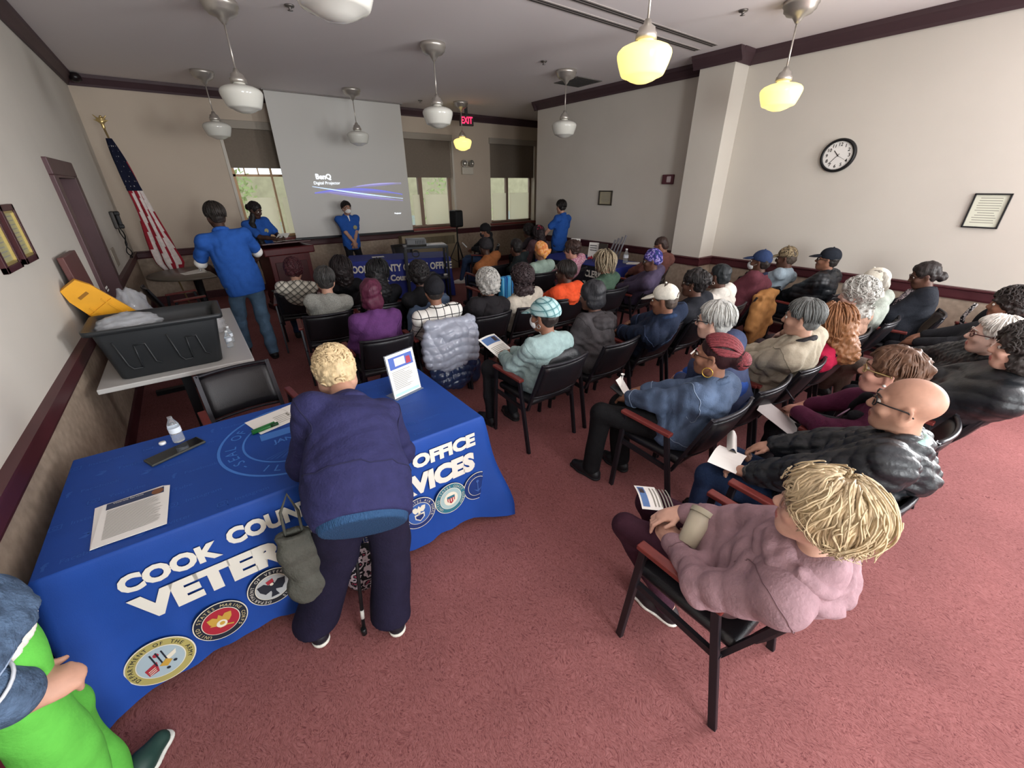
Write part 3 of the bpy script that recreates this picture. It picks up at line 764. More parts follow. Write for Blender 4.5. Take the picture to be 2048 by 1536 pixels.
# ================================================================== FURNITURE
vinyl = mat('black_vinyl', '17161a', rough=.38, bump=.12, bscale=140, spec=.5); frm = mat('dark_frame', '27262b', rough=.35, metal=.4); armw = mat('cherry_arm', '6d302c', rough=.32, var=.15, vscale=20, aniso=(6, 1, 6))
def make_chair():
    e = empty('armchair', '', 'chair')
    bm = bmesh.new(); n = 8
    g = b2((-.222, -.2, .405), (.222, .235, .462), bev=.024); obj('seat', g, vinyl, e, smooth=True)
    def bp(x, z):       # backrest surface: curved, raked
        t = (z-.4)/.39
        return -.185-.15*t-.035*(1-(x/.21)**2)
    def padrow(zz, dy, xw=.205):
        return [Vector((x, bp(x, zz)+dy, zz)) for x in [(-1+2*i/10)*xw for i in range(11)]]
    bm = bmesh.new(); L = []
    zs = [.505, .515, .56, .62, .68, .74, .765, .775]; th = [.004, .014, .02, .021, .021, .02, .014, .004]
    for s in (1, -1):
        L.append([[bm.verts.new(p) for p in padrow(z, s*t)] for z, t in zip(zs, th)])
    for G, fl_ in ((L[0], 0), (L[1], 1)):
        for a in range(len(zs)-1):
            for b in range(10):
                vs = (G[a][b], G[a][b+1], G[a+1][b+1], G[a+1][b]); bm.faces.new(vs if fl_ else vs[::-1])
    for a in range(len(zs)-1):
        for b in (0, 10): bm.faces.new((L[0][a][b], L[0][a+1][b], L[1][a+1][b], L[1][a][b]))
    for b in range(10):
        for a in (0, len(zs)-1): bm.faces.new((L[0][a][b], L[0][a][b+1], L[1][a][b+1], L[1][a][b]))
    obj('backrest', bm, vinyl, e, smooth=True)
    bm = bmesh.new()
    for zz, r in ((.79, .0125), (.492, .009)): tube(bm, padrow(zz, 0, .222), r, 8)
    for sx in (-.218, .218): bar(bm, (sx, -.16, .36), (sx, bp(sx, .8), .8), .026, .02)
    obj('back_frame', bm, frm, e)
    for sx in (-1, 1):
        bm = bmesh.new(); x = sx*.262
        box(bm, (x, .04, .622), (.046, .36, .024), bev=.006, R=Matrix.Rotation(.03, 3, 'X'))
        obj('armrest', bm, armw, e)
        obj('leg', bar(bmesh.new(), (x*.97, .245, 0), (x, .195, .612), .022, .032, bev=.003), frm, e)
        obj('leg', bar(bmesh.new(), (x*.97, -.225, 0), (x, -.11, .612), .022, .032, bev=.003), frm, e)
        obj('side_rail', bar(bmesh.new(), (x*.96, .225, .4), (x*.96, -.17, .375), .02, .03), frm, e)
    return e
CH0 = make_chair(); CH_USED = [False]
def chair(x, y, rot, label):
    o = copy_tree(CH0) if CH_USED[0] else CH0
    CH_USED[0] = True
    o.location = (x, y, 0); o.rotation_euler = (0, 0, math.radians(rot)); o['label'] = label; o['group'] = 'black armchairs'
    return o
# --- tables
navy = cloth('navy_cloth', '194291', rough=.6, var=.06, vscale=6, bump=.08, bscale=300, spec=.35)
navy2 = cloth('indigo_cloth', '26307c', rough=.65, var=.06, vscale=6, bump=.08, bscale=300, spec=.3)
def table_under(name, lab, loc, rz, wd, dp, hgt, topm, legm, th=.03, group=None):
    e = empty(name, lab, 'table', loc, rz, group)
    obj('tabletop', b2((-wd/2, -dp/2, hgt-th), (wd/2, dp/2, hgt), bev=.006), topm, e)
    for sx in (-1, 1):
        bm = bmesh.new(); x = sx*(wd/2-.22)
        b2((x-.03, -.03, .03), (x+.03, .03, hgt-th), bm); b2((x-.03, -dp/2+.06, 0), (x+.03, dp/2-.06, .045), bm); b2((x-.03, -dp/2+.1, hgt-th-.04), (x+.03, dp/2-.1, hgt-th), bm)
        obj('leg', bm, legm, e)
    return e
def drape(wd, dp, ht, hem, seed, flare=.035, amp=.008, camp=.05, xmin=-9):
    """one-piece table throw: top grid + skirt with folds, corners kicked out"""
    rs = random.Random(seed); bm = bmesh.new()
    r = .02; per = []
    nx, ny = 60, 26
    for i in range(nx): per.append((-wd/2+wd*i/nx, -dp/2, 0, -1))
    for i in range(ny): per.append((wd/2, -dp/2+dp*i/ny, 1, 0))
    for i in range(nx): per.append((wd/2-wd*i/nx, dp/2, 0, 1))
    for i in range(ny): per.append((-wd/2, dp/2-dp*i/ny, -1, 0))
    n = len(per); rows = []
    zs = [ht, ht-.004, ht-.015]+[ht-.015-(ht-.015-hem)*k/14 for k in range(1, 15)]
    ph = [rs.uniform(0, 6.28) for _ in range(4)]
    for zi, z in enumerate(zs):
        d = (ht-z)/ht; row = []
        for i, (x, y, nx_, ny_) in enumerate(per):
            cdist = min(math.hypot(abs(x)-wd/2, abs(y)-dp/2), .4)
            ck = math.exp(-(cdist/.09)**2)
            s = i/n*2*PI
            off = (0 if zi == 0 else .004 if zi == 1 else .007)+flare*d+amp*d*(math.sin(s*23+ph[0])+.6*math.sin(s*41+ph[1]))+camp*ck*d*(1.0+.3*math.sin(z*9))
            # outward normal, blended at corners
            vx, vy = nx_, ny_
            if ck > .02:
                vx = nx_+ck*(math.copysign(1, x) if nx_ == 0 else 0); vy = ny_+ck*(math.copysign(1, y) if ny_ == 0 else 0)
            zz = z + (0 if zi < 4 else d*.014*math.sin(s*9+ph[2]))
            if zi == len(zs)-1: zz -= ck*min(hem-.006, .04)
            row.append(bm.verts.new((max(x+vx*off, xmin), y+vy*off, max(zz, .004))))
        rows.append(row)
    for a, b in zip(rows, rows[1:]):
        for i in range(n):
            f = bm.faces.new((a[i], b[i], b[(i+1) % n], a[(i+1) % n])); f.smooth = True
    f = bm.faces.new(rows[0]); 
    return bm
TW, TD, TH = 1.83, .86, .745
TX, TY = .165, 2.18
NT = (TX, TY, 0)
table_under('folding_table', 'folding table hidden under the large navy cloth in the foreground', NT, 0, TW-.02, TD-.02, TH-.006, mat('table_grey', '8d8b88', rough=.5), black)
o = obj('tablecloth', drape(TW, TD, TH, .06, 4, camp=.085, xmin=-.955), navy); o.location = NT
tag(o, 'large navy printed tablecloth with white lettering and round service seals in the foreground', 'tablecloth')
near_cloth = o
lt = mat('lettering_white', 'd6d2c8', rough=.6); lb = mat('print_light_blue', '3f74c2', rough=.6); lb2 = mat('print_faint_blue', '2a55a5', rough=.6)
def front(x, z, out=.012):    # point on the sloping front face, local to the table
    d = (TH-z)/TH
    return Vector((x-TX, -TD/2-.007-.035*d-out, z))
FT = Matrix.Rotation(PI/2-.045, 4, 'X')
bm = bmesh.new()
def ftext(s, size, x0, x1, z, bold):
    b = text_bm(bmesh.new(), s, size, Matrix.Identity(4), bold=bold, depth=.0005)
    xs_ = [v.co.x for v in b.verts]; k = (x1-x0)/(max(xs_)-min(xs_)); mid = (max(xs_)+min(xs_))/2
    M = Matrix.Translation(front((x0+x1)/2, z)) @ FT @ Matrix.Diagonal((k, 1, 1, 1)) @ Matrix.Translation((-mid, 0, 0))
    bmesh.ops.transform(b, matrix=M, verts=b.verts); me = bpy.data.meshes.new('t'); b.to_mesh(me); b.free(); bm.from_mesh(me); bpy.data.meshes.remove(me)
ftext('COOK', .105, -.57, -.245, .592, .006); ftext('COUNTY', .105, -.215, .2, .618, .006); ftext("CLERK'S", .105, .235, .59, .622, .006); ftext('OFFICE', .105, .625, 1.015, .622, .006)
ftext('VETERANS', .155, -.57, .3, .452, .01); ftext('SERVICES', .155, .36, 1.0, .478, .01)
obj('front_lettering', bm, lt, near_cloth)
def seal(x, z, r, ringc, midc, inc, name, word, art):
    cs = [ringc, midc, inc, 'd8d2c0', '20242e', 'b8923e', '9c2c38']
    ms = [mat('seal_'+c, c, rough=.6) for c in cs]
    bm = bmesh.new()
    disc(bm, r, 0, 48, 3); disc(bm, r*.96, -.0012, 48, 0); disc(bm, r*.7, -.0022, 48, 3); disc(bm, r*.67, -.0032, 48, 2)
    art(bm, r)
    text_bm(bm, word, r*.2, Matrix.Translation((0, -.0035, 0)) @ RX, mi=1, arc=(r*.82, 90, 1))
    o = obj('service_seal', bm, ms, near_cloth)
    o.location = front(x, z, .021); o.rotation_euler = (-.045, 0, 0); o['label'] = name
def poly(bm, pts, y, mi):
    f = bm.faces.new([bm.verts.new((p[0], y, p[1])) for p in pts]); f.material_index = mi
def eagle(bm, r, mi, y=-.0045, s=1.0, dz=0):
    for sx in (-1, 1):
        poly(bm, [(0, dz+.1*r*s), (sx*.25*r*s, dz+.35*r*s), (sx*.5*r*s, dz+.3*r*s), (sx*.45*r*s, dz+.02*r*s), (sx*.3*r*s, dz-.18*r*s), (sx*.08*r*s, dz-.1*r*s)], y, mi)
    poly(bm, [(-.1*r*s, dz+.2*r*s), (0, dz+.4*r*s), (.1*r*s, dz+.25*r*s), (.08*r*s, dz-.2*r*s), (.15*r*s, dz-.42*r*s), (-.15*r*s, dz-.42*r*s), (-.08*r*s, dz-.2*r*s)], y-.0005, mi)
def art_army(bm, r):
    poly(bm, [(-.5*r, -.1*r), (-.1*r, .1*r), (-.15*r, -.35*r), (-.45*r, -.42*r)], -.0045, 6)
    for k in range(3): poly(bm, [(-.42*r, -.2*r-.08*r*k), (-.2*r, -.1*r-.08*r*k), (-.2*r, -.13*r-.08*r*k), (-.42*r, -.23*r-.08*r*k)], -.005, 3)
    poly(bm, [(.1*r, .1*r), (.5*r, .3*r), (.45*r, .1*r), (.2*r, -.05*r)], -.0045, 3)
    for a in (-.5, -.1, .3): poly(bm, [(.05*r+a*.4*r-.02*r, -.1*r), (a*.4*r-.02*r, .5*r), (a*.4*r+.03*r, .5*r), (.05*r+a*.4*r+.03*r, -.1*r)], -.005, 4)
    disc(bm, .09*r, -.0048, 12, 6, (-.05*r, .38*r)); disc(bm, .06*r, -.0052, 12, 4, (.35*r, -.2*r)); disc(bm, .06*r, -.0052, 12, 4, (.1*r, -.4*r))
    poly(bm, [(-.1*r, -.15*r), (.15*r, .05*r), (.3*r, -.1*r), (.1*r, -.3*r)], -.0052, 5)
def art_marine(bm, r): eagle(bm, r, 5, s=.9, dz=.05*r); disc(bm, .2*r, -.0055, 20, 3, (0, -.12*r)); disc(bm, .1*r, -.006, 14, 5, (.02*r, -.1*r)); poly(bm, [(-.42*r, -.05*r), (-.38*r, 0), (.4*r, -.36*r), (.36*r, -.42*r)], -.0052, 5)
def art_va(bm, r): eagle(bm, r, 4, s=1.15, dz=-.05*r); poly(bm, [(-.2*r, .42*r), (.1*r, .5*r), (.12*r, .3*r), (-.15*r, .22*r)], -.006, 6); disc(bm, .08*r, -.006, 10, 3, (0, .2*r))
def art_af(bm, r): eagle(bm, r, 3, s=.8, dz=.2*r); poly(bm, [(-.3*r, 0), (.3*r, 0), (.28*r, -.3*r), (0, -.52*r), (-.28*r, -.3*r)], -.005, 3); poly(bm, [(-.24*r, -.1*r), (.24*r, -.1*r), (.22*r, -.28*r), (0, -.46*r), (-.22*r, -.28*r)], -.0055, 0)
def art_cg(bm, r):
    disc(bm, .45*r, -.0042, 24, 3); poly(bm, [(-.25*r, .2*r), (.25*r, .2*r), (.24*r, -.15*r), (0, -.34*r), (-.24*r, -.15*r)], -.0048, 6)
    for k in range(3): poly(bm, [(-.15*r+k*.15*r-.03*r, .03*r), (-.15*r+k*.15*r+.03*r, .03*r), (-.15*r+k*.15*r+.03*r, -.2*r), (-.15*r+k*.15*r-.03*r, -.2*r)], -.0053, 3)
    poly(bm, [(-.25*r, .2*r), (.25*r, .2*r), (.25*r, .06*r), (-.25*r, .06*r)], -.0053, 0)
def art_navy(bm, r): poly(bm, [(-.03*r, .4*r), (.03*r, .4*r), (.03*r, -.4*r), (-.03*r, -.4*r)], -.005, 1); disc(bm, .1*r, -.0052, 12, 1, (0, .38*r)); poly(bm, [(-.3*r, -.15*r), (0, -.45*r), (.3*r, -.15*r), (0, -.3*r)], -.005, 1)
seal(-.565, .18, .115, 'a59a5c', '20242e', '9fb0b8', 'gold rimmed round seal with a flag and drum', 'DEPARTMENT OF THE ARMY', art_army)
seal(-.34, .235, .1, '1c2230', 'c9b98a', '9c2433', 'red round seal with a gold eagle and globe', 'UNITED STATES MARINE CORPS', art_marine)
seal(-.125, .285, .1, '1d2028', 'cfcac0', 'a9abac', 'black and silver round seal with an eagle', 'DEPARTMENT OF VETERANS AFFAIRS', art_va)
seal(.4, .3, .1, '1c2f66', 'cfc9b4', '2b4a94', 'blue round seal with an anchor', 'DEPARTMENT OF THE NAVY', art_navy)
seal(.615, .305, .1, '1c2f66', 'cfc9b4', '33589c', 'blue round seal with a winged shield', 'UNITED STATES AIR FORCE', art_af)
seal(.815, .305, .1, '2d6a7c', 'cfc9b4', '9db4b4', 'teal round seal with a red shield', 'UNITED STATES COAST GUARD', art_cg)
seal(1.0, .305, .095, '152c66', '3c5b9c', '17316e', 'dark blue round seal half lost in a fold', 'SPACE FORCE', art_navy)
# print on the table top
bm = bmesh.new()
def ring(bm, cx, cy, r0, r1, z, mi, n=64):
    A = [bm.verts.new((cx+r0*math.cos(2*PI*k/n), cy+r0*math.sin(2*PI*k/n), z)) for k in range(n)]; B = [bm.verts.new((cx+r1*math.cos(2*PI*k/n), cy+r1*math.sin(2*PI*k/n), z)) for k in range(n)]
    for k in range(n): bm.faces.new((A[k], B[k], B[(k+1) % n], A[(k+1) % n])).material_index = mi
zt = TH+.0012; cx, cy = .02, .02
ring(bm, cx, cy, .355, .368, zt, 0); ring(bm, cx, cy, .25, .26, zt, 0)
text_bm(bm, 'SEAL OF', .07, Matrix.Translation((cx, cy, zt)), mi=0, arc=(.307, 172, 1)); text_bm(bm, 'COOK COUNTY', .07, Matrix.Translation((cx, cy, zt)), mi=0, arc=(.307, 50, 1))
text_bm(bm, '- ILLINOIS -', .07, Matrix.Translation((cx, cy, zt)), mi=0, arc=(.307, 268, -1))
for k in range(14):
    a = k*.16-1.1; quad(bm, [(cx+math.sin(a)*.05, cy-.12+math.cos(a)*.02, zt), (cx+math.sin(a)*.2, cy-.12-abs(math.cos(a))*.09, zt), (cx+math.sin(a+.08)*.2, cy-.12-abs(math.cos(a+.08))*.09, zt)], 1)
quad(bm, [(cx-.17, cy+.03, zt), (cx+.17, cy+.03, zt), (cx+.17, cy+.1, zt), (cx-.17, cy+.1, zt)], 0)
text_bm(bm, 'JAN. 15', .055, Matrix.Translation((cx-.03, cy-.02, zt)), bold=.001)
obj('county_seal_print', bm, [lb, lb2], near_cloth)
bm = bmesh.new(); rs = random.Random(11); words = ['Facebook', 'Twitter', 'Instagram', 'YouTube']
for r_ in range(7):
    for c_ in range(7):
        x = -.86+c_*.27+(r_ % 2)*.1; y = -.38+r_*.118
        if math.hypot(x+.05-cx, y-cy) < .42 or x > .72: continue
        wd_ = words[(r_+c_) % 4]
        text_bm(bm, wd_, .034, Matrix.Translation((x+.075, y, zt)), align='CENTER')
        k = (r_+c_) % 4
        if k == 0: text_bm(bm, 'f', .055, Matrix.Translation((x-.03, y, zt)), bold=.002)
        elif k == 1:
            quad(bm, [(x-.055, y-.01, zt), (x-.03, y-.018, zt), (x-.012, y+.008, zt), (x-.03, y+.006, zt)]); quad(bm, [(x-.045, y+.018, zt), (x-.025, y, zt), (x-.015, y+.015, zt)])
        else:
            for lo, hi in (((x-.055, y-.017), (x-.015, y-.013)), ((x-.055, y+.013), (x-.015, y+.017)), ((x-.055, y-.017), (x-.051, y+.017)), ((x-.019, y-.017), (x-.015, y+.017))): quad(bm, [(lo[0], lo[1], zt), (hi[0], lo[1], zt), (hi[0], hi[1], zt), (lo[0], hi[1], zt)])
            ring(bm, x-.035, y, .006, .009, zt, 0, 12)
obj('top_lettering', bm, lb2, near_cloth)
# things on the near table
def sheet(name, lab, cat, pts, z, th=.0015, mt=None, group=None):
    bm = prism(bmesh.new(), [(p[0], p[1]) for p in pts], z, z+th)
    o = obj(name, bm, mt or paperm); tag(o, lab, cat, group); return o
TZ = TH+.002
e = empty('flyer_stack', 'stack of printed white flyers with a dark banner on the near table corner', 'flyers', (-.487, 1.945, TZ), rz=.0)
bm = bmesh.new()
for k in range(5): box(bm, (-.012+.004*k, -.004*k+.006, .001+.0016*k), (.225, .285, .0014), R=Matrix.Rotation(.05-.02*k, 3, 'Z'))
obj('sheets', bm, paperm, e)
bm = quad(bmesh.new(), [(-.09, .085, .0093), (.1, .085, .0093), (.1, .13, .0093), (-.09, .13, .0093)]); obj('banner', bm, mat('flyer_navy', '2e3a58', rough=.5), e)
ban = bpy.data.objects['banner']
bm = lathe(bmesh.new(), [(.021, 0), (0, .0002)], 20, c=(.078, .107, .0097)); obj('portrait', bm, mat('portrait_skin', '7a5138'), e)
bm = bmesh.new(); rr = random.Random(3)
text_bm(bm, 'Veterans Services', .014, Matrix.Translation((-.02, .12, .0098)), mi=1)
for i in range(22):
    y = .07-i*.0088; quad(bm, [(-.085, y, .0094), (rr.uniform(.04, .1), y, .0094), (.09, y+.0028, .0094), (-.085, y+.0028, .0094)])
obj('printed_lines', bm, [mat('ink_grey', '8b8a80'), paperm], e)
e = empty('tablet_phone', 'black smartphone in a case lying on the near table', 'phone', (-.345, 2.385, TZ), rz=.42)
obj('case', b2((-.12, -.045, 0), (.12, .045, .012), bev=.005), mat('phone_case', '3a3b36', rough=.5), e)
obj('screen', b2((-.113, -.039, .012), (.113, .039, .0126)), mat('phone_glass', '101215', rough=.08), e)
def bottle(lab, loc, cap=True, s=1.0, group='water bottles'):
    e = empty('water_bottle', lab, 'bottle', loc, group=group)
    pr = [(0, 0), (.028, 0), (.033, .008), (.033, .03), (.03, .036), (.033, .042), (.033, .06), (.031, .066), (.033, .072), (.033, .11), (.03, .13), (.018, .155), (.0135, .165), (.0135, .182)]
    obj('bottle', lathe(bmesh.new(), [(r*s, z*s) for r, z in pr], 24), mat('clear_plastic', 'f2f7fa', rough=.05, trans=.85, ior=1.2, spec=.7), e)
    obj('wrapper', lathe(bmesh.new(), [(.0336*s, .072*s), (.0338*s, .074*s), (.0338*s, .106*s), (.0336*s, .108*s)], 24), mat('bottle_wrap', 'dfe6ee', rough=.4), e)
    if cap: obj('cap', lathe(bmesh.new(), [(0, .19*s), (.0145*s, .19*s), (.0155*s, .186*s), (.0155*s, .172*s), (0, .172*s)], 20), mat('cap_white', 'eef0f0', rough=.4), e)
    return e
bottle('open clear water bottle on the near navy table', (-.33, 2.5, TZ), cap=False, s=.8)
o = obj('bottle_cap', lathe(bmesh.new(), [(0, .012), (.0145, .012), (.0155, .008), (.0155, 0), (0, 0)], 20), mat('cap_white', 'eef0f0', rough=.4)); o.location = (-.4, 2.515, TZ); tag(o, 'white bottle cap lying beside the open bottle on the navy table', 'bottle cap')
e = empty('form', 'white form lying under the bending woman on the near table', 'paper', (.13, 2.44, TZ), rz=.28); obj('sheet', b2((-.14, -.1, 0), (.14, .1, .001)), paperm, e)
bm = bmesh.new()
for i in range(5): b2((-.02-.05*0, -.06+i*.02, .001), (.08, -.055+i*.02, .0014), bm)
b2((.05, -.02, .001), (.06, .02, .0016), bm); obj('printed_lines', bm, mat('ink_grey', '8b8a80'), e)
e = empty('form', 'second white form beside the bending woman, nearer the empty chair', 'paper', (.33, 2.5, TZ+.0016), rz=.3); obj('sheet', b2((-.14, -.1, 0), (.14, .1, .001)), paperm, e)
e = empty('marker', 'green marker pens bundle lying on the seal print', 'marker', (.05, 2.345, TZ), rz=.25)
obj('barrel', tube(tube(bmesh.new(), [(-.065, 0, .009), (.065, 0, .009)], .009, 10), [(-.06, .017, .009), (.06, .02, .009)], .009, 10), mat('marker_green', '1d6b32', rough=.35), e)
obj('cap', tube(bmesh.new(), [(.03, 0, .009), (.07, 0, .009)], .0102, 10), mat('marker_dark', '123d22', rough=.35), e)
e = empty('sign_holder', 'slanted clear sign holder with a printed welcome flyer on the near table', 'sign holder', (.86, 2.27, TZ), rz=.28)
RS = Matrix.Rotation(-.16, 3, 'X')
acr = mat('acrylic', 'e8f0f4', rough=.05, trans=.9, ior=1.2)
obj('acrylic_stand', b2((-.11, -.02, 0), (.11, .09, .003), bm=box(bmesh.new(), RS @ Vector((0, .003, .142)), (.22, .004, .285), R=RS)), acr, e)
bm = bmesh.new()
def sp_(x, z, o=0): return RS @ Vector((x, -o, z))
quad(bm, [sp_(-.105, .004, .0003), sp_(.105, .004, .0003), sp_(.105, .28, .0003), sp_(-.105, .28, .0003)], 0)
quad(bm, [sp_(-.09, .185, .001), sp_(.09, .185, .001), sp_(.09, .262, .001), sp_(-.09, .262, .001)], 1)
quad(bm, [sp_(-.05, .2, .0016), sp_(.03, .2, .0016), sp_(.03, .25, .0016), sp_(-.05, .25, .0016)], 2); quad(bm, [sp_(.035, .195, .0016), sp_(.075, .195, .0016), sp_(.07, .24, .0016), sp_(.04, .24, .0016)], 3)
for i in range(11): quad(bm, [sp_(-.085, .165-i*.011, .001), sp_(rr.uniform(.0, .085), .165-i*.011, .001), sp_(rr.uniform(.0, .085), .169-i*.011, .001), sp_(-.085, .169-i*.011, .001)], 4)
quad(bm, [sp_(-.095, .012, .001), sp_(.095, .012, .001), sp_(.095, .03, .001), sp_(-.095, .03, .001)], 5)
obj('flyer', bm, [paperm, mat('fl1', '4a62a8'), mat('fl2', 'c9c0c8'), mat('fl3', 'a03a48'), mat('ink_grey', '8b8a80'), mat('fl5', 'a9cfe0')], e)
# --- white folding table along the left wall with the black bin
wt = table_under('folding_table', 'light grey folding table along the left wall carrying the black bin', (-.31, 4.53, 0), -PI/2, 1.88, .92, .74, mat('table_white', 'b9b8b5', rough=.35), black, th=.035)
e = empty('storage_bin', 'large black plastic storage bin with open top on the grey table', 'storage bin', (-.345, 3.87, .741))
def binshape():
    bm = bmesh.new(); L = []
    specs = [(.29, .18, 0), (.3, .19, .01), (.345, .215, .33), (.345, .215, .34), (.385, .245, .342), (.388, .248, .375), (.38, .24, .375), (.345, .212, .365), (.33, .2, .33), (.29, .175, .02)]
    for hx, hy, z in specs:
        ring_ = []
        for sx, sy, a0 in ((1, 1, 0), (-1, 1, 90), (-1, -1, 180), (1, -1, 270)):
            for k in range(5):
                a = math.radians(a0+k*22.5); r = .04
                ring_.append(bm.verts.new((sx*(hx-r)+r*math.cos(a), sy*(hy-r)+r*math.sin(a), z)))
        L.append(ring_)
    for A, B in zip(L, L[1:]):
        n = len(A)
        for k in range(n): bm.faces.new((A[k], A[(k+1) % n], B[(k+1) % n], B[k])).smooth = True
    bm.faces.new(L[0][::-1]); bm.faces.new(L[-1]); return bm
obj('body', binshape(), mat('bin_plastic', '26282a', rough=.42), e)
bm = bmesh.new()
def fp(x, z): return (x, -.19-.025*(z/.33)-.003, z)
for sx in (-.13, .16):
    tube(bm, [fp(sx-.13, .28), fp(sx-.1, .1), fp(sx-.08, .07), fp(sx-.03, .07)], .006, 6); tube(bm, [fp(sx-.03, .24), fp(sx+.03, .24), fp(sx+.05, .1), fp(sx+.08, .08)], .006, 6)
    tube(bm, [fp(sx-.03, .07), fp(sx-.03, .24)], .005, 6)
obj('ribs', bm, mat('bin_plastic', '26282a'), e)
for sx in (-1, 1): obj('handle', b2((sx*.36-.02, -.08, .30), (sx*.36+.02, .08, .342), bev=.01), mat('bin_plastic', '26282a'), e)
def film(key, name, lab, loc, s, seed, cat='plastic bag', sub=None, col='d8dbe0'):
    bm = bmesh.new(); rs = random.Random(seed); bmesh.ops.create_icosphere(bm, subdivisions=4, radius=1)
    ph = [[rs.uniform(-1, 1) for _ in range(3)] + [rs.uniform(4, 13), rs.uniform(0, 6)] for _ in range(9)]
    for v in bm.verts:
        d = v.co.copy(); q = 1+.3*sum(abs(math.sin((d.x*p[0]+d.y*p[1]+d.z*p[2])*p[3]+p[4])) for p in ph)/3-.4
        v.co = Vector((d.x*s[0]*q, d.y*s[1]*q, d.z*s[2]*q+s[2]))
    o = obj(name, bm, mat(key, col, rough=.1, alpha=.3, spec=1.0), smooth=True); o.location = loc; tag(o, lab, cat); return o
film('film', 'plastic_bag', 'crumpled clear plastic bag inside the left end of the black bin', (-.5, 3.84, 1.0), (.15, .1, .075), 4)
film('film', 'plastic_bag', 'crumpled clear plastic bag on the grey table behind the black bin', (-.1, 4.5, .743), (.13, .09, .09), 8)
film('film', 'plastic_wrap', 'pinkish translucent plastic bag hanging behind the paper cup by the door', (-.55, 4.75, .743), (.1, .12, .2), 12, cat='plastic bag')
o = obj('napkin', b2((-.08, -.06, 0), (.08, .06, .012), bev=.004), mat('kraft', 'b08a5c', rough=.9)); o.location = (-.5, 4.42, .741); o.rotation_euler = (0, 0, .4); tag(o, 'brown kraft napkin under the tall white paper cup', 'napkin')
e = empty('paper_cup', 'tall white paper coffee cup on the grey table behind the bin', 'cup', (-.52, 4.42, .754))
obj('cup', lathe(bmesh.new(), [(0, 0), (.03, 0), (.042, .15), (.044, .152), (.04, .15), (.03, .01)], 28), mat('cup_white', 'dcd8d0', rough=.5), e)
obj('lid', lathe(bmesh.new(), [(.045, .15), (.046, .158), (.04, .162), (.037, .17), (0, .17)], 28), mat('lid_white', 'e6e3dd', rough=.4), e)
obj('logo', b2((.03, -.02, .07), (.0405, .02, .1)), mat('cup_logo', '6b7a70'), e)
for i, (bx_, by_, l) in enumerate(((.03, 4.0, 'small clear water bottle on the grey table next to the bin, nearer one'), (.05, 4.13, 'small clear water bottle on the grey table next to the bin, farther one'))): bottle(l, (bx_, by_, .742), s=.75)
# yellow folded floor sign leaning on the wall
e = empty('floor_sign', 'yellow plastic folding floor sign leaning behind the black bin', 'floor sign', (-.42, 4.42, .742), rz=.12)
RS = Matrix.Rotation(-.6, 3, 'Y') @ Matrix.Rotation(.1, 3, 'X')
out = [(-.13, 0), (.13, 0), (.125, .08), (.09, .62), (.06, .7), (-.06, .7), (-.09, .62), (-.125, .08)]
RP = RS @ Matrix.Rotation(PI/2, 3, 'X')
ylw = mat('sign_yellow', 'd99a1c', rough=.45, var=.06, vscale=12)
obj('front_panel', prism(bmesh.new(), out, -.02, .015, R=RP), ylw, e)
obj('back_panel', prism(bmesh.new(), [(x*.97, z) for x, z in out], -.05, -.024, R=RP), mat('sign_yellow_dark', 'c68a18', rough=.5), e)
bm = bmesh.new()
for zz in (.12, .3, .48): box(bm, RP @ Vector((0, zz, .017)), (.18, .012, .02), R=RP)
for xx in (-.05, .05): box(bm, RP @ Vector((xx, .32, .016)), (.012, .4, .012), R=RP)
obj('ribs', bm, ylw, e)
obj('slot', box(bmesh.new(), RP @ Vector((0, .6, .016)), (.07, .02, .006), R=RP), mat('slot_shadow', '8a5c10', rough=.6), e)
bm = box(bmesh.new(), RP @ Vector((.06, .14, .02)), (.035, .15, .004), R=RP); box(bm, RP @ Vector((.06, .14, .0225)), (.025, .12, .002), R=RP, mi=1)
obj('warning_sticker', bm, [mat('sticker_red', '8c3a22'), mat('sticker_pale', 'c9a98a')], e)
o = obj('wooden_board', b2((-.02, -.25, 0), (.02, .25, .75), bev=.006), mat('board_brown', '5b3734', rough=.5, var=.12, vscale=6)); o.location = (-.76, 4.72, .742); o.rotation_euler = (0, -.06, 0)
tag(o, 'brown wooden board standing against the wall behind the yellow sign', 'board')
# black bag slumped at the table's left end
sd = SDF(.014).ell((-.79, 3.55, .3), (.1, .2, .32)).ell((-.8, 3.5, .55), (.05, .12, .2)).ell((-.8, 3.72, .62), (.04, .1, .22), k=.06)
# round table and chairs in the corner
e = empty('round_table', 'dark round table in the far left corner below the flag', 'table', (-.08, 8.3, 0))
obj('tabletop', lathe(bmesh.new(), [(0, .745), (.6, .745), (.61, .735), (.61, .72), (.59, .71), (0, .71)], 56), mat('round_top', '5f574d', rough=.35), e)
obj('pedestal', lathe(bmesh.new(), [(0, .71), (.2, .7), (.06, .62), (.05, .1), (.3, .04), (.3, 0), (0, 0)], 32), black, e)
e = empty('paper', 'white papers lying on the dark round table', 'paper', (-.1, 8.2, .746), rz=.3); bm = box(bmesh.new(), (0, 0, .001), (.3, .22, .0015)); box(bm, (.12, .12, .003), (.3, .22, .0015), R=Matrix.Rotation(.5, 3, 'Z')); obj('sheets', bm, paperm, e)
bottle('small clear plastic bottle on the dark round table', (.0, 8.28, .75), s=.55)
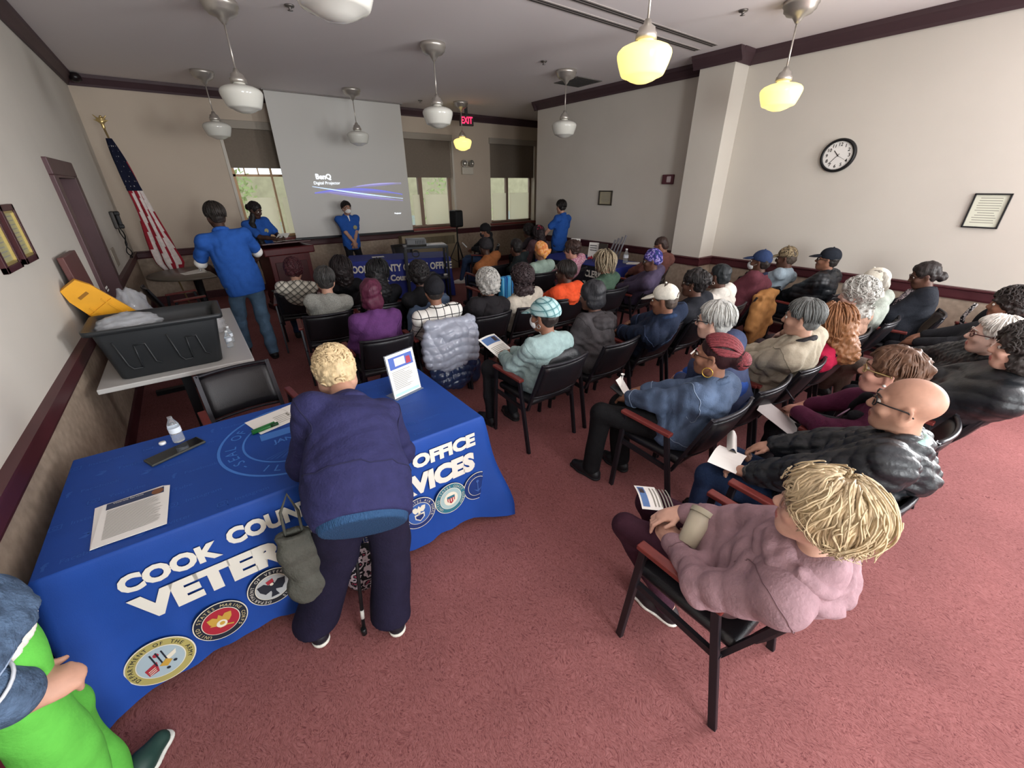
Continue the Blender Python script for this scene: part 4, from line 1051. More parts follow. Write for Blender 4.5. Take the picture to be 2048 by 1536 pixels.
# lectern
def lectern():
    e = empty('lectern', 'dark cherry wood lectern beside the window with the speaker behind it', 'lectern', (1.22, 8.15, 0), rz=.2)
    wd = mat('cherry_wood', '4e1a1d', rough=.32, var=.18, vscale=6, aniso=(5, 5, 1)); wd2 = mat('cherry_wood_dark', '3c1417', rough=.35, var=.15, vscale=6)
    obj('body', b2((-.33, -.24, .08), (.33, .24, .95), bev=.008), wd, e)
    bm = b2((-.26, -.252, .2), (.26, -.238, .82), bev=.006); obj('front_panel', bm, wd2, e)
    obj('plinth', b2((-.37, -.28, 0), (.37, .28, .09), bev=.012), wd2, e)
    bm = b2((-.41, -.3, .93), (.41, .3, 1.05), bev=.02); obj('top_box', bm, wd, e)
    bm = bmesh.new(); box(bm, (0, .02, 1.085), (.78, .56, .025), R=Matrix.Rotation(-.12, 3, 'X'), bev=.006); obj('reading_surface', bm, wd2, e)
lectern()
e = empty('paper', 'white papers on top of the cherry lectern', 'paper', (1.22, 8.17, 1.105), rz=.15); bm = box(bmesh.new(), (0, 0, .015), (.2, .28, .002), R=Matrix.Rotation(-.12, 3, 'X')); box(bm, (.18, .02, .017), (.2, .28, .002), R=Matrix.Rotation(-.12, 3, 'X') @ Matrix.Rotation(.3, 3, 'Z')); obj('sheets', bm, paperm, e)
o = obj('outlet_box', b2((-.05, -.03, 0), (.05, .03, .08), bev=.006), mat('plate_brown', '6a4c40')); o.location = (1.42, 7.72, 0); tag(o, 'small brown floor outlet box at the foot of the lectern', 'outlet')
# clerk table in front of the screen
A2 = -.36; C2 = (3.1, 7.75, 0)
table_under('folding_table', 'folding table under the indigo cloth in front of the projection screen', C2, A2, 1.8, .74, .735, mat('table_grey', '8d8b88', rough=.5), black)
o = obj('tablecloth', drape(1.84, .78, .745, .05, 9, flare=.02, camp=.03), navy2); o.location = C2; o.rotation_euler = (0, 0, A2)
tag(o, 'indigo tablecloth lettered with the clerk name in front of the projection screen', 'tablecloth')
bm = bmesh.new()
for s, sz, z, k in (("COOK COUNTY CLERK'S OFFICE", .17, .6, .78), ("Cook County Clerk", .15, .42, .95)):
    text_bm(bm, s, sz, Matrix.Translation((0, -.425, z)) @ RX, bold=.006, sx=k*.95)
obj('front_lettering', bm, lt, o)
e = empty('paper', 'white paper on the indigo table in front of the screen', 'paper', (2.75, 7.9, .748), rz=-.2); obj('sheet', b2((-.11, -.07, 0), (.11, .07, .001)), paperm, e)
# projector cart with projector
e = empty('projector_cart', 'black metal projector cart in front of the indigo table', 'cart', (3.32, 7.02, 0), rz=-.32)
for x in (-.36, .36):
    for y in (-.17, .17): obj('leg', b2((x-.018, y-.018, .05), (x+.018, y+.018, 1.0)), black, e)
    for y in (-.17, .17): obj('caster', tube(bmesh.new(), [(x-.012, y, .028), (x+.012, y, .028)], .027, 14), black, e)
obj('top_shelf', b2((-.38, -.19, .965), (.38, .19, 1.0), bev=.004), mat('shelf_dark', '26282c', rough=.3), e)
obj('lower_shelf', b2((-.38, -.19, .42), (.38, .19, .45), bev=.004), mat('shelf_dark', '26282c', rough=.3), e)
obj('power_cord', tube(bmesh.new(), [(-.2+.06*math.cos(t), -.21, .9+.05*math.sin(t)-.01*t/6) for t in [k*.5 for k in range(30)]], .006, 6), black, e)
e = empty('projector', 'grey projector with vents on top of the black cart', 'projector', (3.2, 7.13, 1.001), rz=-.32)
obj('body', b2((-.17, -.12, .012), (.17, .12, .11), bev=.015), mat('projector_grey', '5d5e60', rough=.4), e)
bm = bmesh.new()
for i in range(6): b2((-.02+i*.028, -.122, .03), (-.006+i*.028, -.118, .09), bm)
obj('vent', bm, black, e)
obj('lens', tube(bmesh.new(), [(-.1, .11, .06), (-.1, .15, .06)], .035, 20), black, e)
e = empty('laptop', 'flat silver device with papers beside the projector on the cart', 'laptop', (3.5, 6.98, 1.001), rz=-.32)
obj('base', b2((-.17, -.11, 0), (.17, .11, .016), bev=.005), mat('silver_device', '9b9c9f', rough=.4), e)
obj('papers', box(bmesh.new(), (.02, .0, .019), (.26, .18, .004), R=Matrix.Rotation(.1, 3, 'Z')), paperm, e)
e = empty('power_strip', 'dark device box on the lower shelf of the projector cart', 'device', (3.42, 6.98, .451), rz=-.3)
bm = bmesh.new(); prism(bm, [(-.14, 0), (.14, 0), (.02, .07), (-.04, .07)], -.1, .1, R=Matrix.Rotation(PI/2, 3, 'X')); obj('body', bm, mat('device_dark', '2c2d30', rough=.3), e)
e = empty('tape_roll', 'small white roll on the lower shelf of the projector cart', 'tape', (3.62, 6.9, .451)); obj('roll', lathe(bmesh.new(), [(.015, 0), (.035, 0), (.035, .03), (.015, .03)], 20), white, e)
# PA speaker on a tripod
e = empty('speaker_stand', 'black tripod stand under the loudspeaker by the back wall', 'speaker stand', (5.17, 9.1, 0))
obj('pole', tube(bmesh.new(), [(0, 0, .12), (0, 0, 1.06)], .018, 12), black, e)
for k in range(3):
    a = k*2*PI/3+.5; obj('leg', tube(bmesh.new(), [(.02*math.cos(a), .02*math.sin(a), .72), (.36*math.cos(a), .36*math.sin(a), .012)], .012, 8), black, e)
    obj('brace', tube(bmesh.new(), [(.015*math.cos(a), .015*math.sin(a), .25), (.2*math.cos(a), .2*math.sin(a), .36)], .007, 6), black, e)
e = empty('loudspeaker', 'black loudspeaker on the tripod stand between two back windows', 'speaker', (5.17, 9.1, 1.06), rz=.3)
obj('cabinet', b2((-.125, -.11, 0), (.125, .11, .37), bev=.03), black, e); obj('grille', b2((-.105, -.118, .03), (.105, -.105, .34), bev=.01), mat('grille_black', '1f2022', rough=.6, bump=.4, bscale=400), e)
# second clerk table by the right wall
A3 = PI/2*-1+.08; C3 = (5.62, 5.25, 0)
table_under('folding_table', 'folding table under the blue cloth along the right wall', C3, A3, 1.76, .74, .735, mat('table_grey', '8d8b88', rough=.5), black)
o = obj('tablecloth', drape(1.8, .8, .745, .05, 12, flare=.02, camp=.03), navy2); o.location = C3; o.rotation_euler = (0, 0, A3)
tag(o, 'blue tablecloth with black lettered front panel along the right wall', 'tablecloth')
obj('front_band', b2((-.75, -.433, .3), (.86, -.425, .735)), mat('band_black', '17181f', rough=.7), o)
bm = text_bm(bmesh.new(), "COOK COUNTY CLERK", .15, Matrix.Translation((.02, -.436, .6)) @ RX, bold=.006, sx=.8); text_bm(bm, "Cook County Clerk", .14, Matrix.Translation((.02, -.436, .42)) @ RX, bold=.005, sx=.85)
obj('front_lettering', bm, lt, o)
def on3(u, v): 
    c, s = math.cos(A3), math.sin(A3); return (C3[0]+c*u-s*v, C3[1]+s*u+c*v)
bottle('clear water bottle standing at the near end of the blue right-hand table', on3(.72, .12)+(.748,), s=1.25)
for i, (u, v, hh, lab) in enumerate(((-.45, .15, .3, 'white flyer in a stand on the blue right-hand table, farther of two'), (-.05, .2, .26, 'white flyer in a stand on the blue right-hand table, nearer of two'))):
    e = empty('flyer_stand', lab, 'sign holder', on3(u, v)+(.748,), rz=A3+.25)
    obj('sheet', box(bmesh.new(), (0, .03, hh/2), (.19, .004, hh), R=Matrix.Rotation(-.2, 3, 'X')), paperm, e)
    bm = bmesh.new()
    for k in range(5): box(bm, (0, .027-.004+(.5-.1*k-.25)*-.0, hh*.8-k*.04), (.13, .003, .012), R=Matrix.Rotation(-.2, 3, 'X'))
    obj('printed_lines', bm, mat('ink_dark', '4c4c50'), e)
e = empty('poster_tubes', 'row of grey tubes and brochures leaning on the blue right-hand table', 'brochures', on3(.4, .2)+(.748,), rz=A3)
for k in range(4): obj('tube', tube(bmesh.new(), [(-.12+.07*k, 0, 0), (-.02+.07*k, .06, .34+.03*k)], .016, 8), mat('tube_grey', '6e6d72', rough=.4), e)
e = empty('card_rack', 'dark rack of cards at the back of the blue right-hand table', 'rack', on3(.15, .2)+(.748,), rz=A3); obj('back', box(bmesh.new(), (0, .03, .13), (.18, .02, .26), R=Matrix.Rotation(-.15, 3, 'X')), mat('rack_dark', '4a443e'), e); obj('cards', box(bmesh.new(), (0, 0, .1), (.14, .02, .12), R=Matrix.Rotation(-.15, 3, 'X')), mat('cards', '9a928a'), e)
for i, (u, v, sx_, lab) in enumerate(((-.1, -.1, .28, 'white leaflet pile at the middle of the blue right-hand table'), (.55, -.15, .25, 'white leaflet near the front corner of the blue right-hand table'), (.82, .2, .22, 'white leaflet at the wall end of the blue right-hand table'))):
    o = obj('leaflets', b2((-sx_/2, -.1, 0), (sx_/2, .1, .008)), paperm); o.location = on3(u, v)+(.748,); o.rotation_euler = (0, 0, A3+.3*i); tag(o, lab, 'leaflet')
e = empty('gift_bow', 'small red bow among the papers on the blue right-hand table', 'bow', on3(.08, -.02)+(.75,)); 
obj('bow', tube(tube(bmesh.new(), [(0, 0, .02), (.05, .02, .05), (.06, 0, .02), (0, 0, .02)], .014, 7), [(0, 0, .02), (-.05, -.02, .05), (-.06, 0, .02), (0, 0, .02)], .014, 7), mat('bow_red', '9a2030', rough=.5), e)
# backpack and blue bag on a chair at the right
sd = SDF(.012).ell((0, 0, .2), (.19, .13, .22)).ell((0, -.1, .14), (.14, .07, .13), k=.04).cone((-.1, .1, .38), (-.12, .14, .1), .02).cone((0, 0, .42), (0, .03, .46), .03, .02)
e = empty('backpack', 'black backpack with patterned straps on the chair by the right wall', 'backpack', (6.02, .25, .463), rz=.4)
sdf_obj('bag', sd, cloth('backpack_black', '17181c', bump=.5), e, noise=(.008, 18, 3))
obj('strap', tube(bmesh.new(), [(.12, .14, .4), (.17, .17, .25), (.14, .15, .1)], .018, 8), blotch_mat('strap_print', ['1a1a1e', 'b9b3b0', '3a3a44'], 60), e)
e = empty('tote_bag', 'blue cloth bag with white letters hanging in front of the backpack', 'bag', (5.62, .22, .463), rz=1.1)
sdf_obj('bag', SDF(.012).ell((0, 0, .08), (.2, .05, .13)).ell((.05, .02, .15), (.12, .04, .07), k=.05), cloth('bag_blue', '2347b8', bump=.3), e, noise=(.008, 20, 8))
obj('lettering', text_bm(bmesh.new(), 'ZEB', .09, Matrix.Translation((0, -.055, .05)) @ RX, bold=.005), lt, e)
# ================================================================== PEOPLE
V3 = lambda *a: np.array(a, float)
def unit(v):
    v = np.array(v, float); return v/max(np.linalg.norm(v), 1e-9)
def rotm(yaw, pitch=0, roll=0):     # yaw + = to the person's left, pitch + = look up
    return np.array(Matrix.Rotation(math.radians(yaw), 3, 'Z') @ Matrix.Rotation(math.radians(pitch), 3, 'X') @ Matrix.Rotation(math.radians(roll), 3, 'Y'))
def ik(a, b, l1, l2, pole):
    a, b = np.array(a, float), np.array(b, float); d = b-a; L = np.linalg.norm(d); u = unit(d)
    if L > (l1+l2)*.995: b = a+u*(l1+l2)*.995; L = (l1+l2)*.995
    x = (l1*l1-l2*l2+L*L)/(2*L); h = math.sqrt(max(l1*l1-x*x, 0))
    p = np.array(pole, float); p = p-u*(p@u); p = unit(p)
    return a+u*x+p*h, b
SKIN = {'fair': 'cda28f', 'tan': 'ad8470', 'brown': '835b48', 'dark': '573b30', 'deep': '412c24', 'pale': 'd0ad9e', 'rose': 'bf8d7c', 'olive': 'a87f69'}
def skin(k): return mat('skin_'+k, SKIN[k], rough=.5, var=.06, vscale=40, spec=.35, bump=.04, bscale=250)
def lipm(k): return mat('lips_'+k, {'fair': 'b9706a', 'pale': 'b8766e', 'rose': 'a4605a', 'tan': '92564a', 'olive': '92564a', 'brown': '71403a', 'dark': '4e2a26', 'deep': '3c2020'}[k], rough=.4)
HAIR = {}
def hairm(c, b=.5, bs=70, an=(1, 1, .35)): return mat('hair_'+c, c, rough=.5, var=.25, vscale=60, bump=b, bscale=bs, spec=.35, aniso=an)
def fingers(sd, w, d, n, side, curl, sc, fine):
    """hand: w wrist, d pointing direction, n back-of-hand normal, side = +1 if the thumb lies along +cross(d,n)"""
    d = unit(d); n = unit(n-d*(n@d)); t = np.cross(d, n)*side
    c = w+d*.05*sc
    R = np.stack([t, d, n], 1)
    sd.ell(c, (.042*sc, .056*sc, .017*sc), R=R, k=.02)
    sd.cone(w-d*.03, c, .026*sc, .024*sc, k=.025)
    kk = .004 if fine else .012
    for i, (o, L) in enumerate(((.029, .072), (.0095, .08), (-.0105, .074), (-.029, .058))):
        p = c+t*o*sc+d*.046*sc; L *= sc; cl = curl+.08*i
        q = p+unit(d*math.cos(cl)-n*math.sin(cl)+t*o*1.6)*L*.5; r = q+unit(d*math.cos(cl*2.2)-n*math.sin(cl*2.2)+t*o*.6)*L*.5
        sd.cone(p-d*.015, q, .0095*sc, .0085*sc, k=kk).cone(q, r, .0085*sc, .0068*sc, k=kk)
    p = w+d*.02*sc+t*.026*sc; q = p+unit(d*.75+t*.75-n*.2)*.045*sc; r = q+unit(d*1.0+t*.12-n*.3*min(1, curl+.3))*.036*sc
    sd.cone(p, q, .0125*sc, .0105*sc, k=.012).cone(q, r, .0105*sc, .0078*sc, k=kk)
def head_sdf(sd, T, fem, fine, child=1.0, fat=0.0):
    P = lambda x, y, z: T(V3(x, y, z))
    R = T.R
    sd.ell(P(0, -.014, .036), (.075, .096, .084), R=R)
    sd.ell(P(0, .028, -.03), (.061+fat*.5, .066, .084), R=R)
    sd.ell(P(0, .06, -.09), (.032 if fem else .037, .028, .026), R=R)
    for s in (-1, 1):
        sd.cone(P(s*(.05+fat), -.0, -.045), P(s*.022, .055, -.095), .022+fat, .018)
        sd.ell(P(s*.04, .066, -.028), (.024, .022, .022), R=R, k=.02)
        sd.ell(P(s*.032, .1, .004), (.017, .014, .012), R=R, k=.012, op=-1)
        sd.cone(P(s*.012, .088, .024), P(s*.044, .074, .021), .009, .008, k=.015)
        # ear: disc with a dished middle
        RE = R @ np.array(Matrix.Rotation(s*.35, 3, 'Z'))
        sd.ell(P(s*.079, -.008, -.006), (.009, .02, .031), R=RE, k=.008)
        if fine: sd.ell(P(s*.09, -.004, -.002), (.008, .012, .02), R=RE, k=.006, op=-1)
        sd.ell(P(s*.079, -.002, -.034), (.008, .009, .01), R=R, k=.006)
        sd.ell(P(s*.0115, .102, -.032), (.0085, .01, .008), R=R, k=.008)
    sd.cone(P(0, .09, .012), P(0, .109, -.026), .0085, .0125, k=.014)
    sd.ell(P(0, .088, -.061), (.023, .012, .0065), R=R, k=.01)
    sd.ell(P(0, .086, -.0725), (.019, .012, .007), R=R, k=.008)
    if fine: sd.cone(P(-.02, .104, -.0668), P(.02, .104, -.0668), .0035, k=.003, op=-1)
class TF:
    def __init__(s, o, R, sc): s.o = np.array(o, float); s.R = np.array(R); s.sc = sc
    def __call__(s, v): return s.o+s.R @ (v*s.sc)
def locks(bm, T, n, R0, ctr, th0, thf, thb, wav, r, rs, drop=0.0, mi=0, fuzz=.006, seg=9, face=.45):
    """strands running from the crown over the scalp; thf/thb end angles at face/back; drop = extra fall"""
    for i in range(n):
        ph = rs.uniform(-PI, PI); fr = math.cos(ph)         # 1 = forward
        cl = math.sin(5*ph)+.7*math.sin(11*ph+1.3)
        tend = thb+(thf-thb)*max(0, (fr-(-.2))/1.2)**1.3
        t0 = th0*rs.random()+.12+ (rs.random()**2)*tend*.5
        amp = wav*rs.uniform(.8, 1.15); fq = 7+.6*cl; p0 = 2.2*cl+rs.uniform(-.35, .35)
        pts = []; jj = rs.uniform(-fuzz, fuzz)+fuzz*.5
        L = tend*rs.uniform(.9, 1.08)
        for k in range(seg):
            u = k/(seg-1); th = t0+(L-t0)*u; a = ph+amp*6*math.sin(fq*u+p0)*u*.35
            rad = (1+jj/.09)
            thc = min(th, 1.9)
            x = R0[0]*math.sin(thc)*math.sin(a)*rad; y = R0[1]*math.sin(thc)*math.cos(a)*rad; z = R0[2]*math.cos(thc)*rad
            if th > 1.9: z -= (th-1.9)*.08
            if u > .6: z -= drop*(u-.6)/.4
            w_ = amp*.06*math.sin(fq*1.7*u+p0)
            pts.append(T(V3(x+ctr[0]+w_*math.cos(a), y+ctr[1]-w_*math.sin(a), z+ctr[2])))
        tube(bm, pts, [r*(.6+.4*math.sin(PI*min(1, .2+u*.8)))*(1 if u < .85 else .5) for u in [k/(seg-1) for k in range(seg)]], 5, mi)
    return bm
def glasses(T, col, e, round_=True, thick=.003):
    bm = bmesh.new()
    for s in (-1, 1):
        ring_ = []
        for k in range(16):
            a = 2*PI*k/16; ring_.append(T(V3(s*.034+.026*math.cos(a), .099-.008*abs(math.cos(a))*(1 if s*math.cos(a) > 0 else .2), .003+.019*math.sin(a))))
        tube(bm, ring_, thick, 5, closed=True)
        tube(bm, [T(V3(s*.06, .092, .007)), T(V3(s*.079, .05, .008)), T(V3(s*.085, -.008, .006)), T(V3(s*.083, -.03, -.012))], thick, 5)
    tube(bm, [T(V3(-.008, .104, .006)), T(V3(.008, .104, .006))], thick, 5)
    return obj('glasses', bm, mat('glasses_'+col, col, rough=.3), e)
def seams(c, mt, paths=('arm', 'yoke'), r=.0022, name='seams', lift=.0012, custom=None):
    """stitched lines lying on the garment: guide curves dropped onto its surface"""
    from mathutils.bvhtree import BVHTree
    me = c['top'].data
    V = [v.co.copy() for v in me.vertices]; bv = BVHTree.FromPolygons(V, [tuple(p.vertices) for p in me.polygons])
    N, side, up, fwd, P = c['N'], c['side'], c['up'], c['fwd'], c['P']; TL = np.linalg.norm(N-P)
    G = []
    if 'arm' in paths:
        for q in (-1, 1):
            d = unit(c['EL'][q]-c['SH'][q]+side*q*.25); a = unit(np.cross(d, V3(.3, .2, 1))); b = np.cross(d, a); o = c['SH'][q]+d*.035
            G.append([o+(a*math.cos(t)+b*math.sin(t))*.14 for t in [2*PI*k/30 for k in range(31)]])
    if 'yoke' in paths: G.append([N-up*.13+side*x*.15-fwd*.22+up*.012*(1-x*x) for x in [-1+k/10 for k in range(21)]])
    if 'pleat' in paths:
        for x in (-.07, .07): G.append([N-up*(.13+(TL-.1)*k/14)+side*x*(1-.2*k/14)-fwd*.22 for k in range(15)])
    if 'hem' in paths: G.append([P+up*.02+side*.3*math.sin(t)-fwd*.3*math.cos(t) for t in [-1.5+k*.125 for k in range(25)]])
    if 'gather' in paths:
        for k in range(9):
            x = -.1+.025*k; G.append([N-up*(.13+.012*j)+side*x-fwd*.22 for j in range(5)])
    if 'cuff' in paths:
        for q in (-1, 1):
            d = unit(c['HD'][q]-c['EL'][q]); a = unit(np.cross(d, V3(.3, .2, 1))); b = np.cross(d, a); o = c['HD'][q]-d*.075
            G.append([o+(a*math.cos(t)+b*math.sin(t))*.08 for t in [2*PI*k/20 for k in range(21)]])
    if custom: G += custom
    bm = bmesh.new()
    for g in G:
        pts = []
        for p in g:
            loc, nn, _, dist = bv.find_nearest(Vector(p))
            if loc is not None and dist < .3: pts.append(loc+nn*lift)
        if len(pts) > 2: tube(bm, pts, r, 5)
    return obj(name, bm, mt, c['top'])
PEOPLE = {}
def person(label, base, rot, head, sk='brown', fem=True, pose='sit', vox=.011, yaw=0, pitch=0, roll=0, sc=1.0, fat=0.0,
           top='222222', topm=None, sleeve='long', hood=False, collar=None, puff=0.0, quilt=None, fold=.005, topname='top', hemz=None, topfn=None,
           pants='1b1b20', pantsm=None, wide=0.0, shoe='1a1a1c', sole=None,
           hair=None, hairfn=None, hat=None, spec=None, hands=None, feet=None, knees=None, pelvis=None, curl=.5, elbow=None, mask=None, earring=None, extra=None, fine=None, topcut=None, hemcut=.055, slip=None, cat='person', bodyw=1.0, hips=None, turn=0, hdir=None):
    """head = world position of the head centre; everything else in the person's own frame (faces +y)"""
    fine = vox < .0075 if fine is None else fine
    rs = random.Random(hash(label) % 99991 if False else sum(ord(c)*(i+1) for i, c in enumerate(label)))
    e = empty('person', label, cat, (base[0], base[1], 0), math.radians(rot), 'people in the room')
    Mi = Matrix.Rotation(-math.radians(rot), 3, 'Z')
    Hc = np.array(Mi @ (Vector(head)-Vector((base[0], base[1], 0))))
    HR = rotm(yaw, pitch, roll); T = TF(Hc, HR, sc)
    sit = pose == 'sit'
    P = V3(*(pelvis if pelvis is not None else ((0, -.055, .55) if sit else (0, 0, .93))))
    N = Hc+HR @ V3(0, -.035, -.115)*sc*.6 + V3(0, -.035, -.105)*sc     # base of the neck
    if slip is not None: N = N+V3(*slip)
    up = unit(N-P); side = unit(np.cross(V3(0, 1, 0) if abs(up[1]) < .8 else V3(0, 0, 1), up))
    if side[0] < 0: side = -side
    if turn: side = np.array(Matrix.Rotation(math.radians(turn), 3, Vector(up)) @ Vector(side))
    fwd = np.cross(up, side)
    if fwd @ (V3(0, 1, 0) if abs(up[1]) < .8 else V3(0, 0, -1)) < 0: fwd = -fwd
    TR = np.stack([side, fwd, up], 1)
    TL = np.linalg.norm(N-P)
    shw = (.155 if fem else .178)*sc*bodyw
    ch = P+(N-P)*.62+fwd*-.005; be = P+(N-P)*.28+fwd*.01
    SH = {s: N+side*s*shw-up*.045*sc for s in (-1, 1)}
    hw = .085*sc
    HP = {s: P+V3(s*hw, .0, -.008 if sit else -.02) for s in (-1, 1)}
    if sit:
        FT_ = feet or {-1: (-.11, .43, .045), 1: (.11, .43, .045)}
        KN = knees or {}
    else:
        FT_ = feet or {-1: (-.1, 0, .045), 1: (.1, 0, .045)}; KN = knees or {}
    FT_ = {s: V3(*FT_[s]) for s in (-1, 1)}
    AN = {s: FT_[s]+V3(0, -.02, .045) for s in (-1, 1)}
    K = {}
    for s in (-1, 1):
        if s in KN: K[s] = V3(*KN[s])
        else:
            K[s], AN[s] = ik(HP[s], AN[s], .43*sc, .41*sc, (s*.12, .6 if sit else 1, .8 if sit else .0))
    ul, fl_ = .275*sc, .25*sc
    hd = hands or {-1: (-.07, .27, .63), 1: (.07, .29, .63)}
    HD = {}; EL = {}
    for s in (-1, 1):
        pole = (elbow or {}).get(s, (s*.6, -.5, -.8))
        EL[s], HD[s] = ik(SH[s], V3(*hd[s]), ul, fl_, pole)
    g = .92+fat*2
    def torso(sd, inf, arms=True, hem=None):
        q = inf
        sd.ell(P+up*.03, ((.155+fat*.8)*sc*bodyw+q, (.115+fat)*sc+q, .115*sc+q), R=TR, k=.06)
        sd.ell(be, ((.14+fat if fem else .152+fat)*sc*bodyw+q, (.105+fat*1.3)*sc+q, TL*.3+q), R=TR, k=.07)
        sd.ell(ch, ((.155+fat*.5)*sc*bodyw+q, (.108+fat*.6)*sc+q, TL*.33+q), R=TR, k=.07)
        if fem: 
            for s in (-1, 1): sd.ell(ch+side*s*.065*sc+fwd*.075*sc-up*.01, (.062*sc+q*.6, .05*sc+q*.6, .062*sc+q*.6), R=TR, k=.04)
        sd.cone(SH[-1], SH[1], .054*sc+q, k=.06); 
        sd.cone(N-up*.06, N+up*.0, .08*sc+q*.8, .058*sc+q*.5, k=.05)
    # ---- body: one continuous mesh
    sd = SDF(vox)
    torso(sd, -.012)
    sd.cone(N-up*.03, Hc+HR @ V3(0, -.02, -.05)*sc, .054*sc, .05*sc, k=.03)
    for s in (-1, 1):
        sd.cone(SH[s], EL[s], .042*sc, .037*sc, k=.03).cone(EL[s], EL[s]*.5+HD[s]*.5, .039*sc, .036*sc, k=.02).cone(EL[s]*.5+HD[s]*.5, HD[s], .035*sc, .025*sc, k=.02)
        dv = unit(HD[s]-EL[s]); hh = (hdir or {}).get(s)
        if hh is not None: dv2, nv = V3(*hh[0]), V3(*hh[1])
        else: dv2, nv = (unit(dv*.7+V3(-s*.25, .25, -.25)), V3(s*.15, .2, 1)) if sit else (unit(dv+V3(0, .1, -.2)), V3(s*1, .2, 0))
        sgn = 1 if np.cross(unit(dv2), unit(nv)) @ (V3(-s, 0, 0) if abs(unit(nv)[0]) < .7 else V3(0, 1, 0)) > 0 else -1
        fingers(sd, HD[s], dv2, nv, sgn, curl, sc, fine)
        sd.cone(HP[s], K[s], .07*sc, .05*sc, k=.04).cone(K[s], AN[s], .048*sc, .034*sc, k=.03)
        sd.cone(AN[s]-V3(0, .02, .02), FT_[s]+V3(0, .1, -.018), .03*sc, .022*sc, k=.03)
    head_sdf(sd, T, fem, fine, fat=min(fat, .02)*.4)
    V, Fq = sd.mesh()
    cen = V[Fq].mean(1); L = (cen-Hc) @ HR/sc
    mi = np.zeros(len(Fq), int)
    lipz = (np.abs(L[:, 0]) < .023-.25*np.abs(L[:, 2]+.067)) & (L[:, 1] > .085) & (L[:, 2] > -.0785) & (L[:, 2] < -.0565); mi[lipz] = 1
    body = np_obj('body', V, Fq, [skin(sk), lipm(sk)], e, mi)
    # ---- eyes, brows
    bm = bmesh.new()
    for s in (-1, 1):
        c = T(V3(s*.032, .081, .004))
        r0 = bmesh.ops.create_uvsphere(bm, u_segments=14, v_segments=10, radius=.0118*sc)
        bmesh.ops.translate(bm, verts=r0['verts'], vec=Vector(c))
        gz = c+HR @ V3(0, .0118, -.0006)*sc
        for v in r0['verts']:
            for f in v.link_faces:
                if (np.array(f.calc_center_median())-gz) @ (np.array(f.calc_center_median())-gz) < (.0062*sc)**2: f.material_index = 1
    obj('eyes', bm, [mat('eye_white', 'd8d2c8', rough=.2), mat('eye_iris', '2a1a12', rough=.15)], e, smooth=True)
    if hair != 'none' or not fine:
        hc = hair[1] if isinstance(hair, tuple) else '2a2220'
    else: hc = '4a3a30'
    bm = bmesh.new()
    for s in (-1, 1): tube(bm, [T(V3(s*.014, .099, .025)), T(V3(s*.03, .096, .031)), T(V3(s*.047, .082, .026))], [.0028*sc, .0036*sc, .002*sc], 5)
    obj('eyebrows', bm, mat('brow_'+hc, hc, rough=.8), e)
    # ---- trousers
    pm = pantsm or cloth('cloth_'+pants, pants)
    sd = SDF(max(vox, .008))
    sd.ell(P+V3(0, 0, .0), ((.165+fat*.8)*sc*(bodyw if hips is None else hips), (.125+fat)*sc, .093 if sit else .13*sc), R=TR if not sit else None, k=.05)
    for s in (-1, 1):
        sd.cone(HP[s], K[s], (.086+fat*.5)*sc, (.064+wide*.5)*sc, k=.05).cone(K[s], AN[s]+V3(0, 0, .0), (.062+wide*.5)*sc, (.047+wide)*sc, k=.03)
    o = sdf_obj('trousers', sd, pm, e, noise=(.006, 26, rs.randint(0, 99)), cut=[((0, 0, hemcut), (0, 0, -1))])
    # ---- shoes
    for s in (-1, 1):
        f = FT_[s]; dr = unit(V3(0, 1, 0)+V3(s*.12, 0, 0))
        z0 = f[2]-.045
        sd = SDF(.007 if fine else .011)
        sd.cone(V3(f[0], f[1]-.05, z0+.05), V3(f[0], f[1]-.03, z0+.08), .036*sc, .036*sc, k=.03)
        sd.cone(V3(f[0], f[1]-.06, z0+.034), V3(*f[:2], z0+.04)+dr*.05, .036*sc, .042*sc, k=.03).cone(V3(*f[:2], z0+.04)+dr*.05, V3(*f[:2], z0+.034)+dr*.13, .042*sc, .032*sc, k=.03)
        so = sdf_obj('shoe', sd, mat('shoe_'+shoe, shoe, rough=.5), e, cut=[((0, 0, z0+.014), (0, 0, -1))])
        sd = SDF(.007 if fine else .011)
        sd.cone(V3(f[0], f[1]-.062, z0+.016), V3(*f[:2], z0+.016)+dr*.06, .04*sc, .046*sc, k=.02).cone(V3(*f[:2], z0+.016)+dr*.06, V3(*f[:2], z0+.016)+dr*.14, .046*sc, .034*sc, k=.02)
        sdf_obj('sole', sd, mat('sole_'+(sole or shoe), sole or shoe, rough=.6), so, cut=[((0, 0, z0+.022), (0, 0, 1)), ((0, 0, z0+.001), (0, 0, -1))])
    # ---- top
    tm = topm or cloth('cloth_'+top, top)
    sd = SDF(max(vox, .008) if not quilt else max(vox*.8, .007))
    inf = .014+puff
    torso(sd, inf)
    hz = .13 if hemz is None else hemz
    sd.ell(P+up*(.02-hz*.3), ((.165+fat*.8 if fem else .15+fat*.8)*sc*bodyw+inf, (.125+fat if fem else .112+fat)*sc+inf, .09*sc+hz*.5), R=TR, k=.05)
    for s in (-1, 1):
        if sleeve == 'long':
            w = HD[s]-unit(HD[s]-EL[s])*.03
            sd.cone(SH[s], EL[s], .05*sc+inf, .044*sc+inf*1.05, k=.04).cone(EL[s], w, .045*sc+inf*1.05, .028*sc+inf*.9, k=.03)
        else:
            fr_ = .72
            sd.cone(SH[s], SH[s]+(EL[s]-SH[s])*fr_, .043*sc+inf, .05*sc+inf, k=.04)
    if topfn: topfn(sd, locals())
    # room for the neck
    cuts = [(Hc+HR @ V3(0, .0, -.075)*sc+up*.0, HR @ V3(0, .12, 1))]
    if topcut is not None: cuts.append((P-up*topcut, -up))
